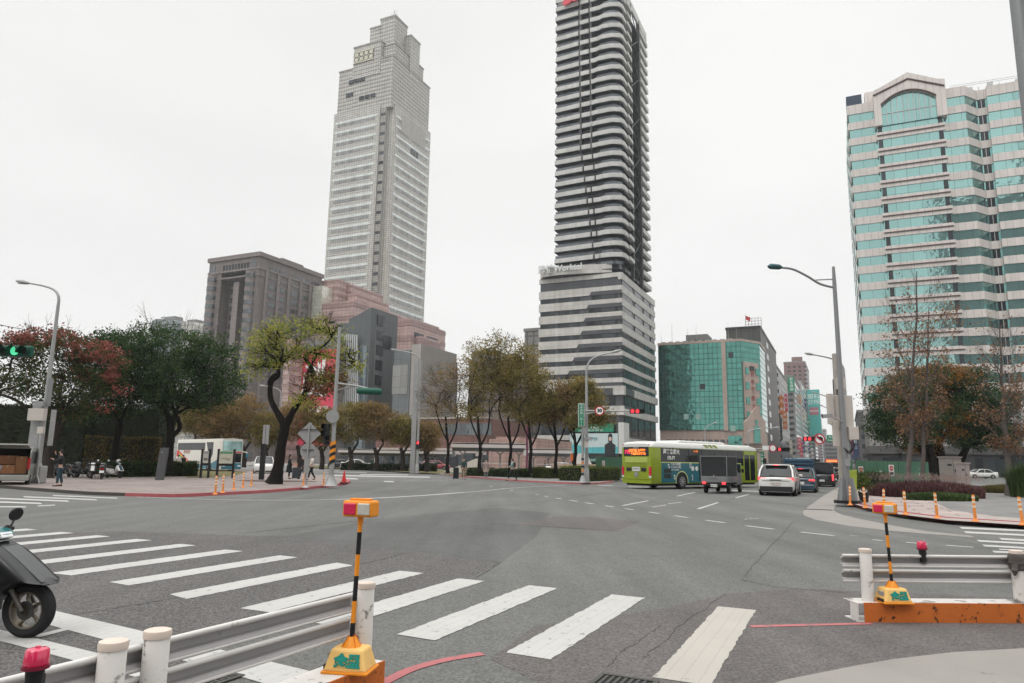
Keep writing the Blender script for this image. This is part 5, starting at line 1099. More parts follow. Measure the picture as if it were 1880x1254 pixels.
for i, (xa_, xb_, py) in enumerate(((625, 652, 853.5), (655, 700, 854), (706, 742, 855), (768, 792, 856.5))): hedge(['dark low hedge box behind the grass verge, leftmost of four', 'long dark low hedge box below the wide brown clipped tree', 'dark low hedge box left of the slim lamp post', 'dark low hedge box right of the slim lamp post'][i], at(xa_, py, 98), at(xb_, py, 96), 1, .9, 2500, L_IVY, .16, group='low hedge boxes behind the verge')
a_ = gp(1620, 897, .13)
hg = hedge('dark dome clipped hedge in front of the green site fence', gp(1617, 899, .13), gp(1668, 893, .13), 2.6, 1.15, 12000, L_HEDGE, .08, rag=.12)
def blades(name, label, c, rx, ry, n, hgt, mats, cat='planting', plume=None, rot=0, z0=.13):
    """tufts of long arching blades"""
    t = thing(name, label, cat, (c.x, c.y, z0), rot); P = []; F = []; 
    a = RN.rand(n)*6.283; r = np.sqrt(RN.rand(n)); cx, cy = np.cos(a)*r*rx, np.sin(a)*r*ry
    mb = MB()
    for i in range(n):
        h_ = hgt*RN.uniform(.55, 1.1)*(1-.35*r[i]**2); an = RN.rand()*6.283; ln = RN.uniform(.15, .6)*h_; w = RN.uniform(.006, .014)*1.4; dx, dy = math.cos(an), math.sin(an)
        p = Vector((cx[i], cy[i], 0)); q = p+Vector((dx*ln*.35, dy*ln*.35, h_*.7)); s_ = p+Vector((dx*ln, dy*ln, h_*.92)); sd_ = Vector((-dy, dx, 0))*w
        mb.quad(p-sd_, p+sd_, q+sd_, q-sd_); mb.face((q-sd_, q+sd_, s_))
    o = mb.build('blades', mats, t)
    if plume:
        C = []
        for i in range(plume[0]):
            an = RN.rand()*6.283; rr_ = math.sqrt(RN.rand()); p = Vector((math.cos(an)*rr_*rx, math.sin(an)*rr_*ry, hgt*RN.uniform(.85, 1.15))); d = Vector((RN.uniform(-1, 1), RN.uniform(-1, 1), .7)).normalized()
            for k in range(16): C.append(p+d*(k*.016)+Vector(RN.normal(size=3)*.010))
        leaves('plumes', [tuple(q) for q in C], .035, plume[1], t)
    return t
GR_P = leafmat('grass_purple', [(.06, .022, .028), (.10, .045, .045), (.15, .08, .07)]); GR_PL = leafmat('plume_pale', [(.22, .15, .13), (.36, .27, .24)]); GR_G = leafmat('grass_green', [(.03, .06, .02), (.06, .10, .03), (.09, .13, .045)]); GR_Y = leafmat('grass_straw', [(.09, .09, .025), (.16, .14, .045), (.13, .07, .04)])
blades('fountain_grass', 'purple fountain grass with pale plumes in the island bed', gp(1700, 912, .13), 2.9, 2.0, 9000, .95, GR_P, plume=(420, GR_PL))
blades('ground_cover', 'low bright green bushy ground cover before the purple grass', gp(1727, 918.5, .13), 1.75, .8, 11000, .42, GR_G)
blades('grass_tuft', 'straw and green grass tuft at the right of the island plaza', gp(1856, 905, .13), 1.9, 1.3, 8000, .62, GR_Y)
blades('grass_tuft', 'small dark grass tuft beside the white sedan', at(1795, 888, 47), 1.0, .7, 1800, .45, GR_G)
blades('leafy_plant', 'tall leafy plant at the right edge by the bare tree', at(1884, 893, 40), .8, .7, 2600, 2.1, GR_G)

# ------------------------------------------------------------------ crash barriers and beacon stands in the foreground
WP = M('barrier_white', (.66, .63, .60), rough=.5, var=.08, scale=4, dirt=.9, dirtcol=(.17, .155, .15), dscale=6.5, dthr=.545, bump=.12, bscale=12)
WG = M('barrier_grey', (.42, .405, .405), rough=.55, var=.12, scale=3, dirt=.4, dirtcol=(.12, .10, .09), dscale=6, dthr=.66)
WPR = M('rail_white', (.62, .60, .58), rough=.45, var=.08, scale=4, dirt=.7, dirtcol=(.2, .18, .17), dscale=7, dthr=.62)
CAPM = M('post_cap', (.62, .52, .45), rough=.6, var=.1, scale=9, dirt=.5, dirtcol=(.2, .15, .12), dscale=9, dthr=.66)
OR = M('rusty_orange', (.52, .135, .025), rough=.55, var=.14, scale=5, dirt=.95, dirtcol=(.035, .02, .015), dscale=11, dthr=.575, bump=.2, bscale=20)
ORY = M('plastic_amber', (.78, .27, .02), rough=.42, var=.08, scale=5, dirt=.3, dirtcol=(.25, .12, .03), dscale=10, dthr=.66)
BLK = M('stripe_black', (.014, .014, .015), rough=.45, var=.2, dirt=.2, dirtcol=(.08, .08, .08))
AMB = M('plastic_cream', (.80, .50, .17), rough=.5, var=.1, scale=6, dirt=.3, dirtcol=(.3, .18, .08), dscale=12, dthr=.62)
LRED = M('lens_red', (.60, .005, .07), rough=.25, var=.1, spec=.8, coat=.6)
LCLR = M('lens_clear', (.50, .49, .44), rough=.3, var=.25, scale=30, spec=.8, coat=.4)
GRT = M('letter_teal', (.01, .24, .19), rough=.6, var=.3, scale=20)
def rail_prof(mb, x0, x1, y, z, h=.14):
    """shallow corrugated beam: rolled lips above and below a recessed web"""
    pr = [(-.03, .0), (-.045, .012), (-.045, .03), (-.02, .045), (.018, .05), (.018, h-.05), (-.02, h-.042), (-.045, h-.028), (-.045, h-.008), (-.028, h), (-.01, h-.01), (.026, h-.045), (.026, .045), (-.01, .01)]
    mb.prismx([(y+a, z+c) for a, c in pr], x0, x1)
def barrier(label, P, rz, L_=1.93, wrap=False, rails=(-.13, 2.05)):
    t = thing('crash_barrier', label, 'barrier', (P.x, P.y, 0), rz)
    # base: I-beam with orange web and white flanges
    mb = MB(); mb.box(-.02, L_, 0, .012, .0, .205); mb.build('orange_beam', OR, t, bevel=.003)
    mb = MB(); mb.box(-.09, L_, .014, .30, .188, .20).box(-.09, L_, .014, .30, .002, .014).box(-.088, -.076, .016, .17, .016, .186).box(.16, .172, .016, .28, .016, .186); mb.build('base_flange', WP, t)
    for i, x in enumerate((.1, L_-.1)):
        mb = MB(); mb.lathe([(.064, .2), (.064, .735), (.060, .742)], (x, .13, 0), 28); po = mb.build('post', WP, t, smooth=True)
        mb = MB(); mb.lathe([(.068, .715), (.0695, .738), (.066, .752), (.054, .756)] if i or not wrap else [(.068, .715), (.0695, .738), (.066, .752), (.054, .756)], (x, .13, 0), 28); mb.build('post_cap', CAPM, po, smooth=True)
    for z in (.545, .385):
        mb = MB(); rail_prof(mb, rails[0], rails[1], .225, z); rl = mb.build('rail', WG, t)
        mb = MB(); mb.tube([(rails[0]-.002, .185, z+.128), (rails[1]+.002, .185, z+.128)], .0155, 10); mb.tube([(rails[0]-.002, .186, z+.016), (rails[1]+.002, .186, z+.016)], .0105, 8); mb.build('rail_lip', WPR, rl, smooth=True)
    mb = MB()
    for x in (.1, L_-.1):
        for z in (.60, .44): mb.lathe([(.011, -.012), (.011, .0), (.006, .006)], (x+.09, .185, z+.01), 6, 'Y')
    mb.build('bolts', METAL_L, t)
    return t
pr_ = gp(1588, 1008, .75); pr_.z = 0; rzR = math.radians(2.5); ux = Vector((math.cos(rzR), math.sin(rzR), 0)); uy = Vector((-ux.y, ux.x, 0))
oR = pr_-ux*.1-uy*.13
bR = barrier('white crash barrier on a long rusty orange beam at the right edge', oR, rzR)
pC = gp(672, 1070, .75); pB = gp(290, 1157, .75); pC.z = pB.z = 0; dv = (pC-pB).xy.normalized(); rzL = math.atan2(dv.y, dv.x); ux2 = Vector((dv.x, dv.y, 0)); uy2 = Vector((-dv.y, dv.x, 0)); LL = (pC-pB).xy.length+.2
oL = pB-ux2*.1-uy2*.13
bL = barrier('white crash barrier with the striped beacon stand at its far end', oL, rzL, LL, rails=(-.04, LL-.12))
pA = gp(209, 1177, .75); pA.z = 0; oA = pA-ux2*(LL-.1)-uy2*.13
bA = barrier('nearest white crash barrier with chipped post at the bottom left corner', oA, rzL, LL, rails=(.0, LL+.0))
# dark cloth tied round the far post of the right hand barrier
t = thing('tied_cloth', 'dark grey cloth tied round the post top at the right edge', 'cloth', oR+ux*(1.83)+uy*.13+Vector((0, 0, .62)), rzR)
mb = MB(); mb.lathe([(.07, -.08), (.085, -.06), (.078, -.03), (.092, .0), (.080, .03), (.088, .06), (.075, .09), (.068, .10)], (0, 0, 0), 18); mb.tube([(-.06, -.05, -.02), (-.09, -.07, -.08), (-.085, -.06, -.13)], [.03, .035, .01], 8); mb.build('cloth_wrap', M('cloth_dark', (.09, .08, .075), rough=.95, var=.4, scale=20, bump=.8, bscale=30), t, smooth=True)
def beacon(label, P, rz, k=1.0):
    t = thing('beacon_lamp', label, 'warning lamp', P, rz)
    MB().lathe([(.052*k, .045), (.055*k, .055), (.050*k, .115*k), (.044*k, .122*k), (.012, .126*k), (.010, .134*k)], (0, 0, 0), 24).build('lens', LRED, t, smooth=True)
    mb = MB()
    for i in range(5): mb.lathe([(.0525*k, .066+i*.009), (.0540*k, .069+i*.009), (.0525*k, .072+i*.009)], (0, 0, 0), 24)
    MB().lathe([(.060*k, .030), (.060*k, .044)], (0, 0, 0), 24).build('lens_ring', M('ring_maroon', (.16, .01, .03), rough=.4), t, smooth=True)
    MB().lathe([(.030*k, -.11), (.036*k, -.03), (.042*k, .028)], (0, 0, 0), 16).build('housing', BLK, t, smooth=True)
    MB().box(-.006, .05*k, -.004, .004, -.10, .0).build('bracket', METAL_D, t)
    return t
P = oR+ux*(.79)+uy*.19; beacon('small pink red beacon on a dark holder on top of the right barrier rail', (P.x, P.y, .715), rzR, .95)
P = gp(68, 1204, .80); beacon('pink red beacon lamp clipped to the nearest barrier rail', (P.x, P.y, .72), rzL, .90)
def beacon_stand(label, P, rz, lean=(0, 0), kz=1.0, head_rz=0):
    t = thing('beacon_stand', label, 'warning light', P, rz)
    # battery base: truncated pyramid
    mb = MB(); a, c, h_ = .155, .115, .145
    v = [(-a, -.12, 0), (a, -.12, 0), (a, .12, 0), (-a, .12, 0), (-c, -.085, h_), (c, -.085, h_), (c, .085, h_), (-c, .085, h_)]
    for q in ((0, 3, 2, 1), (4, 5, 6, 7), (0, 1, 5, 4), (1, 2, 6, 5), (2, 3, 7, 6), (3, 0, 4, 7)): mb.face([v[i] for i in q])
    bs = mb.build('battery_base', AMB, t, bevel=.018, fix=True)
    MB().box(-.165, .165, -.13, .13, -.012, .004).build('base_rim', ORY, t, bevel=.004)
    tx_ = text('金星', .088, GRT, bs, (.015, -.1085, .067), rx=math.radians(76), bold=.006, ext=.002, name='lettering', sx=1.05)
    MB().cb((-.139, -.02, .085), (.012, .10, .05), ry=math.radians(-14)).build('label_plate', M('plate_grey', (.33, .33, .31), rough=.4, var=.3, scale=40), bs)
    MB().cb((-.158, -.03, .022), (.012, .11, .03)).build('socket', BLK, bs)
    mb = MB(); mb.lathe([(.07, h_-.004), (.062, h_+.012), (.026, h_+.065), (.0, h_+.066)], (0, 0, 0), 20); 
    for i in range(4): 
        an = i*math.pi/2+math.pi/4; cx, sy = math.cos(an), math.sin(an); mb.face([(cx*.075, sy*.075, h_), (cx*.022, sy*.022, h_), (cx*.022, sy*.022, h_+.085)]); mb.face([(cx*.022, sy*.022, h_+.085), (cx*.022, sy*.022, h_), (cx*.075, sy*.075, h_)])
    mb.build('collar', ORY, t, smooth=True)
    H0 = h_+.05; H1 = .98*kz; lx, ly = lean
    def pp(z): f = (z-H0)/(H1-H0); return (lx*f, ly*f, z)
    lv = [H0]+[H0+(H1-H0)*f for f in (.13, .31, .52, .70, .89)]+[H1]
    pole = None
    for i in range(6):
        m_ = ORY if i in (1, 3, 5) else BLK
        o = MB().tube([pp(lv[i]), pp(lv[i+1])], .0165, 16).build('pole' if i == 0 else 'pole_band', m_, t if pole is None else pole, smooth=True); pole = pole or o
    hx, hy, hz = pp(H1)
    hd = MB().cb((hx, hy, hz+.075), (.235, .125, .115), rz=head_rz).build('lamp_head', ORY, t, bevel=.016, fix=True)
    MB().tube([(hx, hy, hz-.03), (hx, hy, hz+.03)], .021, 14).build('head_socket', ORY, hd, smooth=True)
    cs, sn = math.cos(head_rz), math.sin(head_rz)
    for s_, m_, nm in ((-1, LRED, 'red_lens'), (1, LCLR, 'clear_lens')):
        for f_ in (-1, 1): 
            ox = s_*f_*-.0555*-1 if f_ < 0 else s_*.0555; ox = s_*.0555 if f_ < 0 else s_*.0555
            MB().cb((hx+cs*ox-sn*f_*.066, hy+sn*ox+cs*f_*.066, hz+.074), (.094, .018, .082), rz=head_rz).build(nm, m_, hd, bevel=.008, fix=True)
    MB().cb((hx, hy, hz+.140), (.16, .05, .014), rz=head_rz).build('top_cap', ORY, hd, bevel=.004, fix=True)
    return t
P = at(640, 1200, 5.0); 
Pl = pC-ux2*.20-uy2*.055; beacon_stand('amber beacon stand with black bands on the left barrier end', (Pl.x, Pl.y, .213), rzL-math.radians(72), lean=(.02, .0), kz=1.03, head_rz=math.radians(-8))
Pr = pr_+ux*.235-uy*.075; beacon_stand('amber beacon stand with black bands on the right barrier', (Pr.x, Pr.y, .213), rzR, lean=(-.02, 0), kz=.93, head_rz=math.radians(-42))

# ------------------------------------------------------------------ delineator posts, cone
DO = M('delineator_orange', (.72, .24, .05), rough=.5, var=.12, scale=8, dirt=.3, dirtcol=(.3, .14, .06), dscale=15)
DW = M('delineator_band', (.75, .66, .52), rough=.4, var=.1)
def delineator():
    t = bpy.data.objects.new('delineator_post', None); COL.objects.link(t); tag(t, None, 'bollard')
    MB().lathe([(.105, 0), (.105, .02), (.06, .05), (.045, .09)], n=16).build('base', DO, t, smooth=True)
    MB().lathe([(.042, .09), (.038, .74), (.030, .765)], n=16).build('post', DO, t, smooth=True)
    for z in (.40, .53, .66): MB().lathe([(.0425, z), (.0425, z+.055)], n=16).build('reflective_band', DW, t)
    return t
d0 = delineator(); first = True
dl = [((395, 908), 'orange delineator nearest the zebra crossing on the red kerb, first from the left', 'k'), ((409, 905), 'orange delineator second in the left pavement row', 'k'), ((429, 899.5), 'orange delineator third in the left pavement row', 'k'), ((446, 895), 'orange delineator fourth in the left pavement row', 'k'), ((461, 892), 'orange delineator last in the left row near the black forked tree', 'k'),
      ((557, 891), 'orange delineator just left of the round and diamond sign post', 'k'), ((594, 891), 'orange delineator left of the striped signal pole foot', 'k'),
      ((1561, 927.5), 'orange delineator right in front of the big lamp post foot', 'i'), ((1589, 932.5), 'orange delineator next to the potted plant side of the lamp post', 'i'), ((1623, 938), 'orange delineator hidden half behind the right beacon head', 'i'), ((1663, 945), 'orange delineator on the kerb left of the green ground cover', 'i'), ((1721, 951.5), 'orange delineator on the kerb below the green ground cover', 'i'), ((1791, 957.5), 'orange delineator on the kerb below the grey paving', 'i'), ((1878, 964), 'orange delineator at the right edge of the island', 'i')]
for (px, lab, kk) in dl:
    P = gp(px[0], px[1], .13); g = 'orange delineators on the left pavement' if kk == 'k' else 'orange delineators on the island kerb'
    if first: d0.location = P; d0['label'] = lab; d0['group'] = g; first = False
    else: o = copy_tree(d0, P, 0, lab); o['group'] = g; o.rotation_euler = (rnd.uniform(-.03, .03), rnd.uniform(-.05, .05), 0)
t = thing('traffic_cone', 'red traffic cone with dark ragged base at the red kerb tip', 'traffic cone', gp(631, 890, .13))
MB().lathe([(.15, .12), (.03, .80), (.02, .82)], n=20).build('cone_body', M('cone_red', (.58, .03, .03), rough=.5), t, smooth=True); MB().lathe([(.25, .03), (.27, .1), (.19, .17), (.15, .16)], n=14).build('cone_skirt', M('cone_skirt', (.10, .02, .02), rough=.8, var=.4, scale=10), t); MB().lathe([(.08, 0), (.08, .05)], n=10).build('cone_foot', BLK, t)

# ------------------------------------------------------------------ lamp posts, signals, signs
PG = M('pole_grey', (.33, .335, .33), rough=.5, metal=.35, var=.12, scale=1.5, dirt=.35, dirtcol=(.15, .14, .13), dscale=3)
PGD = M('pole_dark', (.24, .245, .25), rough=.5, metal=.4, var=.12, scale=1.5, dirt=.3, dirtcol=(.07, .07, .07), dscale=3)
BXM = M('cabinet_cream', (.50, .46, .42), rough=.6, var=.08, scale=2, dirt=.3, dscale=5, dirtcol=(.3, .22, .16))
SGB = M('sign_back', (.33, .33, .33), rough=.45, metal=.4, var=.15, scale=3, dirt=.3, dirtcol=(.2, .2, .2))
def lamp(label, P, H_, armdx, armdy, rise, r=.09, head=.75, mat=None, base=True, name='street_lamp', group=None):
    """straight tapered pole whose top bends over into an arm with a lamp head; arm given as plan vector and rise"""
    mat = mat or PG; t = thing(name, label, 'street lamp', P, 0, group)
    MB().tube([(0, 0, 0), (0, 0, H_)], [r*1.35, r*.75], 14).build('pole', mat, t, smooth=True)
    if base: MB().lathe([(r*2.6, 0), (r*2.6, .04), (r*1.8, .06), (r*1.6, 1.0), (r*1.35, 1.05)], n=14).build('base', mat, t, smooth=True)
    a = Vector((armdx, armdy, 0)); pts = [Vector((0, 0, H_-.05)), Vector((0, 0, H_))+a*.02+Vector((0, 0, rise*.38)), a*.18+Vector((0, 0, H_+rise*.68)), a*.5+Vector((0, 0, H_+rise*.86)), a+Vector((0, 0, H_+rise))]
    am = MB().tube(smooth_path([tuple(p) for p in pts], 6), [r*.75-(r*.35)*i/24 for i in range(25)], 10).build('arm', mat, t, smooth=True)
    d = (pts[-1]-pts[-2]).normalized(); p = pts[-1]; q = p+d*head
    MB().tube([p-d*.05, p+d*.1, p+d*head*.5, q], [.06, .10, .13, .05], 10).build('lamp_head', mat, am, smooth=True)
    MB().cb(tuple(p+d*head*.55-Vector((0, 0, .09))), (head*.5, .14, .04), rz=math.atan2(d.y, d.x)).build('lamp_glass', LCLR, am)
    return t
# left lamp
P = gp(66, 887, .13); H_ = zat(P, 104, 560)-.13; v = at(22, 497, P.y)-at(104, 540, P.y)
t = lamp('tall grey street lamp with boxes and sign backs at the parked scooters', P, H_, v.x*.74, .2, zat(P, 60, 500)-H_-.5, .11)
MB().cb((.0, 0, .45), (.7, .62, .9)).build('concrete_foot', M('foot_conc', (.28, .28, .27), rough=.8), t, bevel=.06, fix=True)
z = lambda py, px=80: zat(P, px, py)-.13
MB().cb((-.22, -.25, z(762)), (.85, .3, z(755)-z(770)+.2)).build('control_box', BXM, t, bevel=.02, fix=True)
MB().cb((.55, -.1, z(785)), (.25, .05, 1.9), rz=.2).build('sign_panel', SGB, t); MB().cb((-.45, .05, z(790)), (.5, .05, 2.6)).build('sign_panel', SGB, t); MB().cb((.2, -.1, z(720)), (.22, .05, 1.5)).build('sign_panel', PGD, t)
MB().cb((.12, -.3, z(790)), (.3, .2, .35)).build('control_box', BXM, t); MB().cb((-.15, -.3, z(742)), (.5, .2, .25)).build('camera', SGB, t)
t2 = thing('sign_post', 'thin pale post with splayed feet in front of the left lamp foot', 'post', P+Vector((.35, -.55, 0))); MB().tube([(0, 0, .3), (0, 0, 2.5)], .06, 10).tube([(0, 0, .5), (-.3, -.15, 0)], .035, 6).tube([(0, 0, .5), (.25, -.1, 0)], .035, 6).tube([(0, 0, .5), (0, .3, 0)], .035, 6).build('post', SGB, t2, smooth=True)
# near right pole cut by the frame with a dark signal on it
P = at(1877, 75, 9); t = thing('mast', 'dark grey mast cut by the top right edge', 'mast', (P.x, P.y, 0)); MB().tube([(0, 0, 0), (0, 0, 9)], [.12, .095], 16).build('pole', PGD, t, smooth=True)
zz = zat(P, 1879, 405); MB().lathe([(.16, -.16), (.19, -.08), (.19, .1), (.12, .18)], (-.02, -.12, zz), 12).build('loudspeaker', BLK, t)
# signal heads
SG = M('signal_green', (.010, .085, .055), rough=.5, var=.15); SB = M('signal_black', (.012, .014, .014), rough=.5)
RL = M('lamp_red_lit', (1.0, .06, .08), emit=1.0, var=0); GL = M('lamp_green_lit', (.10, .75, .38), emit=.8, var=0); OFF = M('lens_off', (.02, .03, .025), rough=.3)
def signal(parent, c, n, lit, along_=(1, 0, 0), face=(0, -1, 0), r=.15, mat=None, name='signal_head'):
    """horizontal or upright row of n lenses; lit = list of materials"""
    a, f = Vector(along_).normalized(), Vector(face).normalized(); c = Vector(c); mb = MB(); step = r*2.25
    Mx = Matrix((( a.x, -f.x, a.cross(-f).x, 0), (a.y, -f.y, a.cross(-f).y, 0), (a.z, -f.z, a.cross(-f).z, 0), (0, 0, 0, 1))); Mx = Matrix.Translation(c) @ Mx
    mb.X = Mx; w = step*n/2; mb.box(-w, w, -.02, .16, -r*1.15, r*1.15); h = mb.build(name, mat or SG, parent, bevel=r*.35, fix=True)
    for i in range(n):
        x = -w+step*(i+.5); m2 = MB(); m2.X = Mx; m2.lathe([(r*.92, -.035), (r*.85, -.05)], (x, 0, 0), 18, 'Y'); m2.build('lens', lit[i] or OFF, h)
        m3 = MB(); m3.X = Mx
        for k in range(9):
            t0, t1 = math.pi*(k/9*1.3-.15), math.pi*((k+1)/9*1.3-.15)
            p = [(x+r*math.cos(t_), y_, r*math.sin(t_)) for t_, y_ in ((t0, -.03), (t1, -.03), (t1, -.24), (t0, -.24))]; m3.quad(*p); m3.quad(*p[::-1])
        m3.build('visor', mat or SG, h)
    return h
P = at(-420, 560, 24); P.z = .13; t = thing('traffic_signal', 'green traffic signal hanging over the road at the left edge', 'traffic light', P)
c = at(25, 645, 24)-P; MB().tube([(0, 0, 0), (0, 0, c.z+.6)], [.14, .11], 14).build('pole', PG, t, smooth=True); MB().tube([(0, 0, c.z), (c.x+.2, c.y, c.z+.05)], [.07, .04], 10).build('arm', PG, t, smooth=True)
signal(t, (c.x-.06, c.y-.1, c.z), 4, [None, None, GL, None], r=.165)
# striped signal pole with the green hood
P = gp(607, 892, .13); t = thing('traffic_signal', 'pale signal pole with black and orange stripes on the kerb tip', 'traffic light', P); zz = lambda py: zat(P, 612, py)-.13
MB().tube([(0, 0, 0), (0, 0, zz(600))], [.15, .09], 16).build('pole', PG, t, smooth=True); MB().lathe([(.42, 0), (.36, .08), (.18, .5), (.16, .6)], n=14).build('base', PG, t, smooth=True)
z0, z1 = zz(852), zz(812); n = 6
for i in range(n):
    m_ = ORY if i % 2 else BLK; mb = MB(); za = z0+(z1-z0)*i/n; zb_ = z0+(z1-z0)*(i+1)/n; sl = (z1-z0)/n*.9
    R1 = [mb.pt((.165*math.cos(a), .165*math.sin(a), za+sl*.5*math.cos(a+.3))) for a in [k*math.pi/8 for k in range(16)]]; R2 = [mb.pt((.165*math.cos(a), .165*math.sin(a), zb_+sl*.5*math.cos(a+.3))) for a in [k*math.pi/8 for k in range(16)]]
    for k in range(16): mb.f.append([R1[k], R1[(k+1) % 16], R2[(k+1) % 16], R2[k]]); mb.mi.append(0)
    mb.build('stripe', m_, t)
MB().lathe([(.37, -.02), (.37, .0)], (-.05, -.22, zz(765)), 24, 'Y').build('sign_back', SGB, t)
signal(t, (-.42, -.1, zz(790)), 2, [None, None], along_=(0, 0, 1), face=(-.6, -.8, 0), r=.17, mat=SB); signal(t, (-.36, .0, zz(806)), 2, [None, None], along_=(0, 0, 1), face=(.9, -.4, 0), r=.15, mat=SB)
ax = (697-612)/1300*P.y; MB().tube([(0, 0, zz(703)), (ax*.45, -.05, zz(708)), (ax*.9, -.1, zz(716))], .05, 8).build('arm', PG, t, smooth=True); MB().tube([(0, 0, zz(716)), (ax*.4, 0, zz(709))], .03, 6).build('brace', PG, t)
MB().tube([(ax*.46, -.1, zz(717)), (ax*.52, -.1, zz(717)), (ax*.95, -.1, zz(718)), (ax*1.0, -.1, zz(718))], [.14, .2, .2, .12], 12).build('signal_hood', SG, t, smooth=True)
# diamond and round sign backs
P = gp(561, 895, .13); t = thing('sign_post', 'thin post with grey diamond and round sign backs by the forked tree', 'road sign', P); zz = lambda py: zat(P, 563, py)-.13
MB().tube([(0, 0, 0), (0, 0, zz(780))], .045, 10).build('post', PG, t, smooth=True); MB().lathe([(.2, 0), (.06, .12)], n=10).build('base', PG, t)
h_ = .62; MB().prismy([(-h_, zz(796)), (0, zz(796)-h_), (h_, zz(796)), (0, zz(796)+h_)], .05, .07).build('diamond_sign', SGB, t); MB().lathe([(.42, .05), (.42, .07)], (0, 0, zz(828)), 26, 'Y').build('round_sign', SGB, t)
MB().box(-.14, .14, -.07, -.05, zz(868), zz(842)).build('plate', SGB, t)
MB().box(-.5, .5, -.03, .05, zz(789), zz(788)).box(-.3, .3, -.03, .05, zz(826), zz(825)).build('clamp', METAL_D, t)
P = at(480, 877, 50); P.z = .13; t = thing('wayfinding_post', 'slim black and pale grey wayfinding post left of the forked tree', 'sign post', P); zz = lambda py: zat(P, 484, py)-.13
MB().box(-.17, .17, -.08, .08, 0, zz(815)).build('lower_post', BLK, t); MB().box(-.1, .06, -.08, .04, zz(815), zz(780)).box(.09, .3, -.06, .06, zz(816), zz(780)).build('sign_blade', SGB, t)
# lamps beyond the side road
P = gp(765, 868.5, .13); P = at(765, 868, 84); P.z = .1; v = at(724, 643, 84)-at(768, 665, 84)
lamp('slim street lamp bending left beside the square post, in front of the grey block', P, zat(P, 768, 672), v.x, 0, zat(P, 740, 644)-zat(P, 768, 672), .14)
P2 = at(757, 868, 84); P2.z = .1; t = thing('square_post', 'tall square grey post with a pedestrian signal by the slim lamp', 'post', P2); MB().box(-.28, .28, -.2, .2, 0, zat(P2, 757, 660)).build('post', SGB, t)
MB().box(.35, .75, -.3, 0, zat(P2, 763, 826), zat(P2, 763, 811)).build('signal_box', SB, t); MB().box(.42, .68, -.34, -.3, zat(P2, 763, 817), zat(P2, 763, 812)).build('red_light', RL, t)
P = at(506, 862, 90); P.z = .1; v = at(478, 711, 90)-at(507, 725, 90); lamp('far thin street lamp seen between the limbs of the forked tree', P, zat(P, 508, 728), v.x, 0, 1.2, .10)
# middle pavement lamp, signal mast and street name
P = gp(1077, 886, .13); zz = lambda py, px=1078: zat(P, px, py)-.13; v = at(1126, 645, P.y)-at(1079, 690, P.y)
lamp('grey street lamp bending right beside the green street sign', P, zz(692), v.x, 0, v.z, .12)
MB().box(-.1, .5, -.35, -.05, zz(820), zz(806)).build('control_box', BXM, bpy.data.objects.get('none'), loc=None) if False else None
Pm = P+Vector((-.35, -.5, 0)); t = thing('traffic_signal', 'signal mast arm with red lights, 30 sign and green street sign', 'traffic light', Pm)
MB().tube([(0, 0, 0), (0, 0, zz(783))], .10, 12).build('pole', PG, t, smooth=True); MB().lathe([(.3, 0), (.12, .5)], n=12).build('base', PG, t)
for i in range(5): za = zz(872)+i*.28; MB().lathe([(.105, za), (.105, za+.14)], (0, 0, 0), 12).build('stripe', ORY if i % 2 else BLK, t)
ax = (1160-1072)/1300*P.y; za = zz(755); MB().tube([(0, 0, za), (ax*.5, 0, za), (ax, -.05, za+.02)], [.07, .06, .05], 10).build('arm', PG, t, smooth=True); MB().tube(smooth_path([(0, 0, za-.95), (.15, 0, za-.35), (.7, 0, za-.15), (1.2, 0, za-.08)], 5), .05, 8).build('brace', PG, t, smooth=True); MB().tube([(0, 0, zz(783)), (0, 0, za+.15)], .09, 12).build('upper_pole', PG, t, smooth=True)
signal(t, (ax+.45, -.15, za+.02), 3, [RL, RL, None], r=.17, mat=SB)
MB().box(-.36, .12, -.22, -.14, zz(784), zz(742)).build('sign_frame', M('frame_pale', (.5, .56, .52)), t); sg = MB().box(-.30, .06, -.26, -.225, zz(782.6), zz(743.4)).build('street_sign', GS, t); vtext('忠孝西路一段55', .20, TXW, sg, (-.12, -.27, (zz(783)+zz(743))/2), step=.215, ext=.004)
sp = MB().lathe([(.37, -.2), (.37, -.16)], (1.28, 0, za), 28, 'Y').build('speed_sign', M('sign_red', (.45, .02, .03), rough=.45), t); MB().lathe([(.28, -.215), (.28, -.203)], (1.28, 0, za), 28, 'Y').build('sign_face', TXW, sp); text('30', .36, BLK, sp, (1.28, -.22, za), bold=.02, ext=.003)
MB().box(.12, .42, -.2, .1, zz(822), zz(806)).build('control_box', BXM, t); MB().box(.0, .28, -.2, .0, zz(800), zz(786)).build('notice_plate', SGB, t); MB().box(.1, .7, -.3, -.1, zz(808), zz(803)).build('camera', SGB, t)
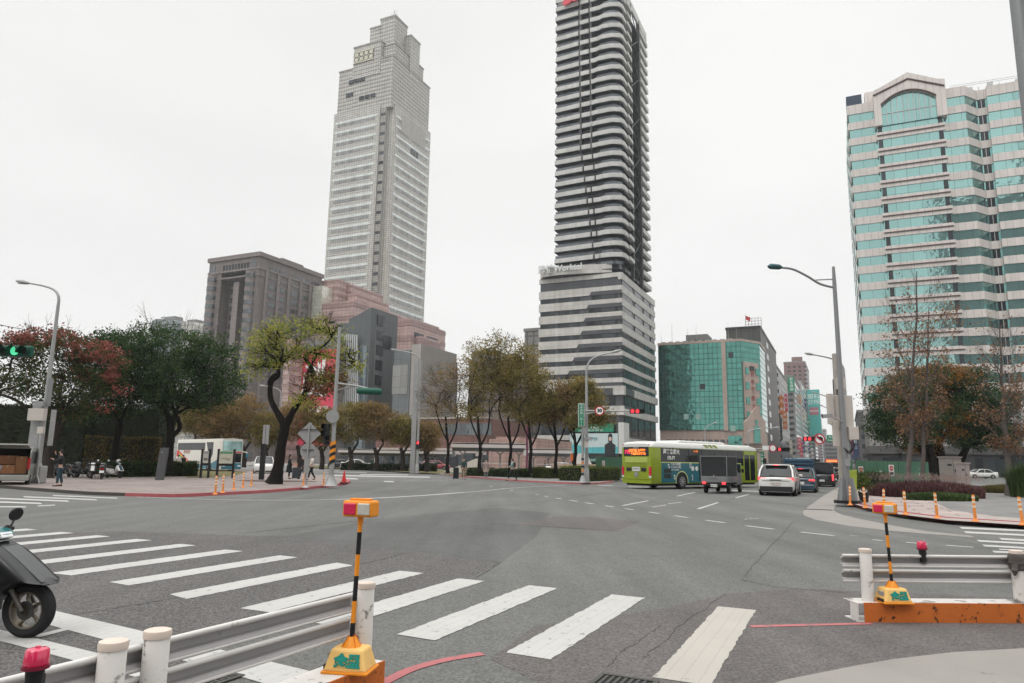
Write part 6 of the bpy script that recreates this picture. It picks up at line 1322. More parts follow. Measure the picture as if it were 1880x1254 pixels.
# right hand big lamp
P = gp(1557, 924, .13); zz = lambda py, px=1550: zat(P, px, py)-.13; D_ = P.y
t = thing('street_lamp', 'massive grey street lamp with wide flared foot on the island corner', 'street lamp', P)
MB().tube([(0, 0, 0), (0, 0, zz(520, 1540)), (0, 0, zz(489, 1538))], [.14, .085, .06], 18).build('pole', PGD, t, smooth=True)
mb = MB()
for a in range(4):
    an = a*math.pi/2+.5; cx, sy = math.cos(an), math.sin(an)
    pts = [(cx*.48+sy*.07, sy*.48-cx*.07), (cx*.48-sy*.07, sy*.48+cx*.07), (cx*.12-sy*.06, sy*.12+cx*.06), (cx*.12+sy*.06, sy*.12-cx*.06)]
    lo = [mb.pt((p[0], p[1], .02)) for p in pts]; hi = [mb.pt((cx*.17+(p[0]-cx*.3)*.5*0+(p[0])*.28, sy*.17+p[1]*.28, 1.05)) for p in pts]
    for k in range(4): mb.f.append([lo[k], lo[(k+1) % 4], hi[(k+1) % 4], hi[k]]); mb.mi.append(0)
    mb.f.append(lo[::-1]); mb.f.append(hi); mb.mi += [0, 0]
mb.build('flared_foot', PGD, t, fix=True); MB().lathe([(.55, 0), (.55, .12), (.5, .13)], n=20).build('foot_plate', BLK, t)
hx = (1440-1538)/1300*D_
arm = smooth_path([(0, 0, zz(528, 1538)), (hx*.28, 0, zz(520)), (hx*.52, 0, zz(506)), (hx*.78, 0, zz(494)), (hx, 0, zz(491))], 6)
am = MB().tube(arm, .05, 10).build('arm', PGD, t, smooth=True); MB().tube([(0, 0, zz(511)), (hx*.36, 0, zz(513))], .028, 8).build('brace', PGD, t)
MB().tube([(hx, 0, zz(491)), (hx-.12, 0, zz(490)), (hx-.5, 0, zz(489)), (hx-.62, 0, zz(489.5))], [.06, .12, .13, .05], 10).build('lamp_head', M('head_teal', (.04, .09, .10), rough=.4, metal=.4), am, smooth=True)
MB().cb((.2, .35, zz(757, 1552)), (.72, .35, 1.5)).build('cabinet', BXM, t, bevel=.02, fix=True); MB().cb((.42, .1, zz(795, 1555)), (.42, .3, .55)).build('cabinet', BXM, t, bevel=.02, fix=True); MB().cb((-.38, .3, zz(750, 1552)), (.22, .2, 1.3)).build('cabinet', BXM, t)
MB().cb((-.25, .2, zz(795, 1552)), (.2, .2, 1.1)).build('cabinet', BXM, t)
MB().cb((0, -.19, zz(849)), (.2, .05, .3)).build('notice_plate', SGB, t)
cm = MB().tube([(-.1, -.1, zz(775)), (-.45, -.2, zz(768)), (-.6, -.2, zz(766))], .03, 8).build('camera_arm', SGB, t); MB().cb((-.78, -.25, zz(765)), (.42, .16, .16), ry=-.1).build('camera', SGB, cm); MB().lathe([(.075, 0), (.06, .02)], (-1.0, -.25, zz(764)), 12, 'X').build('camera_lens', BLK, cm)
mb = MB(); [mb.tube(smooth_path([(.15+k*.08, -.1, zz(808)), (.25+k*.05, -.15, zz(820)), (.1, -.18, zz(829+k*2)), (-.1, -.15, zz(822))], 6), .018, 6) for k in range(3)]; mb.build('cable_loop', BLK, t)
t3 = thing('utility_pole', 'pale stained utility pole just behind the massive lamp', 'pole', P+Vector((.55, 1.6, 0))); MB().tube([(0, 0, 0), (0, 0, 6.6)], [.14, .11], 12).build('pole', M('pole_stained', (.36, .33, .30), rough=.8, var=.3, scale=3), t3, smooth=True); MB().cb((.1, -.2, 5.2), (.35, .25, .5)).build('fuse_box', BXM, t3)
for i in range(3): MB().tube([(-.2+i*.15, -.12, 3.6), (-.2+i*.15, -.12, 5.4)], .02, 6).build('cable', BLK, t3)
# advertising stand and pot
P = gp(1573, 925, .13)+Vector((.25, .9, 0)); t = thing('poster_stand', 'yellow green poster stand leaning at the utility pole foot', 'poster stand', P); MB().cb((0, 0, .75), (.5, .05, 1.25), rz=.2, rx=.08).build('poster_panel', M('poster_lime', (.36, .45, .06), rough=.6, var=.35, scale=6), t); MB().box(-.2, .2, -.15, .15, 0, .1).build('stand_foot', BLK, t)
P = P+Vector((.75, .5, 0)); t = thing('potted_plant', 'small potted plant in a black pot beside the poster stand', 'potted plant', P); MB().lathe([(.16, 0), (.22, .4), (.24, .42)], n=14).build('pot', BLK, t); leaves('foliage', RN.normal(size=(500, 3))*np.array([.17, .17, .22])+np.array([0, 0, .85]), .10, L_HEDGE2, t)
# further lamps down the avenue on the right kerb
for (px, pyb, ytop, hxp, hyp, Y, lab) in ((1562, 885, 690, 1497, 653, 62, 'second street lamp just behind the massive one'), (1548, 870, 770, 1496, 723, 100, 'third street lamp further down the avenue'), (1544, 866, 790, 1508, 747, 125, 'fourth street lamp further down the avenue'), (1540, 862, 805, 1519, 779, 170, 'tiny far street lamp down the avenue')):
    P = at(px, pyb, Y); P.z = .1; v = at(hxp, hyp, Y)-at(px-8, ytop, Y); lamp(lab, P, zat(P, px-6, ytop), v.x, 0, v.z, .10+Y*.0006, group='street lamps down the right kerb')
for (px, ytop, hxp, hyp, Y, lab) in ((1375, 800, 1424, 786, 92, 'grey lamp bending right in front of the pink gable'), (1296, 800, 1312, 778, 120, 'white forked lamp above the bus roof')):
    P = at(px, 865, Y); P.z = .05; v = at(hxp, hyp, Y)-at(px, ytop, Y); lamp(lab, P, zat(P, px, ytop), v.x, 0, v.z, .13, mat=SGB)
# gantry with no left turn sign
P = at(1545, 868, 95); P.z = .1; t = thing('traffic_signal', 'far signal arm with no left turn sign and green road sign', 'traffic light', P); za = zat(P, 1530, 808); x_ = lambda px: (at(px, 808, 95)-P).x
MB().tube([(0, 0, 0), (0, 0, za+.4)], .14, 10).build('pole', PG, t); MB().tube([(0, 0, za), (x_(1478), 0, za)], .07, 8).build('arm', PG, t)
signal(t, (x_(1485), -.2, za), 3, [RL, RL, None], r=.26, mat=SB)
sg = MB().lathe([(.72, -.3), (.72, -.25)], (x_(1503), 0, za), 24, 'Y').build('round_sign', MATS['sign_red'], t); MB().lathe([(.55, -.33), (.55, -.31)], (x_(1503), 0, za), 24, 'Y').build('sign_face', TXW, sg); xq = x_(1503); MB().prismy([(xq-.5, za+.42), (xq-.42, za+.5), (xq+.5, za-.42), (xq+.42, za-.5)], -.36, -.34).build('sign_bar', MATS['sign_red'], sg); text('↰', 1.0, BLK, sg, (xq, -.345, za), ext=.003, bold=.03)
sg = MB().box(x_(1517), x_(1539), -.3, -.2, za-.35, za+.55).build('road_sign', GS, t); text('公園路', .42, TXW, sg, ((x_(1517)+x_(1539))/2, -.33, za+.26)); text('Gongyuan Rd', .28, TXW, sg, ((x_(1517)+x_(1539))/2, -.33, za-.14))
for (pxp, pxs, py, Y, lab) in ((1376, 1437, 825.5, 78, 'red signal on a white arm before the pink gable building'), (1470, 1497, 846, 190, 'small far red signals low over the avenue')):
    P = at(pxp, 865, Y); P.z = .05; t = thing('traffic_signal', lab, 'traffic light', P); za = zat(P, pxs, py); x2 = (at(pxs, py, Y)-P).x; MB().tube([(0, 0, 0), (0, 0, za+.5)], .1, 8).build('pole', SGB, t); MB().tube([(0, 0, za), (x2, 0, za)], .06, 8).build('arm', SGB, t); signal(t, (x2, -.2, za), 3, [RL, None, None], r=.2 if Y < 100 else .34, mat=SB)
    if Y < 100: sg = MB().box((at(1396, 840, Y)-P).x, (at(1402, 840, Y)-P).x, -.2, -.1, zat(P, 1400, 858), zat(P, 1400, 830)).build('street_sign', GS, t); vtext('公園路', .36, TXW, sg, ((at(1399, 840, Y)-P).x, -.23, zat(P, 1400, 844)), step=.5); MB().box(x2*.4, x2*.75, -.2, -.1, za-.1, za+.35).build('plate', TXW, t); s2 = MB().lathe([(.4, -.3), (.4, -.25)], (x2*.68, 0, za+.1), 18, 'Y').build('round_sign', MATS['sign_red'], t); MB().lathe([(.3, -.33), (.3, -.31)], (x2*.68, 0, za+.1), 18, 'Y').build('sign_face', TXW, s2)
# overhead wire
A_, B_ = at(-120, 560, 30), at(106, 611, 40); t = thing('overhead_wire', 'thin overhead wire sagging to the left lamp', 'wire', A_); pts = [(B_-A_)*(k/10)-Vector((0, 0, .25*math.sin(math.pi*k/10))) for k in range(11)]; MB().tube(pts, .018, 5).build('wire', BLK, t)
# information boards, pylon sign
def board(label, pxa, pxb, pyt, pyb, base, Y, face, header):
    P = at(pxa, base, Y); P.z = .13; t = thing('info_board', label, 'information board', P); w = (at(pxb, base, Y)-P).x; zt_, zb_ = zat(P, pxa, pyt), zat(P, pxa, pyb)
    for x in (0, w): MB().box(x-.07, x+.07, -.06, .06, 0, zt_+.02).build('post', BLK, t)
    f = MB().box(.075, w-.075, -.04, .04, zb_, zt_-.12).build('map_panel', face, t); MB().box(.075, w-.075, -.05, .05, zb_-.18, zb_-.01).build('lower_bar', BLK, t)
    MB().box(.12, w-.12, -.047, -.041, zt_-.32, zt_-.16).build('header', header, f)
    mb = MB(); rr = random.Random(pxa)
    for i in range(9): x = rr.uniform(.15, w-.4); z_ = rr.uniform(zb_+.1, zt_-.5); mb.box(x, x+rr.uniform(.1, .3), -.046, -.041, z_, z_+.03)
    mb.build('map_lines', M('map_ink', (.22, .2, .18)), f); return t
MAPM = M('map_pale', (.50, .49, .45), rough=.35, var=.12, scale=3); MAPG = M('map_green', (.10, .26, .14))
board('narrow map board on black posts left of the wide one', 368, 382, 828, 853, 876, 52, MAPM, M('map_grey', (.3, .3, .3))); board('wide map board with green header on black posts', 398, 427, 828, 854, 875, 52, M('map_cream', (.52, .50, .40), rough=.35, var=.2, scale=3), MAPG)
P = at(286, 880, 46); P.z = .13; w = (at(302, 880, 46)-P).x; t = thing('pylon_sign', 'dark grey leaning pylon sign before the clipped hedge', 'pylon sign', P); zt_ = zat(P, 296, 822)-.13
MB().prismy([(0, 0), (w*.86, 0), (w*1.12, zt_), (w*.26, zt_)], -.12, .12).build('slab', M('pylon_grey', (.085, .085, .09), rough=.5, var=.12, scale=3), t); MB().box(w*.45, w*.62, -.13, -.12, zt_*.84, zt_*.87).build('marking', SGB, t)
# site fences
FG = M('fence_green', (.075, .185, .115), rough=.5, metal=.1, var=.15, scale=1.5, dirt=.3, dirtcol=(.12, .16, .12), dscale=3)
NOT = M('notice_white', (.62, .60, .57), rough=.6, var=.1, scale=6); NRED = M('notice_red', (.45, .05, .05))
def fence(label, A, B, h_, notes):
    d = (B-A); L_ = d.xy.length; t = thing('site_fence', label, 'fence', (A.x, A.y, A.z), math.atan2(d.y, d.x)); n = max(2, int(L_/.9)); w = L_/n
    for i in range(n):
        mb = MB(); k = 6
        for j in range(k):
            x0 = i*w+.02+(w-.04)*j/k; x1 = x0+(w-.04)/k*.55; x2 = i*w+.02+(w-.04)*(j+1)/k
            mb.box(x0, x1, -.03, .0, .05, h_); mb.box(x1, x2, .0, .02, .05, h_)
        mb.build('panel', FG, t)
    MB().box(0, L_, .03, .08, h_-.1, h_-.05).box(0, L_, .03, .08, .2, .25).build('rail', FG, t)
    for x, z_, a, c, k in notes:
        nn = MB().box(x, x+a, -.06, -.035, z_, z_+c).build('notice', NOT if k != 2 else MATS['label_mauve'] if False else MAPG, t)
        if k == 1: MB().lathe([(a*.36, -.075), (a*.36, -.062)], (x+a/2, 0, z_+c*.68), 16, 'Y').build('no_entry_mark', NRED, nn); MB().box(x+a*.28, x+a*.72, -.082, -.076, z_+c*.64, z_+c*.70).build('mark_bar', NOT, nn); MB().box(x+a*.15, x+a*.85, -.068, -.061, z_+c*.10, z_+c*.35).build('notice_text', METAL_D, nn)
        if k == 0: text('工\n程', c*.3, NRED, nn, (x+a/2, -.065, z_+c/2), ext=.002)
    return t
fA, fB = gp(1540, 893, .13), gp(1568, 893, .13); fC = at(1700, 888, fB.y+6); fC.z = .13; h_ = zat(fA, 1540, 848)-.13
fence('short green corrugated fence end facing the avenue', at(1541, 893, 52).xy.to_3d()+Vector((0, 0, .13)), at(1568, 893, 51).xy.to_3d()+Vector((0, 0, .13)), 1.95, [(.3, .85, .28, .85, 0)])
fence('long green corrugated site fence behind the dome hedge', at(1574, 893, 51.5).xy.to_3d()+Vector((0, 0, .13)), at(1708, 893, 54).xy.to_3d()+Vector((0, 0, .13)), 1.95, [(.15, .8, .45, .75, 1), (1.75, 1.0, .25, .25, 2), (2.15, .98, .22, .28, 3), (2.75+.3, .9, .5, .8, 1)])
fence('green corrugated fence behind the rounded hedge left of the bus', at(1094, 865, 72).xy.to_3d()+Vector((0, 0, .1)), at(1150, 865, 70).xy.to_3d()+Vector((0, 0, .1)), 2.1, [(.75, .9, .3, .85, 0)])
# cabinets
def cabinet(label, pxa, pxb, pyt, Y, m_, dep=.9):
    P = at(pxa, 880, Y); P.z = .13; w = (at(pxb, 880, Y)-P).x; h_ = zat(P, pxa, pyt)-.13; t = thing('utility_cabinet', label, 'utility cabinet', P, -.12)
    MB().box(0, w, 0, dep, .12, h_-.08).build('body', m_, t, bevel=.015, fix=True); MB().box(-.06, w+.06, -.06, dep+.06, h_-.08, h_).build('roof', m_, t); MB().box(-.04, w+.04, -.03, dep, 0, .12).build('plinth', CONC, t)
    MB().box(w*.5-.008, w*.5+.008, -.006, .002, .18, h_-.14).build('door_gap', BLK, t); MB().box(w*.56, w*.66, -.03, -.002, h_*.55, h_*.62).build('handle', METAL_D, t); MB().box(w*.15, w*.4, -.012, -.003, h_*.72, h_*.78).build('vent', METAL_D, t)
cabinet('big beige utility cabinet under the right hand trees', 1737, 1766, 838, 50, M('cab_beige', (.27, .24, .22), rough=.6, var=.06)); cabinet('lower pinkish utility cabinet right beside the big beige one', 1765, 1781, 849, 46.5, M('cab_pink', (.36, .31, .29), rough=.6, var=.06), .6)
# ------------------------------------------------------------------ bus shelters, ramp, railings on the plaza
SHR = M('shelter_roof', (.50, .46, .44), rough=.5, var=.08); SHS = M('shelter_soffit', (.12, .13, .14), rough=.5); SHC = M('shelter_column', (.38, .35, .34), rough=.5, metal=.2)
def shelter(label, pxa, pxb, pyr, Y, n, thick=.5):
    P = at(pxa, 862, Y); P.z = .12; L_ = (at(pxb, 862, Y-2)-P).xy.length; t = thing('bus_shelter', label, 'bus shelter', P, -.05); h_ = zat(P, pxa, pyr)-.12
    sect = [(-2.6, h_-thick*.5), (-2.4, h_-thick*.1), (0, h_+.1), (2.4, h_-thick*.1), (2.6, h_-thick*.5), (1.2, h_-thick*.95), (-1.2, h_-thick*.95)]
    MB().prismx(sect, 0, L_).build('roof', SHS, t); MB().box(-.1, L_+.1, -2.72, -2.5, h_-thick*.5, h_-thick*.12+.08).build('fascia', SHR, t); MB().box(-.1, L_+.1, -2.5, 2.4, h_+.11, h_+.16).build('roof_skin', SHR, t)
    for i in range(n):
        x = L_*(i+.5)/n; c = MB().tube([(x, 0, 0), (x, 0, h_*.62)], [.17, .13], 10).build('column', SHC, t, smooth=True)
        for s_ in (-1, 1): MB().tube([(x, 0, h_*.60), (x+s_*.9, -.8, h_*.85), (x+s_*min(L_/n*.46, 2.8), -1.6, h_-thick*.9)], [.09, .07, .05], 7).build('branch_arm', SHC, c, smooth=True)
    for i in range(max(2, n//2)): x = L_*(i+.5)/max(2, n//2)+1.4; MB().box(x, x+1.8, -.3, .2, .42, .5).box(x+.1, x+.2, -.2, .1, 0, .42).box(x+1.6, x+1.7, -.2, .1, 0, .42).build('bench', METAL_D, t)
    return t
shelter('long bus shelter behind the clipped autumn trees', 628, 830, 826, 122, 9, .9); shelter('bus shelter with white roof edge behind the thin trees', 832, 968, 815, 108, 4, 1.1); shelter('second bus shelter right of the pink building', 965, 1046, 826, 100, 3, .9)
P = at(806, 869, 82); P.z = .1; w = (at(878, 869, 82)-P).x; t = thing('stair_ramp', 'white sloping underpass roof wedge behind the suitcase walker', 'underpass entrance', P); z1 = zat(P, 878, 842)-.1
MB().prismy([(0, 0), (w, 0), (w, z1), (w*.93, z1)], 0, 2.4).build('slope_wall', M('ramp_white', (.60, .56, .50), rough=.7, var=.08), t); MB().box(w*.1, w, -.04, -.005, .1, .2).build('base_line', SGB, t)
P = at(1056, 858, 84); P.z = .1; t = thing('stone_planter', 'low tan stone wall with white canopy block behind the sign poles', 'low wall', P); w = (at(1100, 858, 84)-P).x; MB().box(-w*1.0, w, 0, 1, 0, 1.35).build('wall', M('tan_stone', (.42, .31, .22), rough=.8, var=.1), t); MB().prismy([(0, 1.36), (w*.7, 1.36), (w*.5, 2.6), (w*.15, 2.6)], .2, 1).build('glass_hood', NOT, t)
P = at(967, 862, 76); P.z = .1; t = thing('purple_post', 'tall maroon post rising through the autumn trees', 'post', P); MB().tube([(0, 0, 0), (0, 0, zat(P, 962, 785))], .12, 8).build('post', M('maroon', (.17, .05, .09), rough=.6), t); MB().box(-.35, -.08, -.1, 0, zat(P, 960, 838), zat(P, 960, 828)).build('notice', NOT, t)
P = at(1047, 866, 76); P.z = .1; t = thing('banner_stand', 'small orange banner on a thin pole near the low stone wall', 'banner', P); MB().tube([(0, 0, 0), (0, 0, 2.3)], .03, 6).build('pole', PG, t); MB().box(0, .28, -.02, .02, 1.7, 2.4).build('banner', M('banner_orange', (.75, .15, .03)), t)
for i, (xa_, xb_, Y, lab) in enumerate(((985, 1030, 84, 'grey tubular railing below the second shelter'), (878, 935, 88, 'grey tubular railing in front of the pink building'), (760, 800, 100, 'grey railing beside the long shelter'))):
    P = at(xa_, 866, Y); P.z = .1; w = (at(xb_, 866, Y)-P).x; t = thing('railing', lab, 'railing', P); mb = MB()
    for k in range(int(w/.9)+1): mb.tube([(k*.9, 0, 0), (k*.9, 0, 1.25)], .03, 5)
    mb.build('railing_posts', SHC, t); MB().tube([(0, 0, 1.25), (w, 0, 1.25)], .04, 6).tube([(0, 0, .6), (w, 0, .6)], .025, 6).build('railing_bar', SHC, t)

# ------------------------------------------------------------------ vehicles
TY = M('tyre', (.018, .018, .019), rough=.85, var=.2); RIM = M('rim_alloy', (.42, .42, .42), rough=.35, metal=.8); PLT = M('plate_white', (.62, .62, .60), rough=.5); CG = M('car_glass', (.012, .015, .017), rough=.06, spec=.4, var=.1); CHS = M('underbody', (.015, .015, .016), rough=.8)
TL = M('tail_red', (.45, .01, .015), rough=.25, coat=.5); TLL = M('tail_red_lit', (1, .05, .06), emit=1.6, var=0); HLM = M('headlight', (.75, .76, .76), rough=.12, coat=.6); PLA = M('trim_black', (.022, .022, .024), rough=.55)
def carpaint(name, c): return M(name, c, rough=.3, coat=.7, var=.05, scale=.8, spec=.6)
def wheel(parent, x, y, z, r, w, sgn, spokes=6):
    mb = MB(); mb.lathe([(r*.62, -w/2), (r*.9, -w/2), (r, -w*.3), (r, w*.3), (r*.9, w/2), (r*.62, w/2)], (x, y, z), 22, 'Y', cap=False); wh = mb.build('wheel', TY, parent, smooth=True)
    yo = y+sgn*w*.42; m2 = MB(); m2.lathe([(r*.64, yo-.01), (r*.64, yo+.012)], (x, 0, z), 20, 'Y'); m2.build('rim', PLA, wh)
    m3 = MB(); m3.lathe([(r*.17, yo-.02), (r*.15, yo+.02*sgn+.02)], (x, 0, z), 10, 'Y')
    for i in range(spokes): a = 2*math.pi*i/spokes; m3.cb((x+math.cos(a)*r*.36, yo+sgn*.018, z+math.sin(a)*r*.36), (r*.56, .02, r*.13), ry=-a)
    m3.lathe([(r*.66, yo+sgn*.012), (r*.60, yo+sgn*.03)], (x, 0, z), 20, 'Y') if False else None
    mm = MB(); n = 20
    for i in range(n):
        a, c = 2*math.pi*i/n, 2*math.pi*(i+1)/n; P_ = lambda q, rr_: (x+rr_*math.cos(q), yo+sgn*.026, z+rr_*math.sin(q)); m3.quad(P_(a, r*.57), P_(c, r*.57), P_(c, r*.66), P_(a, r*.66))
    m3.build('spokes', RIM, wh); return wh
def arch(parent, x, y0, y1, r, cz, zmin, mat, name='wheel_arch'):
    a0 = math.asin(max(-1, min(1, (zmin-cz)/r))); pts = [(x+r*math.cos(q), cz+r*math.sin(q)) for q in [a0+(math.pi-2*a0)*k/18 for k in range(19)]]
    return MB().prismy(pts, min(y0, y1), max(y0, y1)).build(name, mat, parent)
def loft(mb, secs, cap=True):
    """secs: list of (x, [(y,z)...]) half sections from bottom centre to top centre, mirrored"""
    rings = []
    for x, h_ in secs:
        full = [(x, y, z) for y, z in h_]+[(x, -y, z) for y, z in reversed(h_) if y > 1e-6]; rings.append([mb.pt(p) for p in full])
    n = len(rings[0])
    for a, b_ in zip(rings, rings[1:]):
        for j in range(n): mb.f.append([a[j], a[(j+1) % n], b_[(j+1) % n], b_[j]]); mb.mi.append(mb.k)
    if cap: mb.f.append(rings[0][::-1]); mb.f.append(rings[-1]); mb.mi += [mb.k]*2
    return rings
def car(name, label, cat, P, rz, L_, W_, H_, paint_, kind='sedan', lit=True, plate=None, z0=0, group=None, rack=False):
    """front is +x. kind sets the side profile."""
    t = thing(name, label, cat, (P[0], P[1], z0), rz, group); hw = W_/2; f = L_/2
    pf = {'sedan': dict(hood=.50, hz=.66, wsb=.24, rf=.08, rr=-.20, rb=-.36, tz=.70, belt=.64), 'suv': dict(hood=.50, hz=.62, wsb=.25, rf=.08, rr=-.33, rb=-.475, tz=.60, belt=.60), 'van': dict(hood=.50, hz=.55, wsb=.40, rf=.26, rr=-.47, rb=-.495, tz=.5, belt=.52), 'hatch': dict(hood=.50, hz=.62, wsb=.27, rf=.11, rr=-.36, rb=-.48, tz=.60, belt=.60)}[kind]
    X = lambda a: a*L_; zb = .19*(1 if kind != 'suv' else 1.15); bz = pf['belt']*H_; hz = pf['hz']*H_; tz = pf['tz']*H_
    def low(x, wk, top): w = hw*wk; return (x, [(0, zb), (w*.88, zb), (w*.985, zb+.16), (w, zb+(top-zb)*.5), (w*.985, top-.06), (w*.90, top), (0, top+.02)])
    mb = MB(); loft(mb, [low(X(-.5)+.0, .86, bz*.92), low(X(-.49), .94, bz*.97 if kind != 'sedan' else tz), low(X(-.44), .985, bz if kind != 'sedan' else tz), low(X(-.30), 1, bz), low(X(0), 1, bz), low(X(pf['wsb']), 1, bz), low(X(.40), .985, hz*.96), low(X(.465), .93, hz*.88), low(X(.5), .80, hz*.70)])
    body = mb.build('body', paint_, t, smooth=True, fix=True, ang=50)
    tw = .82 if kind == 'suv' else .88 if kind == 'van' else .85
    def cab(x, wk, top, bot=None): w = hw*wk; b0 = bot if bot is not None else bz-.03; return (x, [(0, b0), (hw*.93, b0), (hw*.93*.55+w*.45, b0+(top-b0)*.5), (w*.96, top-.07), (w*.80, top), (0, top+.015)])
    rz_ = H_-.0
    mb = MB(); loft(mb, [cab(X(pf['rb']), .92, bz+.03), cab(X(pf['rr']), tw, rz_-.035), cab(X((pf['rr']+pf['rf'])/2), tw, rz_), cab(X(pf['rf']), tw-.02, rz_-.03), cab(X(pf['wsb'])+.05, .90, bz-.0)])
    gl = mb.build('glasshouse', CG, t, smooth=True, fix=True, ang=30)
    mb = MB(); q = hw*tw
    loft(mb, [(X(pf['rr'])-.03, [(0, rz_-.07), (q*.80, rz_-.08), (q*.86, rz_-.05), (q*.74, rz_-.005), (0, rz_+.01)]), (X((pf['rr']+pf['rf'])/2), [(0, rz_-.05), (q*.92, rz_-.07), (q*.95, rz_-.04), (q*.80, rz_+.02), (0, rz_+.035)]), (X(pf['rf'])+.02, [(0, rz_-.07), (q*.80, rz_-.08), (q*.86, rz_-.05), (q*.74, rz_+.0), (0, rz_+.015)])])
    mb.build('roof', paint_, t, smooth=True, fix=True)
    for s_ in (-1, 1):      # pillars
        mb = MB()
        for xa, xb_, w_ in ((pf['wsb']+.01, pf['rf'], .045), (pf['rb']-.0, pf['rr'], .055), ((pf['rf']+pf['rr'])/2+.01, (pf['rf']+pf['rr'])/2, .04)):
            mb.tube([(X(xa), s_*hw*.925, bz-.02), (X((xa+xb_)/2), s_*hw*.885, (bz+rz_)/2), (X(xb_), s_*hw*(tw-.06), rz_-.05)], w_, 6)
        mb.build('pillars', paint_, t, smooth=True)
        MB().cb((X(pf['wsb'])-.12, s_*(hw+.10), bz+.07), (.12, .2, .13)).build('mirror', paint_, t, bevel=.03, fix=True)
        MB().box(X(-.40), X(.40), s_*(hw-.03), s_*(hw+.012), zb-.02, zb+.12).build('sill', PLA, t)
        mb = MB(); [mb.box(X(a), X(a)+.012, s_*(hw-.01), s_*(hw+.004), zb+.2, bz-.05) for a in (.2, .01, -.2)]; mb.build('door_gap', PLA, body); mb = MB(); [mb.box(X(a), X(a)+.16, s_*hw, s_*(hw+.03), bz-.2, bz-.16) for a in (.04, -.16)]; mb.build('door_handle', paint_ if kind != 'van' else PLA, body)
        for xw in (X(.5)-L_*.19, X(-.5)+L_*.20):
            r = .34 if H_ > 1.6 else .31
            arch(t, xw, s_*(hw-.16), s_*(hw+.006), r+.06, r, .17, CHS); wheel(t, xw, s_*(hw-.085), r, r, .22, s_)
        tl_ = TLL if lit else TL
        if kind == 'suv': MB().cb((X(-.485), s_*hw*.74, bz-.10), (.10, hw*.48, .13)).build('tail_light', tl_, t, bevel=.02, fix=True)
        elif kind == 'van': MB().cb((X(-.497), s_*hw*.88, bz-.25), (.06, .13, .5)).build('tail_light', tl_, t, bevel=.02, fix=True)
        else: MB().cb((X(-.49), s_*hw*.72, bz*.86), (.08, hw*.4, .13)).build('tail_light', tl_, t, bevel=.02, fix=True)
        MB().cb((X(.465), s_*hw*.70, hz*.80), (.14, hw*.42, .11), ry=.25).build('headlight', HLM, t, bevel=.02, fix=True)
    MB().cb((X(-.49), 0, zb+.16), (.14, W_*.90, .30)).build('rear_bumper', PLA if kind in ('suv', 'van') else paint_, t, bevel=.04, fix=True); MB().cb((X(.485), 0, zb+.12), (.14, W_*.80, .2)).build('front_bumper', PLA, t, bevel=.03, fix=True)
    MB().cb((X(.488), 0, hz*.66), (.06, W_*.5, .14)).build('grille', PLA, t); MB().box(X(-.42), X(.42), -hw*.8, hw*.8, .14, zb+.04).build('underbody', CHS, t)
    p = MB().cb((X(-.5)-.03, 0, bz*.66 if kind != 'van' else .5), (.02, .38, .16)).build('number_plate', PLT, t); 
    if plate: text(plate, .12, M('plate_text', (.35, .06, .06) if kind == 'suv' else (.05, .05, .05)), p, (X(-.5)-.042, 0, bz*.66), rz=-math.pi/2, ext=.002)
    MB().cb((X(.5)+.02, 0, zb+.17), (.02, .36, .15)).build('number_plate', PLT, t)
    if kind in ('suv', 'hatch'):
        MB().box(X(-.5)-.02, X(-.5)+.03, -hw*.72, hw*.72, bz*.80, bz*.815).box(X(-.5)-.025, X(-.5)+.03, -.3, .3, bz*.84, bz*.87).build('tailgate_trim', PLA, body); MB().tube([(X(pf['rb'])-.02, .0, bz+.08), (X(pf['rb'])+.06, .32, bz+.14)], .012, 6).build('rear_wiper', PLA, t)
        for s_ in (-1, 1): MB().tube([(X(-.30), s_*hw*.68, rz_+.01), (X(-.28), s_*hw*.68, rz_+.06), (X(.04), s_*hw*.68, rz_+.06), (X(.07), s_*hw*.68, rz_+.01)], .018, 6).build('roof_rail', PLA, t)
        MB().cb((X(pf['rr'])-.10, 0, rz_-.03), (.22, W_*.62, .035)).build('spoiler', paint_, t, bevel=.01, fix=True); MB().cb((X(pf['rr'])-.2, 0, rz_-.035), (.02, .3, .03)).build('brake_light', TLL, t)
    return t
def pos_ts(t_, s_): v = ts(t_, s_); return (v.x, v.y)
HD = math.pi/2-GA     # heading along the avenue
WH = carpaint('paint_white', (.62, .61, .59)); 
D_ = 39.5; c = at(1427, 905, D_); v = Vector((math.cos(HD), math.sin(HD), 0))
car('suv', 'white SUV with lit tail lights waiting last in the avenue queue', 'SUV', (c.x+v.x*2.2, c.y+v.y*2.2), HD-.02, 4.6, 1.9, 1.70, WH, 'suv', plate='RAX-0574')
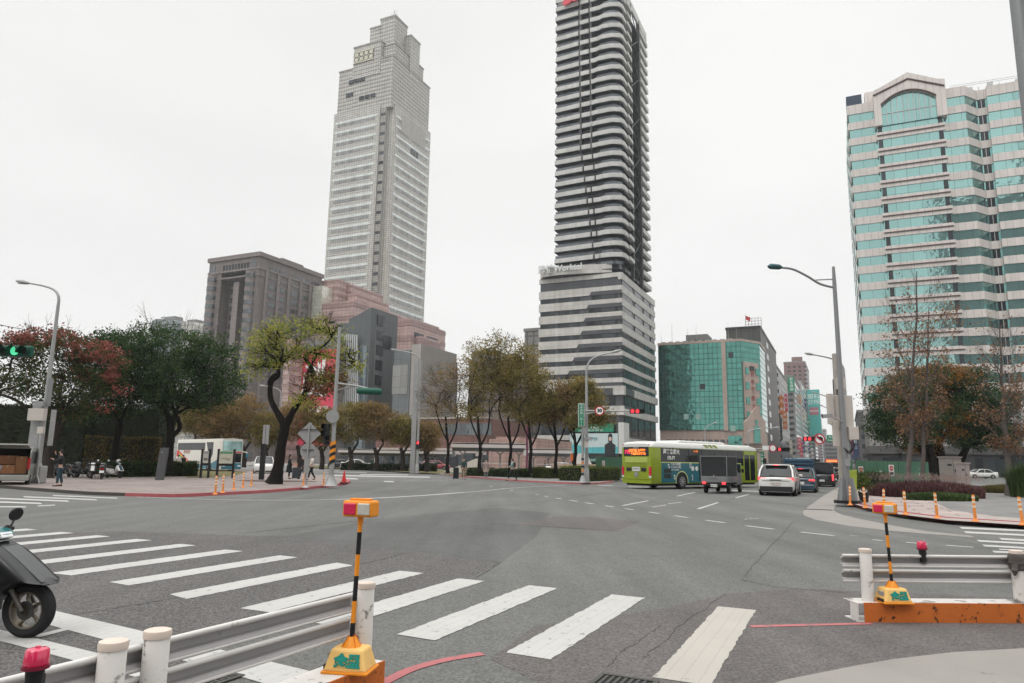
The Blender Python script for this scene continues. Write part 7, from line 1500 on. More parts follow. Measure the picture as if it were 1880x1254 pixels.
# blue stake truck
def stake_truck(P, rz):
    t = thing('stake_truck', 'blue truck with railed cargo bed and pale bundles in front of the white SUV', 'truck', (P[0], P[1], 0), rz); BL = M('truck_blue', (.04, .085, .14), rough=.5, var=.15)
    MB().box(-2.6, 1.1, -.95, .95, .72, .86).build('bed_floor', BL, t); MB().box(-2.6, 2.4, -.4, .4, .45, .7).build('chassis', CHS, t)
    for s_ in (-1, 1):
        mb = MB(); [mb.box(-2.6, 1.1, s_*.95-.02, s_*.95+.02, z, z+.12) for z in (.9, 1.1, 1.3, 1.5, 1.75, 2.0)]; [mb.box(x, x+.06, s_*.96-.03, s_*.96+.03, .8, 2.15) for x in (-2.6, -1.4, -.2, 1.0)]; mb.build('side_rails', BL, t)
        for x in (-1.9, 1.75): wheel(t, x, s_*.78, .36, .36, .24, s_, 5)
        MB().cb((-2.64, s_*.75, .62), (.06, .26, .12)).build('tail_light', TLL, t)
    mb = MB(); [mb.box(-2.63, -2.58, -.95, .95, z, z+.13) for z in (.9, 1.1, 1.3, 1.5, 1.75)]; mb.build('tail_rails', BL, t); MB().box(-2.66, -2.60, -.95, .95, 2.0, 2.14).build('top_rail', BL, t)
    MB().box(-2.5, 1.0, -.88, .88, .87, 1.95).build('covered_load', M('load_navy', (.02, .045, .075), rough=.8, var=.3, scale=3), t)
    for i in range(7): MB().ball((-2.35+.0, -.78+i*.26, 2.06), .13, 8, 1.0).build('bundle', M('bundle_pale', (.20, .33, .42), rough=.6, var=.3, scale=5), t, smooth=True)
    mb = MB(); loft(mb, [(1.2, [(0, .6), (.9, .6), (.95, 1.2), (.85, 2.0), (0, 2.05)]), (2.2, [(0, .5), (.9, .5), (.95, 1.2), (.85, 1.95), (0, 2.0)]), (2.6, [(0, .45), (.85, .45), (.9, 1.1), (.78, 1.6), (0, 1.65)])]); mb.build('cab', BL, t, smooth=True, fix=True); MB().box(1.35, 2.0, -.955, .955, 1.35, 1.8).build('side_window', CG, t)
    MB().cb((-2.68, 0, .62), (.02, .4, .15)).build('number_plate', PLT, t)
stake_truck(pos_ts(-3.1, 59), HD)
DK_ = carpaint('paint_black', (.02, .021, .024)); NV = carpaint('paint_navy', (.02, .045, .075)); GYC = carpaint('paint_grey', (.12, .12, .125))
car('car', 'dark navy hatchback beside the stake truck right of the white SUV', 'car', pos_ts(-2.55, 50.5), HD, 3.9, 1.7, 1.5, NV, 'hatch')
car('car', 'dark grey saloon ahead of the stake truck in the queue', 'car', pos_ts(-2.9, 67.5), HD, 4.4, 1.75, 1.45, GYC, 'sedan')
car('van', 'tall black people carrier with a lit tail light in the queue', 'van', pos_ts(-1.75, 66), HD, 4.7, 1.85, 1.95, DK_, 'van')
car('car', 'silver grey car far up the queue behind the riders', 'car', pos_ts(-1.8, 78), HD, 4.4, 1.78, 1.6, carpaint('paint_silver', (.35, .35, .34)), 'hatch')
c = at(1531, 872, 110); car('car', 'small far white car coming down the avenue by the green fence end', 'car', (c.x, c.y), HD+math.pi, 4.5, 1.8, 1.5, WH, 'sedan', lit=False)
for i, (tt, ss, lab, pt_) in enumerate(((-6, 96, 'far dark car in the left lane of the avenue', DK_), (-3, 100, 'far grey car in the middle lane of the avenue', GYC), (-9.5, 118, 'far white car deep in the avenue', WH), (-5, 130, 'far navy car deep in the avenue', NV))): car('car', lab, 'car', pos_ts(tt, ss), HD, 4.4, 1.78, 1.5, pt_, 'sedan')
# red fronted far bus
c = at(1529, 868, 150); t = thing('far_bus', 'far bus with a glowing red orange board deep in the avenue', 'bus', (c.x, c.y, 0), HD+math.pi); MB().box(-5, 5, -1.25, 1.25, .4, 3.1).build('body', M('bus_red', (.35, .05, .04), rough=.4), t, bevel=.15, fix=True); MB().box(5.0, 5.03, -1.1, 1.1, 1.2, 2.4).build('windscreen', CG, t); MB().box(5.0, 5.05, -1.0, 1.0, 2.5, 2.9).build('route_board', M('led_orange', (1, .22, .06), emit=1.2, var=0), t)
for s_ in (-1, 1):
    for x in (-3, 3.2): wheel(t, x, s_*1.1, .48, .48, .3, s_)
# small grey box truck
def box_truck(P, rz):
    t = thing('box_truck', 'small grey truck with black canvas box turning beside the green bus', 'truck', (P[0], P[1], 0), rz); GY = M('truck_grey', (.17, .175, .18), rough=.45, coat=.3); CV = M('canvas_black', (.026, .027, .030), rough=.75, var=.2, bump=.3, bscale=6)
    MB().box(-2.0, 2.0, -.35, .35, .38, .6).build('chassis', CHS, t); MB().box(-2.05, .55, -.76, .76, .62, .98).build('bed', GY, t, bevel=.015, fix=True)
    MB().box(-2.0, .5, -.72, .72, .98, 2.12).build('canvas_box', CV, t, bevel=.03, fix=True)
    mb = MB(); [mb.box(x, x+.06, y*.74-.02, y*.74+.02, .98, 2.12) for x in (-2.04, .46) for y in (-1, 1)]; mb.box(-2.05, .52, -.76, -.71, 2.08, 2.14).box(-2.05, .52, .71, .76, 2.08, 2.14).box(-2.06, -2.0, -.76, .76, 2.08, 2.14); mb.build('box_frame', GY, t)
    mb = MB(); loft(mb, [(.62, [(0, .5), (.70, .5), (.75, .9), (.74, 1.2), (.62, 1.78), (0, 1.82)]), (1.25, [(0, .45), (.70, .45), (.75, .9), (.74, 1.2), (.60, 1.80), (0, 1.84)]), (1.75, [(0, .42), (.70, .42), (.74, .8), (.72, 1.12), (.62, 1.3), (0, 1.32)]), (2.1, [(0, .42), (.62, .42), (.68, .7), (.62, .95), (.5, 1.0), (0, 1.0)])]); mb.build('cab', GY, t, smooth=True, fix=True, ang=50)
    for s_ in (-1, 1):
        MB().prismy([(.75, 1.18), (1.6, 1.18), (1.35, 1.68), (.8, 1.7)], s_*.70, s_*.745).build('side_window', CG, t); MB().cb((1.45, s_*.88, 1.3), (.08, .14, .22)).build('mirror', PLA, t)
        MB().cb((-2.08, s_*.56, .60), (.05, .2, .12)).build('tail_light', TLL, t)
        for x in (-1.3, 1.5): wheel(t, x, s_*.66, .28, .28, .17, s_, 5)
    MB().box(-2.07, -2.04, -.76, .76, .45, .54).build('rear_bar', PLA, t); p = MB().box(-2.10, -2.07, -.19, .19, .38, .54).build('number_plate', PLT, t); text('BNP-1277', .09, BLK, p, (-2.105, 0, .46), rz=-math.pi/2, ext=.002)
    tg = MB().box(-2.075, -2.05, -.7, .7, .66, .96).build('tailgate', GY, t); text('MITSU', .16, M('emboss_grey', (.10, .105, .11)), tg, (-2.08, 0, .82), rz=-math.pi/2, ext=.003, spacing=1.2); MB().cb((-2.04, 0, 1.02), (.04, .05, .08)).build('latch', RIM, t)
ph = math.radians(30); v = Vector((math.sin(ph), math.cos(ph), 0)); rgt = Vector((v.y, -v.x, 0)); c = at(1336, 900, 41.0)
c = c+v*2.05-rgt*.76; box_truck((c.x, c.y), math.pi/2-ph)
# green city bus
LIME = M('bus_lime', (.25, .32, .015), rough=.35, coat=.5, var=.04, dirt=.15, dscale=2, dirtcol=(.2, .2, .05)); BWH = M('bus_white', (.66, .66, .63), rough=.4, coat=.3, var=.05); TEAL = M('bus_teal', (.01, .115, .145), rough=.4, coat=.4, var=.05); LED = M('led_amber', (1, .24, .04), emit=1.3, var=0); LEDR = M('led_magenta', (.8, .03, .12), emit=.8, var=0)
def city_bus(P, rz):
    t = thing('city_bus', 'long lime green and teal city bus turning with white roof', 'bus', (P.x, P.y, 0), rz); L_ = 12.6; hw = 1.27
    sec = lambda k, kz=1: [(0, .36), (hw*.96*k, .36), (hw*k, .5), (hw*k, 2.55), (hw*.985*k, 2.72), (0, 2.74)]
    mb = MB(); loft(mb, [(0, sec(.955)), (.06, sec(.985)), (.25, sec(1)), (L_-.3, sec(1)), (L_-.08, sec(.98)), (L_, sec(.93))]); body = mb.build('body', LIME, t, smooth=True, fix=True, ang=35)
    rf = lambda k, d: [(0, 2.70), (hw*k, 2.70), (hw*k, 2.84-d), (hw*.93*k, 3.0-d), (hw*.7*k, 3.08-d), (0, 3.10-d)]
    mb = MB(); loft(mb, [(-.01, rf(.93, .16)), (.12, rf(.99, .05)), (.5, rf(1.003, 0)), (L_-.8, rf(1.003, 0)), (L_-.15, rf(.985, .1)), (L_-.0, rf(.93, .22))]); mb.build('roof', BWH, t, smooth=True, fix=True, ang=40)
    MB().prismy([(3.0, 3.05), (9.2, 3.05), (8.7, 3.24), (3.6, 3.24)], -.85, .85).build('roof_pod', BWH, t, bevel=.08, fix=True)
    for i in range(3): MB().prismy([(6.0+i*.55, 2.78), (6.3+i*.55, 2.78), (6.0+i*.55, 3.0), (5.7+i*.55, 3.0)], -hw-.012, -hw*.94).build('roof_flash', LIME, t)
    for s_ in (-1, 1):
        y0, y1 = s_*(hw-.01), s_*(hw+.006)
        MB().box(.95, 10.3, y0, y1, 1.78, 2.66).build('window_band', CG, t)
        mb = MB(); [mb.box(x, x+.05, s_*(hw+.006), s_*(hw+.012), 1.78, 2.66) for x in (2.4, 3.9, 5.4, 7.0, 8.6)]; mb.build('window_posts', PLA, t)
        MB().box(.98, 10.2, y0, y1, .42, 1.70).build('teal_panel', TEAL, t); MB().box(.95, 10.3, s_*(hw), s_*(hw+.01), 1.71, 1.76).build('trim_line', M('bus_pale_lime', (.5, .55, .25)), t)
        MB().box(5.1, 6.3, s_*hw, s_*(hw+.012), .5, 2.6).build('middle_window' if s_ > 0 else 'middle_door', CG, t)
        for x in (3.15, 9.6):
            arch(t, x, s_*(hw-.12), s_*(hw+.012), .69, .5, .37, M('bus_pale_lime', (.5, .55, .25)), 'arch_rim'); arch(t, x, s_*(hw-.3), s_*(hw+.016), .62, .5, .34, CHS); wheel(t, x, s_*(hw-.13), .5, .5, .34, s_, 10)
        MB().box(1.25, 2.0, y0, s_*(hw+.012), 1.05, 1.32).box(1.25, 2.0, y0, s_*(hw+.012), .72, .98).build('side_vent', PLA, t)
    # right hand front door
    y1 = -(hw+.02); mb = MB()
    mb.box(10.6, 12.25, y1, -hw+.02, 2.38, 2.62).box(10.6, 10.72, y1, -hw+.02, .42, 2.62).box(12.13, 12.25, y1, -hw+.02, .42, 2.62).box(11.38, 11.48, y1, -hw+.02, .42, 2.38).box(10.6, 12.25, y1, -hw+.02, .38, .52); mb.build('front_door', LIME, t); MB().box(10.72, 12.13, -(hw+.008), -hw+.02, .52, 2.38).build('door_glass', CG, t); MB().box(10.3, 10.6, -(hw+.012), -hw+.02, 1.6, 2.66).build('window_band', CG, t)
    mb = MB(); mb.lathe([(.16, y1), (.16, y1-.004)], (4.35, 0, 1.35), 16, 'Y').lathe([(.16, y1), (.16, y1-.004)], (4.8, 0, 1.35), 16, 'Y'); mb.build('advert_disc', BWH, t)
    for cx, cz, w_, h_, a in ((1.75, 1.5, .22, .3, .5), (2.95, 1.55, .16, .42, 0), (4.1, 1.55, .2, .38, 0), (2.35, .78, .2, .34, .2), (4.3, .75, .12, .42, .3)): 
        mb = MB(); mb.prismy([(cx+w_*.5*math.cos(q+a), cz+h_*.5*math.sin(q)) for q in [i*math.pi/5 for i in range(10)]], y1-.004, y1); o = mb.build('advert_figure', BWH, t); MB().prismy([(cx+w_*.25*math.cos(q), cz+h_*.28*math.sin(q)) for q in [i*math.pi/4 for i in range(8)]], y1-.006, y1-.004).build('advert_detail', TEAL, o)
    TR = lambda s_, size, x, z, m_=BWH, **k: text(s_, size, m_, t, (x, y1-.0, z), ext=.003, name='lettering', **k)
    TR('運客會都大', .36, 2.05, 2.42, bold=.01); TR('193-FY', .34, 2.0, 2.02, bold=.012, sx=.85); TR('九種手機肥', .20, 2.45, 1.62); TR('線上購物最便宜', .13, 2.45, 1.42); TR('立即下載享優惠', .12, 2.4, 1.25)
    t2 = MB().box(4.35, 5.05, y1-.002, y1+.01, 2.42, 2.60).build('side_board', PLA, t); text('193 公園', .14, LED, t2, (4.7, y1-.006, 2.51), ext=.002)
    # rear
    MB().box(-.035, .05, -1.05, 1.05, 2.12, 2.72).build('rear_window', CG, t, bevel=.03, fix=True)
    text('193-FY', .16, BWH, t, (-.05, 0, 2.62), rz=-math.pi/2, ext=.002); text('193', .34, LEDR, t, (-.05, .72, 2.38), rz=-math.pi/2, ext=.002, bold=.015); text('公園 ■ 大都會', .22, LED, t, (-.05, -.1, 2.46), rz=-math.pi/2, ext=.002, bold=.012, align='CENTER'); text('台北車站 捷運站', .17, LED, t, (-.05, -.2, 2.26), rz=-math.pi/2, ext=.002, bold=.01)
    lid = MB().box(-.02, .04, -.95, .95, 1.70, 2.04).build('engine_lid', M('bus_lime_pale', (.40, .47, .10), rough=.35, coat=.4), t, bevel=.02, fix=True); MB().box(-.025, .03, -.85, .85, 1.60, 1.63).box(-.025, .03, -.85, .85, 1.44, 1.46).box(-.025, .03, -1.15, 1.15, .62, .635).build('seam_line', M('lime_dark', (.16, .20, .02)), t)
    for s_ in (-1, 1):
        MB().box(-.035, .04, s_*.42, s_*.82, 1.14, 1.36).build('rear_vent', PLA, t); tl_ = MB().box(-.03, .08, s_*1.04, s_*1.235, .88, 1.44).build('tail_light', TL, t, bevel=.02, fix=True); MB().box(-.035, .03, s_*1.06, s_*1.22, .74, .87).build('reversing_light', BWH, t)
        MB().lathe([(.05, -.03), (.04, -.04)], (0, s_*1.1, 2.85), 8, 'X').build('marker_light', TL, t)
        for k in range(3): MB().lathe([(.05, -.03), (.045, -.036)], (0, s_*1.14, .98+k*.17), 10, 'X').build('lamp_dot', M('lamp_magenta', (.7, .02, .12), emit=.25, var=0), tl_)
    p = MB().box(-.04, .02, -.30, .30, 1.14, 1.42).build('number_plate', PLT, t); text('193-FY', .17, BLK, p, (-.045, 0, 1.28), rz=-math.pi/2, ext=.002)
    mb = MB(); mb.lathe([(.17, -.03), (.15, -.035)], (0, 0, .92), 16, 'X'); mb.build('maker_badge', RIM, t); MB().box(.3, L_-.3, -1.1, 1.1, .22, .4).build('underbody', CHS, t)
    MB().box(L_-.04, L_+.02, -1.05, 1.05, 1.2, 2.6).build('windscreen', CG, t); MB().tube([(L_-.1, -1.2, 2.7), (L_+.35, -1.55, 2.5), (L_+.35, -1.6, 2.0)], .03, 6).cb((L_+.35, -1.62, 1.95), (.12, .22, .42)).build('mirror', PLA, t)
ph = math.radians(50); v = Vector((math.sin(ph), math.cos(ph), 0)); rgt = Vector((v.y, -v.x, 0)); c = at(1197, 890, 46.2); c = c-rgt*1.27; city_bus(c, math.pi/2-ph)
# white tour coach
def coach(P, rz):
    t = thing('tour_coach', 'white and blue high deck tour coach with rainbow stripe on the side road', 'coach', (P.x, P.y, 0), rz); L_ = 11.5; hw = 1.25; CW = M('coach_white', (.60, .58, .52), rough=.35, coat=.4, var=.06); CB = M('coach_blue', (.03, .17, .24), rough=.35, coat=.5, var=.1); GLC = glass('coach_screen', (.45, .68, .66), metal=.6, rough=.08, pane=9, ph=9)
    s1 = lambda k: [(0, .3), (hw*k, .3), (hw*k, 3.3), (hw*.92*k, 3.55), (0, 3.62)]
    mb = MB(); loft(mb, [(0, s1(.95)), (.2, s1(1)), (L_-.5, s1(1)), (L_-.1, s1(.97)), (L_, s1(.90))]); mb.build('body', CW, t, smooth=True, fix=True, ang=35)
    for s_ in (-1, 1):
        mb = MB(); mb.box(.4, 7.6, s_*(hw-.01), s_*(hw+.01), 2.35, 3.15); mb.build('side_window', CG, t); MB().prismy([(7.9, 3.2), (9.6, 3.2), (9.6, 1.9), (9.0, 1.2), (8.6, 1.7), (8.3, 2.4)], s_*(hw-.01), s_*(hw+.01)).build('side_window', CG, t)
        MB().prismy([(0.1, .35), (L_-.2, .35), (L_-.2, 1.5), (9.6, 1.0), (8.9, .9), (7.5, .75), (0.1, .8)], s_*(hw-.01), s_*(hw+.008)).build('blue_skirt', CB, t)
        for i, c_ in enumerate(((.55, .04, .05), (.60, .42, .05), (.10, .35, .12))):
            mb = MB(); r0_ = 3.4-i*.24; pts = [(.6+i*.1+r0_*.0, 0)]; arc = [(1.0+ (r0_)*(1-math.cos(q))*1.1, 2.2-i*.17-r0_*.55*math.sin(q)*.0-1.75*(1-math.cos(q*.9))) for q in [k*.17 for k in range(9)]]; arc2 = [(a, b_-.17) for a, b_ in arc]; mb.prismy(arc+arc2[::-1], s_*hw, s_*(hw+.016)); mb.build('rainbow_stripe', M('rain_%d' % i, c_, rough=.5), t)
        MB().box(.25, .9, s_*hw, s_*(hw+.014), 1.6, 2.3).build('red_mark', M('rain_0', (.5, .04, .05)), t)
        for x in (2.6, 8.9): arch(t, x, s_*(hw-.2), s_*(hw+.02), .6, .48, .3, CHS); wheel(t, x, s_*(hw-.12), .48, .48, .3, s_, 8)
    MB().box(L_-.06, L_+.02, -1.08, 1.08, 2.25, 3.35).build('upper_windscreen', GLC, t, bevel=.08, fix=True); MB().box(L_-.06, L_+.015, -1.1, 1.1, 2.08, 2.2).build('red_band', M('rain_0', (.5, .04, .05)), t); MB().box(L_-.06, L_+.02, -1.05, 1.05, 1.05, 2.04).build('windscreen', CG, t, bevel=.04, fix=True); MB().box(L_-.05, L_+.03, -1.1, 1.1, .35, 1.0).build('front_skirt', CB, t, bevel=.05, fix=True)
    for s_ in (-1, 1): MB().tube([(L_-.2, s_*1.2, 2.2), (L_+.35, s_*1.45, 2.15), (L_+.4, s_*1.5, 1.9)], .06, 7).build('mirror_arm', CW, t); MB().cb((L_+.4, s_*1.5, 1.8), (.16, .26, .5)).build('mirror', CB, t, bevel=.06, fix=True); MB().cb((L_+.03, s_*.85, .7), (.05, .35, .16)).build('headlight', HLM, t)
    text('觀光遊覽', .42, M('coach_text', (.42, .16, .14)), t, (3.0, -hw-.02, 2.12), ext=.003)
c = at(425, 862, 80); v = Vector((math.cos(math.radians(-38)), math.sin(math.radians(-38)), 0)); fr_ = at(403, 862, 79); 
rc_ = math.radians(-43); v = Vector((math.cos(rc_), math.sin(rc_), 0)); c = at(424, 862, 77); c = c-v*11.5; coach(c, rc_)
c = at(484, 866, 71); car('suv', 'white SUV facing the crossing left of the forked tree trunk', 'SUV', (c.x, c.y), math.radians(-72), 4.6, 1.85, 1.75, WH, 'suv', lit=False)
# open van at the left edge
def open_van(P, rz):
    t = thing('open_van', 'pale grey van with raised tailgate and cardboard boxes at the left edge', 'van', (P.x, P.y, 0), rz); SV = carpaint('paint_sand', (.34, .34, .31)); hw = .85; DKI = M('van_inside', (.02, .02, .02), rough=.9)
    mb = MB(); mb.box(0, 4.2, -hw, hw, .32, .62); mb.build('floor_body', SV, t, bevel=.05, fix=True)
    for s_ in (-1, 1):
        MB().prismy([(0, .6), (4.2, .6), (4.2, 1.1), (3.4, 1.9), (.25, 1.95), (.05, 1.7)], s_*hw, s_*(hw-.05)).build('side_wall', SV, t); MB().prismy([(.35, 1.15), (3.3, 1.15), (3.0, 1.75), (.45, 1.75)], s_*(hw+.004), s_*(hw-.0)).build('side_window', CG, t)
        MB().cb((.0, s_*(hw-.05), 1.15), (.08, .11, .55)).build('tail_light', TL, t, bevel=.02, fix=True)
        for x in (.75, 3.4): wheel(t, x, s_*(hw-.08), .31, .31, .2, s_)
    MB().box(.1, 3.4, -hw+.02, hw-.02, 1.90, 1.96).build('roof', SV, t, bevel=.02, fix=True); MB().box(1.7, 1.75, -hw+.05, hw-.05, .6, 1.9).build('seat_back', DKI, t); MB().box(0.03, 1.7, -hw+.05, hw-.05, .62, .65).build('load_floor', DKI, t); MB().box(3.35, 4.2, -hw+.02, hw-.02, .6, 1.12).build('bonnet', SV, t)
    MB().cb((-.08, 0, .46), (.2, 1.7, .28)).build('rear_bumper', SV, t, bevel=.05, fix=True); MB().cb((-.5, 0, 2.02), (1.15, 1.55, .07), ry=math.radians(6)).build('tailgate', SV, t, bevel=.02, fix=True)
    MB().box(3.36, 3.40, -.7, .7, 1.15, 1.8).build('windscreen', CG, t)
    BXC = M('cardboard', (.36, .17, .085), rough=.85, var=.15, scale=2)
    for i, (x, y, z, a, b_, c_, lab) in enumerate(((.55, -.45, .66, .5, .5, .85, 'tall cardboard box standing at the right inside the open van'), (.75, .15, 1.12, .5, .75, .42, 'wide cardboard box on top inside the open van'), (.45, .1, .66, .5, .62, .42, 'low cardboard box at the front inside the open van'))):
        w_ = Matrix.Rotation(rz, 3, 'Z') @ Vector((x, y, 0)); tt = thing('cardboard_box', lab, 'box', (P.x+w_.x, P.y+w_.y, z), rz); MB().box(-a/2, a/2, -b_/2, b_/2, 0, c_).build('carton', BXC, tt, bevel=.008, fix=True); MB().box(-a/2-.003, a/2+.003, -.03, .03, c_-.12, c_+.003).build('tape', M('tape', (.45, .30, .16)), tt)
    w_ = Matrix.Rotation(rz, 3, 'Z') @ Vector((.3, .5, 0)); tt = thing('newspaper_bundle', 'grey bundle of printed paper beside the boxes in the open van', 'paper bundle', (P.x+w_.x, P.y+w_.y, .66), rz); MB().cb((0, 0, .22), (.28, .3, .42), rx=.3).build('paper', M('paper_grey', (.36, .37, .42), rough=.8, var=.35, scale=25), tt)
c = at(12, 893, 35.5); open_van(c, math.radians(118))
# distant parked cars
for i, (px, py, Y, rz, lab, pt_, kd) in enumerate(((655, 853, 108, .1, 'white car parked beyond the clipped trees under the wide brown tree', WH, 'sedan'), (630, 853, 112, .2, 'dark car parked beyond the striped signal pole', DK_, 'sedan'), (1800, 878, 112, math.pi, 'white sedan parked side on at the right under the trees', WH, 'sedan'), (1712, 874, 96, .2, 'white car half hidden behind the right hand grove trunks', WH, 'suv'), (1738, 876, 105, .1, 'second white car hidden behind the grove next to the cabinet', WH, 'sedan'), (1035, 862, 88, .0, 'white car behind the second shelter railing', WH, 'sedan'), (800, 860, 116, 0, 'small red car behind the shelter left of the white ramp', carpaint('paint_red', (.3, .02, .03)), 'hatch'))):
    c = at(px, py, Y); car('car', lab, 'car', (c.x, c.y), rz, 4.6, 1.8, 1.45, pt_, kd, lit=False, z0=.12 if i not in (0, 1) else .12)

# ------------------------------------------------------------------ scooters
def pillow(mb, poly, hw, shr=.90, y0=0):
    """rounded slab from an x-z outline: full outline in the middle, smaller outlines towards the sides"""
    cx = sum(p[0] for p in poly)/len(poly); cz = sum(p[1] for p in poly)/len(poly); rings = []
    for y, k in ((-hw, shr-.10), (-hw*.85, shr), (-hw*.4, .985), (0, 1), (hw*.4, .985), (hw*.85, shr), (hw, shr-.10)): rings.append([mb.pt((cx+(p[0]-cx)*k, y0+y, cz+(p[1]-cz)*k)) for p in poly])
    n = len(poly)
    for a, b_ in zip(rings, rings[1:]):
        for j in range(n): mb.f.append([a[j], a[(j+1) % n], b_[(j+1) % n], b_[j]]); mb.mi.append(0)
    mb.f.append(rings[0]); mb.f.append(rings[-1][::-1]); mb.mi += [0, 0]; return mb
def scooter(name, label, P, rz, body_, trim_, fine=False, group=None, steer=0, box=False, helmet=None):
    t = thing(name, label, 'scooter', P, rz, group); xf, xr, r = .62, -.62, .245
    n = 40 if fine else 20
    for x, nm in ((xf, 'front_wheel'), (xr, 'rear_wheel')):
        mb = MB(); mb.lathe([(r*.66, -.045), (r*.84, -.058), (r*.96, -.040), (r, 0), (r*.96, .040), (r*.84, .058), (r*.66, .045)], (x, 0, r), n, 'Y', cap=False); w = mb.build(nm, TY, t, smooth=True)
        m3 = MB(); m3.lathe([(r*.69, -.043), (r*.62, -.040), (r*.60, -.01), (r*.60, .01), (r*.62, .040), (r*.69, .043)], (x, 0, r), n, 'Y') if False else None
        for a in range(n):
            A_, B_ = 2*math.pi*a/n, 2*math.pi*(a+1)/n
            for (ra, ya), (rb, yb) in (((.70, -.046), (.60, -.040)), ((.60, -.040), (.585, 0)), ((.585, 0), (.60, .040)), ((.60, .040), (.70, .046))):
                f_ = lambda q, rr_, y_: (x+r*rr_*math.cos(q), y_, r+r*rr_*math.sin(q)); m3.quad(f_(A_, ra, ya), f_(B_, ra, ya), f_(B_, rb, yb), f_(A_, rb, yb))
        for a in range(5): q = a*2*math.pi/5+.3; m3.tube([(x+r*.14*math.cos(q), 0, r+r*.14*math.sin(q)), (x+r*.42*math.cos(q+.25), .0, r+r*.42*math.sin(q+.25)), (x+r*.62*math.cos(q+.1), 0, r+r*.62*math.sin(q+.1))], [.020, .016, .020], 6)
        m3.lathe([(r*.2, -.05), (r*.2, .05)], (x, 0, r), 12, 'Y'); m3.build('wheel_rim', M('rim_bronze', (.20, .175, .14), rough=.4, metal=.8) if fine else PLA, w)
        if x == xf: MB().lathe([(r*.34, -.05), (r*.34, -.046)], (x, 0, r), 20, 'Y').build('brake_disc', M('disc_dark', (.08, .08, .08), rough=.5, metal=.7), w)
    fk = MB(); [fk.tube([(.36, s_*.07, .62), (.50, s_*.085, .42), (xf, s_*.085, r)], [.024, .024, .020], 10) for s_ in (-1, 1)]; fk.build('fork', M('fork_grey', (.13, .12, .11), rough=.4, metal=.6), t, smooth=True)
    bd = MB(); pillow(bd, [(.83, .475), (.78, .515), (.70, .62), (.60, .74), (.50, .84), (.44, .88), (.38, .86), (.33, .74), (.26, .55), (.22, .33), (.30, .30), (.44, .385), (.58, .475), (.70, .495)], .19, .80); bd.build('front_fairing', body_, t, smooth=True, fix=True, ang=70)
    MB().prismy([(.50, .84), (.60, .74), (.72, .60), (.80, .50), (.77, .50), (.66, .60), (.56, .72), (.47, .82)], -.10, .10).build('nose_strip', trim_, t, bevel=.015, fix=True)
    mb = MB(); pillow(mb, [(.86, .478), (.80, .465), (.66, .485), (.52, .47), (.55, .51), (.70, .545), (.80, .52)], .075, .8); mb.build('mudguard', body_, t, smooth=True, fix=True, ang=60)
    mb = MB(); pillow(mb, [(.30, .22), (.30, .32), (-.05, .33), (-.16, .44), (-.20, .62), (-.82, .70), (-.90, .62), (-.78, .42), (-.55, .36), (-.30, .24)], .17, .86); mb.build('rear_body', body_, t, smooth=True, fix=True, ang=60)
    MB().box(-.08, .28, -.17, .17, .30, .335).build('footboard', PLA, t, bevel=.01, fix=True)
    mb = MB(); pillow(mb, [(-.14, .66), (-.16, .74), (-.40, .76), (-.52, .80), (-.86, .80), (-.88, .72), (-.60, .68)], .15, .86); mb.build('seat', PLA, t, smooth=True, fix=True, ang=60)
    hb = MB(); hb.tube([(.38, 0, .80), (.345, 0, .96)], .035, 10); hb.tube(smooth_path([(.26, -.33, .97), (.33, -.18, 1.0), (.36, 0, .965), (.33, .18, 1.0), (.26, .33, .97)], 5), .016, 8); hb.build('handlebar', PLA, t, smooth=True)
    mb = MB(); pillow(mb, [(.46, .90), (.50, .955), (.42, 1.01), (.30, 1.02), (.27, .96), (.34, .90)], .13, .8); mb.build('headlight_cowl', trim_ if not fine else M('cowl_teal', (.015, .13, .14), rough=.3, coat=.5), t, smooth=True, fix=True, ang=60)
    MB().cb((.485, 0, .945), (.03, .14, .06), ry=-.6).build('headlight', HLM, t, bevel=.01, fix=True); MB().cb((-.90, 0, .66), (.04, .2, .07)).build('tail_light', TL, t); MB().cb((-.95, 0, .48), (.015, .26, .15), ry=.3).build('number_plate', PLT, t)
    for s_ in (-1, 1):
        m_ = MB().tube([(.31, s_*.20, .99), (.35, s_*.25, 1.07), (.34, s_*.28, 1.115)], .010, 8).build('mirror', PLA, t); m4 = MB(); m4.X = Matrix.Translation((.345, s_*.29, 1.165)) @ Matrix.Rotation(.35, 4, 'Y') @ Matrix.Rotation(-s_*.25, 4, 'Z'); m4.lathe([(.02, -.018), (.055, -.014), (.068, 0), (.062, .014)], (0, 0, 0), 18, 'X'); mh = m4.build('mirror_head', PLA, m_, smooth=True); m5 = MB(); m5.X = m4.X; m5.lathe([(.056, -.0185), (.055, -.020)], (0, 0, 0), 18, 'X'); m5.build('mirror_glass', METAL_L, mh)
        MB().tube([(.33, s_*.18, 1.0), (.27, s_*.32, .975)], .022, 8).build('grip', PLA, t)
    MB().tube([(-.30, -.16, .24), (-.60, -.19, .25), (-.85, -.19, .36)], [.03, .055, .05], 10).build('exhaust', M('exhaust', (.12, .12, .12), rough=.35, metal=.7), t, smooth=True); MB().tube([(-.62, .10, .245), (-.75, .12, .62)], .028, 8).build('shock', METAL_L, t); mb = MB(); mb.tube([(-.85, -.1, .72), (-1.0, -.1, .86), (-1.0, .1, .86), (-.85, .1, .72)], .014, 6); mb.build('grab_rail', METAL_L if not fine else PLA, t)
    MB().tube([(-.12, .12, .28), (-.16, .22, .02)], .012, 6).build('stand', METAL_D, t)
    if box: MB().box(-1.18, -.88, -.18, .18, .84, 1.12).build('top_box', PLA, t, bevel=.04, fix=True)
    return t
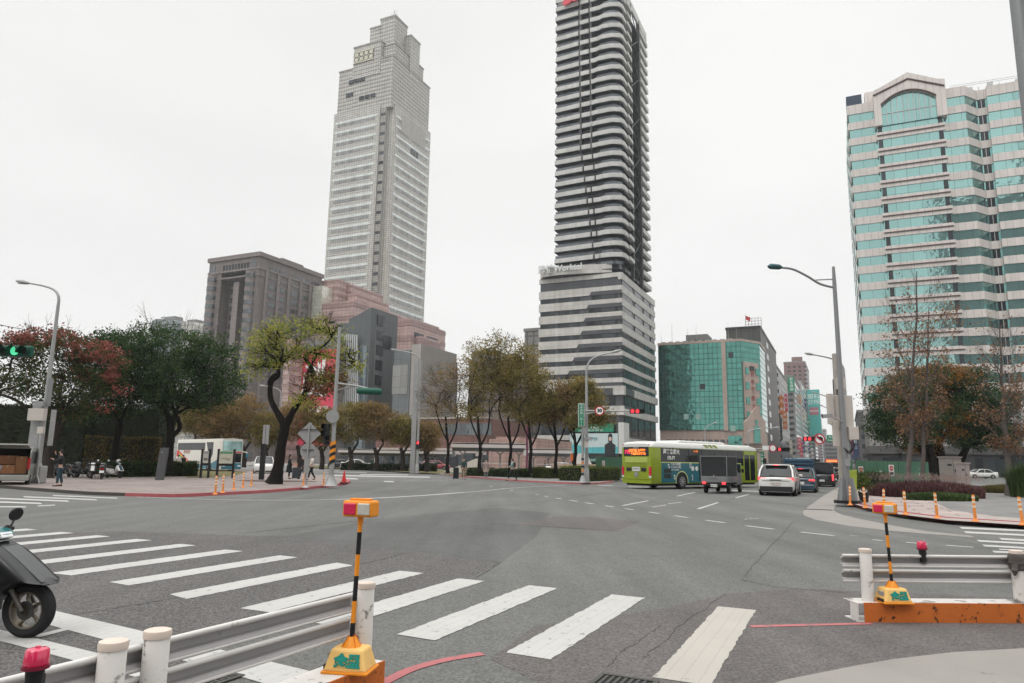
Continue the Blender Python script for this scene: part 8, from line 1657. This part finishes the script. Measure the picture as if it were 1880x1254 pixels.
SBK = M('scooter_black', (.008, .009, .010), rough=.4, spec=.3, coat=.25, var=.15, scale=3, dirt=.25, dirtcol=(.05, .045, .04), dscale=7, dthr=.6); SGY = M('scooter_grey', (.16, .16, .165), rough=.35, coat=.5); SWH = M('scooter_white', (.58, .56, .54), rough=.35, coat=.5); STL = M('scooter_teal', (.015, .06, .075), rough=.35, coat=.5)
c = gp(47, 1171); cw = math.radians(-6); P = Vector((c.x-.62*math.cos(cw), c.y-.62*math.sin(cw), 0)); ns_ = scooter('scooter', 'big dark scooter cut by the left edge beyond the crash barrier', P, cw, SBK, M('scooter_charcoal', (.05, .052, .055), rough=.3, coat=.5), fine=True)
for o in kids(ns_):
    nm = o.name.split('.')[0]
    if nm in ('front_fairing', 'nose_strip', 'fork'):
        for v_ in o.data.vertices:
            k_ = max(0, (v_.co.z-.50)/.38); v_.co.x -= .15*k_; v_.co.z -= .035*k_
    elif nm in ('handlebar', 'headlight_cowl', 'headlight', 'grip'): o.location = (-.19, 0, -.05)
    elif nm == 'mirror': o.location = (-.22, 0, -.10)
sc = [((208, 877.5), 1.5, 'white and teal scooter parked nearest the clipped hedge', -25, SWH, STL, 1), ((186, 879.5), 0, 'black scooter with its number plate turned to the road, second from the hedge', 118, SBK, SGY, 0), ((168, 878.5), 0, 'black scooter facing the road with silver nose, third from the hedge', -60, SBK, SWH, 0), ((150, 877), 0, 'black scooter lying low in the middle of the parked row', -15, SBK, SBK, 0), ((134, 876), 0, 'grey black scooter just right of the phone user', -35, SBK, SGY, 0), ((104, 875), 0, 'black scooter behind the phone user', -50, SBK, SBK, 0), ((70, 874), 0, 'black scooter hidden between lamp foot and flame tree', -70, SBK, SWH, 0), ((48, 873), 0, 'black scooter behind the left lamp foot', -60, SBK, SGY, 0), ((226, 873), 1.0, 'dark scooter behind the white and teal one', 20, SBK, SBK, 0)]
for (px, dx, lab, deg, bm_, tm_, hl) in sc:
    P = gp(px[0], px[1], .13); P.z = .125; t = scooter('scooter', lab, P, math.radians(deg), bm_, tm_, group='scooters parked on the left pavement', box=(hl == 0 and deg < -40))
def helmet(label, c, m_):
    t = thing('helmet', label, 'helmet', c); MB().lathe([(.001, .13), (.07, .12), (.12, .06), (.13, 0), (.12, -.06), (.11, -.08)], n=16).build('shell', m_, t, smooth=True); MB().cb((.10, 0, -.01), (.06, .2, .08)).build('visor', CG, t, bevel=.02, fix=True)
P = gp(208, 877.5, .13); helmet('pale helmet hung on the handlebar of the white and teal scooter', P+Vector((.28, -.1, 1.12)), SWH)
P = gp(150, 877, .13); helmet('grey helmet resting on a black scooter in the parked row', P+Vector((-.3, 0, .92)), SGY)

# ------------------------------------------------------------------ people
def skin(name, nodes, edges, mat, parent, sub=1, root=0):
    """one continuous body surface grown round a posed skeleton: nodes = [(x,y,z,rx,ry)]"""
    me = bpy.data.meshes.new(name); me.from_pydata([n_[:3] for n_ in nodes], edges, []); o = bpy.data.objects.new(name+'_tmp', me); COL.objects.link(o)
    md = o.modifiers.new('skin', 'SKIN'); md.use_smooth_shade = True
    for i, n_ in enumerate(nodes): sv = me.skin_vertices[0].data[i]; sv.radius = (n_[3], n_[4] if len(n_) > 4 else n_[3]); sv.use_root = (i == root)
    if sub: sm = o.modifiers.new('sub', 'SUBSURF'); sm.levels = sub; sm.render_levels = sub
    m2 = bpy.data.meshes.new_from_object(o.evaluated_get(bpy.context.evaluated_depsgraph_get())); bpy.data.objects.remove(o)
    m2.name = name; m2.materials.clear(); m2.materials.append(mat); m2.polygons.foreach_set('use_smooth', [True]*len(m2.polygons))
    q = bpy.data.objects.new(name, m2); COL.objects.link(q); q.parent = parent; return q
SKIN = M('skin', (.50, .31, .235), rough=.55, var=.08); HAIR = M('hair_black', (.012, .010, .010), rough=.6)
def person(label, P, rz, h=1.70, top=None, bottom=None, shoes=None, stride=.0, arms=None, coat=0.0, hair='short', hood=False, mask=False, skirt=0, bend=0.0, legs_bare=False, sit=False):
    """faces +x; arms: per side (elbow xyz, wrist xyz) offsets from the shoulder in metres"""
    k = h/1.72; t = thing('person', label, 'person', P, rz); top = top or BLK; bottom = bottom or BLK; shoes = shoes or BLK
    def N_(x, y, z, r, r2=None): return (x*k, y*k, z*k, r*k, (r2 or r)*k)
    lean = bend
    hip, wst, cst, nk, hd0, hd1, hd2 = (0, 0, .92), (lean*.3, 0, 1.08), (lean*.8, 0, 1.30), (lean, 0, 1.46), (lean+.01, 0, 1.53), (lean+.03, 0, 1.60), (lean+.02, 0, 1.67)
    nodes = [N_(*hip, .12, .14), N_(*wst, .10, .125), N_(*cst, .11, .15), N_(*nk, .052), N_(*hd0, .056), N_(*hd1, .082, .074), N_(*hd2, .068, .066)]; edges = [(0, 1), (1, 2), (2, 3), (3, 4), (4, 5), (5, 6)]
    jac = [N_(0, 0, .84, .15, .17), N_(*wst, .125, .15), N_(*cst, .135, .175), N_(lean-.005, 0, 1.43, .09, .11)]; je = [(0, 1), (1, 2), (2, 3)]
    tr = [N_(0, 0, .96, .13, .15)]; te = []
    arms = arms or {}
    feet = []
    for s_ in (-1, 1):
        # leg
        fx = stride*s_; kn = (fx*.55+.03+abs(stride)*.10*(1 if s_ < 0 else .3), s_*.095, .50); an = (fx*1.0-(.10*abs(stride)/.3 if s_ < 0 else 0), s_*.09, .085+(.05*abs(stride)/.3 if s_ < 0 else 0)); toe = (an[0]+.17, s_*.10, .035)
        b0 = len(nodes); nodes += [N_(fx*.12, s_*.09, .84, .085), N_(*kn, .056), N_((kn[0]+an[0])/2-.01, s_*.093, .32, .052), N_(*an, .036), N_(toe[0]-.06, s_*.095, an[2]-.04 if an[2] > .1 else .045, .036, .036), N_(*toe, .026, .034)]; edges += [(0, b0), (b0, b0+1), (b0+1, b0+2), (b0+2, b0+3), (b0+3, b0+4), (b0+4, b0+5)]
        c0 = len(tr); tr += [N_(fx*.12, s_*.09, .82, .105), N_(*kn, .075), N_(an[0]*.97, s_*.09, .14, .062)]; te += [(0, c0), (c0, c0+1), (c0+1, c0+2)]
        feet.append((an, toe))
        # arm
        sh = (lean*.95, s_*.195, 1.40); el, wr = arms.get(s_, ((-.02, .05, -.28), (.05, .04, -.53))); el = (sh[0]+el[0], sh[1]+s_*el[1], sh[2]+el[2]); wr = (sh[0]+wr[0], sh[1]+s_*wr[1], sh[2]+wr[2])
        d = (Vector(wr)-Vector(el)).normalized(); hb = Vector(wr)+d*.045; b1 = len(nodes)
        nodes += [N_(*sh, .055), N_(*el, .040), N_(*wr, .026), N_(*hb, .036, .020)]; edges += [(2, b1), (b1, b1+1), (b1+1, b1+2), (b1+2, b1+3)]
        pd = d.orthogonal().normalized(); sd_ = d.cross(Vector((0, 0, 1))); sd_ = sd_.normalized() if sd_.length > .2 else Vector((1, 0, 0)); cu = d.cross(sd_).normalized()
        for f, (o_, ln) in enumerate(((-.030, .062), (-.010, .074), (.010, .070), (.029, .055))):     # four fingers
            p1 = hb+d*.032+sd_*o_; p2 = p1+d*ln*.5+cu*.008*s_; p3 = p2+d*ln*.42+cu*.022*s_; c1 = len(nodes); nodes += [N_(*p1, .0095), N_(*p2, .0088), N_(*p3, .0075)]; edges += [(b1+3, c1), (c1, c1+1), (c1+1, c1+2)]
        q1 = hb+sd_*.040+cu*.006; q2 = q1+d*.030+sd_*.018; c1 = len(nodes); nodes += [N_(*q1, .0105), N_(*q2, .009)]; edges += [(b1+2, c1), (c1, c1+1)]
        j0 = len(jac); jac += [N_(*(Vector(sh)+Vector((0, -s_*.01, 0))), .078), N_(*el, .060), N_(*(Vector(wr)-d*.015), .045)]; je += [(2, j0), (j0, j0+1), (j0+1, j0+2)]
    skin('body', nodes, edges, SKIN, t); skin('trousers' if not skirt else 'leggings', tr, te, bottom, t); skin('jacket', jac, je, top, t)
    if coat or skirt:
        z0_ = (.92-max(coat, skirt)); MB().lathe([(.165*k, 1.02*k), (.175*k, .90*k), (.20*k, (.90+z0_)/2*k), (.225*k, z0_*k), (.215*k, z0_*k)], (0, 0, 0), 18).build('coat_skirt', top, t, smooth=True)
    for an, toe in feet: skin('shoe', [N_(an[0]-.03, an[1], an[2]-.035, .042, .045), N_((an[0]+toe[0])/2, an[1], (an[2]+toe[2])/2-.02, .046, .040), N_(toe[0]+.02, toe[1], toe[2]+.002, .038, .03)], [(0, 1), (1, 2)], shoes, t)
    # face and hair
    fx = lean+.03; mb = MB(); [mb.ball(((fx+.072)*k, s_*.030*k, 1.612*k), .009*k, 6) for s_ in (-1, 1)]; mb.build('eye', BLK, t) if False else MB().ball(((fx+.070)*k, .030*k, 1.612*k), .009*k, 6).build('eye', BLK, t); MB().ball(((fx+.070)*k, -.030*k, 1.612*k), .009*k, 6).build('eye', BLK, t)
    MB().tube([((fx+.068)*k, 0, 1.615*k), ((fx+.092)*k, 0, 1.588*k), ((fx+.070)*k, 0, 1.578*k)], [.007*k, .013*k, .008*k], 6).build('nose', SKIN, t, smooth=True); MB().cb(((fx+.066)*k, 0, 1.555*k), (.02*k, .045*k, .010*k)).build('mouth', M('lips', (.36, .13, .11)), t)
    for s_ in (-1, 1): MB().ball((fx*k, s_*.076*k, 1.60*k), .018*k, 6, 1.5).build('ear', SKIN, t, smooth=True)
    if mask: MB().cb(((fx+.058)*k, 0, 1.570*k), (.05*k, .11*k, .075*k)).build('face_mask', PLT, t, bevel=.015, fix=True)
    mb = MB(); mb.lathe([(.001, .098), (.045, .090), (.075, .062), (.088, .020), (.088, -.01)], ((fx-.020)*k, 0, 1.648*k), 16); mb.build('hair', HAIR if not hood else top, t, smooth=True)
    bk = MB(); L_ = {'short': .06, 'long': .26, 'bun': .08}[hair]; bk.tube([((fx-.045)*k, 0, 1.65*k), ((fx-.065)*k, 0, 1.58*k), ((fx-.075)*k, 0, (1.60-L_)*k)], [.070*k, .074*k, .045*k], 12); bk.build('hair_back', HAIR if not hood else top, t, smooth=True)
    return t
CL = lambda n, c: M('cloth_'+n, c, rough=.9, var=.15, scale=8, bump=.3, bscale=12)
JET, DEN, SLT, BEI, MNT, WHT, KHA, GRN = CL('jet', (.018, .02, .022)), CL('denim', (.025, .055, .075)), CL('slate', (.05, .055, .06)), CL('beige', (.30, .235, .21)), CL('mint', (.25, .33, .33)), CL('white', (.52, .47, .42)), CL('khaki', (.22, .16, .11)), CL('green', (.03, .06, .055))
zt_ = .127
P = gp(108, 893, .13); person('person in black jacket and jeans holding a phone to the face at the kerb', (P.x, P.y, zt_), math.radians(200), 1.74, JET, DEN, stride=.07, arms={-1: ((.10, .02, -.24), (.24, -.12, .12)), 1: ((.06, .06, -.26), (.26, .0, -.14))}, bend=.05)
w_ = thing('phone', 'small dark phone held to the face of the person in black jacket', 'phone', P+Vector((-.27, -.02, 1.50)), .3); MB().cb((0, 0, 0), (.012, .07, .14)).build('phone_body', BLK, w_, bevel=.004, fix=True)
P = at(530, 876, 53); P.z = zt_; person('person in long black coat pulling a dark suitcase right of the forked tree', P, math.radians(20), 1.74, JET, JET, coat=.45, hair='long', arms={-1: ((.05, .04, -.26), (.28, .0, -.48)), 1: ((.03, .05, -.27), (.12, .04, -.50))})
def suitcase(label, P, rz, m_, w=.42, h_=.62, d_=.26):
    t = thing('suitcase', label, 'suitcase', P, rz); b_ = MB().box(-w/2, w/2, -d_/2, d_/2, .06, h_).build('shell', m_, t, bevel=.03, fix=True); mb = MB(); [mb.box(x, x+.015, -d_/2-.006, d_/2+.006, .10, h_-.05) for x in (-.12, -.04, .04, .12)]; mb.build('ribs', m_, b_)
    MB().tube([(-.1, 0, h_), (-.1, 0, h_+.38), (.1, 0, h_+.38), (.1, 0, h_)], .012, 6).build('handle', METAL_D, t)
    for x in (-w*.4, w*.4): MB().lathe([(.03, -.015), (.03, .015)], (x, 0, .03), 10, 'Y').build('wheel', BLK, t)
SCN = M('case_charcoal', (.035, .042, .05), rough=.5)
suitcase('dark grey suitcase pulled by the person in long black coat', P+Vector((.58, -.15, 0)), .2, SCN, .55, .82, .34)
bt = thing('paper_bag', 'pale pink paper bag resting on the dark grey suitcase', 'bag', P+Vector((.46, -.18, .84)), .2); MB().box(-.16, .16, -.09, .09, 0, .32).build('bag', M('bag_pink', (.50, .30, .24), rough=.8), bt); MB().tube([(-.08, 0, .32), (-.05, 0, .42), (.05, 0, .42), (.08, 0, .32)], .007, 5).build('bag_handle', PLT, bt)
P = at(571, 879, 51); P.z = zt_; person('person in pale shirt and black trousers striding behind the round sign back', P, math.radians(215), 1.76, WHT, JET, stride=.24, arms={-1: ((-.10, .04, -.25), (-.02, .05, -.50)), 1: ((.10, .04, -.25), (.26, .0, -.40))})
P = at(555, 878, 53); P.z = zt_; person('person in black half hidden behind the diamond sign post', P, math.radians(190), 1.70, JET, SLT, stride=.18)
P = at(851, 878, 59); P.z = .125; person('person in dark teal top and khaki shorts beside a black suitcase', P, math.radians(-60), 1.76, GRN, KHA, stride=.04); suitcase('black suitcase standing at the left of the khaki shorts walker', P+Vector((-.62, -.1, 0)), .1, JET, .45, .95, .3)
P = at(892, 879, 60); P.z = .125; person('person in beige coat with a white face mask in front of the low hedge', P, math.radians(-85), 1.66, BEI, CL('pattern', (.20, .20, .21)), coat=.30, hair='long', mask=True)
P = at(940, 881, 57.5); P.z = .125; person('person in mint grey jacket and black trousers striding along the hedge', P, math.radians(178), 1.74, MNT, JET, stride=.30, hair='bun', arms={-1: ((-.06, .03, -.26), (.14, .0, -.36)), 1: ((.08, .03, -.26), (.24, -.02, -.32))})
bp_ = thing('backpack', 'black backpack on the person in mint grey jacket', 'backpack', P+Vector((.20, 0, 1.05)), 0); MB().box(-.08, .08, -.14, .14, 0, .40).build('pack', JET, bp_, bevel=.04, fix=True)
P = at(326, 860, 68); P.z = .1; person('person in white puffy jacket near the tour coach tail', P, math.radians(-70), 1.64, CL('cream', (.60, .56, .52)), CL('rose', (.35, .20, .19)), hair='short')
P = at(335, 860, 69); P.z = .1; person('person in dark coat beside the white jacket near the tour coach', P, math.radians(-100), 1.66, JET, JET, coat=.2)
for i, (px, py, Y, rz, lab, tp) in enumerate(((762, 862, 100, 10, 'dark dressed person standing between the hedge boxes at the lamp', JET), (646, 858, 108, 60, 'person in dark coat waiting under the long shelter at its left', SLT), (703, 860, 110, 200, 'person in grey walking under the long shelter in its middle', SLT), (683, 860, 112, 120, 'person in green top waiting under the long shelter', GRN), (1036, 862, 90, 90, 'person in pale top behind the second shelter railing', WHT), (1000, 862, 88, 200, 'person in black near the second shelter', JET))):
    P = at(px, py, Y); P.z = .12; person(lab, P, math.radians(rz), 1.68, tp, JET, stride=.1 if i % 2 else .02)
# riders in the queue
P = ts(-.75, 78); person('person walking with white shoes between the queue and the green fence', (P.x, P.y, 0), HD-.4, 1.7, JET, JET, shoes=WHT, stride=.26)
P = ts(-.9, 73.5); scooter('scooter', 'dark scooter waiting at the right of the black people carrier', (P.x, P.y, 0), HD, SBK, SGY)
P = at(1397, 872, 56); 
scooter('scooter', 'dark scooter waiting between the green bus front and white SUV', (P.x, P.y, 0), HD, SBK, SGY)

# ------------------------------------------------------------------ haze
hz_ = MB().box(-705, 705, -135, 905, -1, 262).build('haze', newmat('haze_air')[0]); hz_['kind'] = 'stuff'
m_ = bpy.data.materials['haze_air']; nt = m_.node_tree; nt.nodes.clear(); o_ = nd(nt, 'ShaderNodeOutputMaterial'); pv = nd(nt, 'ShaderNodeVolumePrincipled'); pv.inputs['Color'].default_value = (.93, .95, .97, 1); pv.inputs['Density'].default_value = .00026; pv.inputs['Anisotropy'].default_value = .2; nt.links.new(pv.outputs[0], o_.inputs['Volume'])
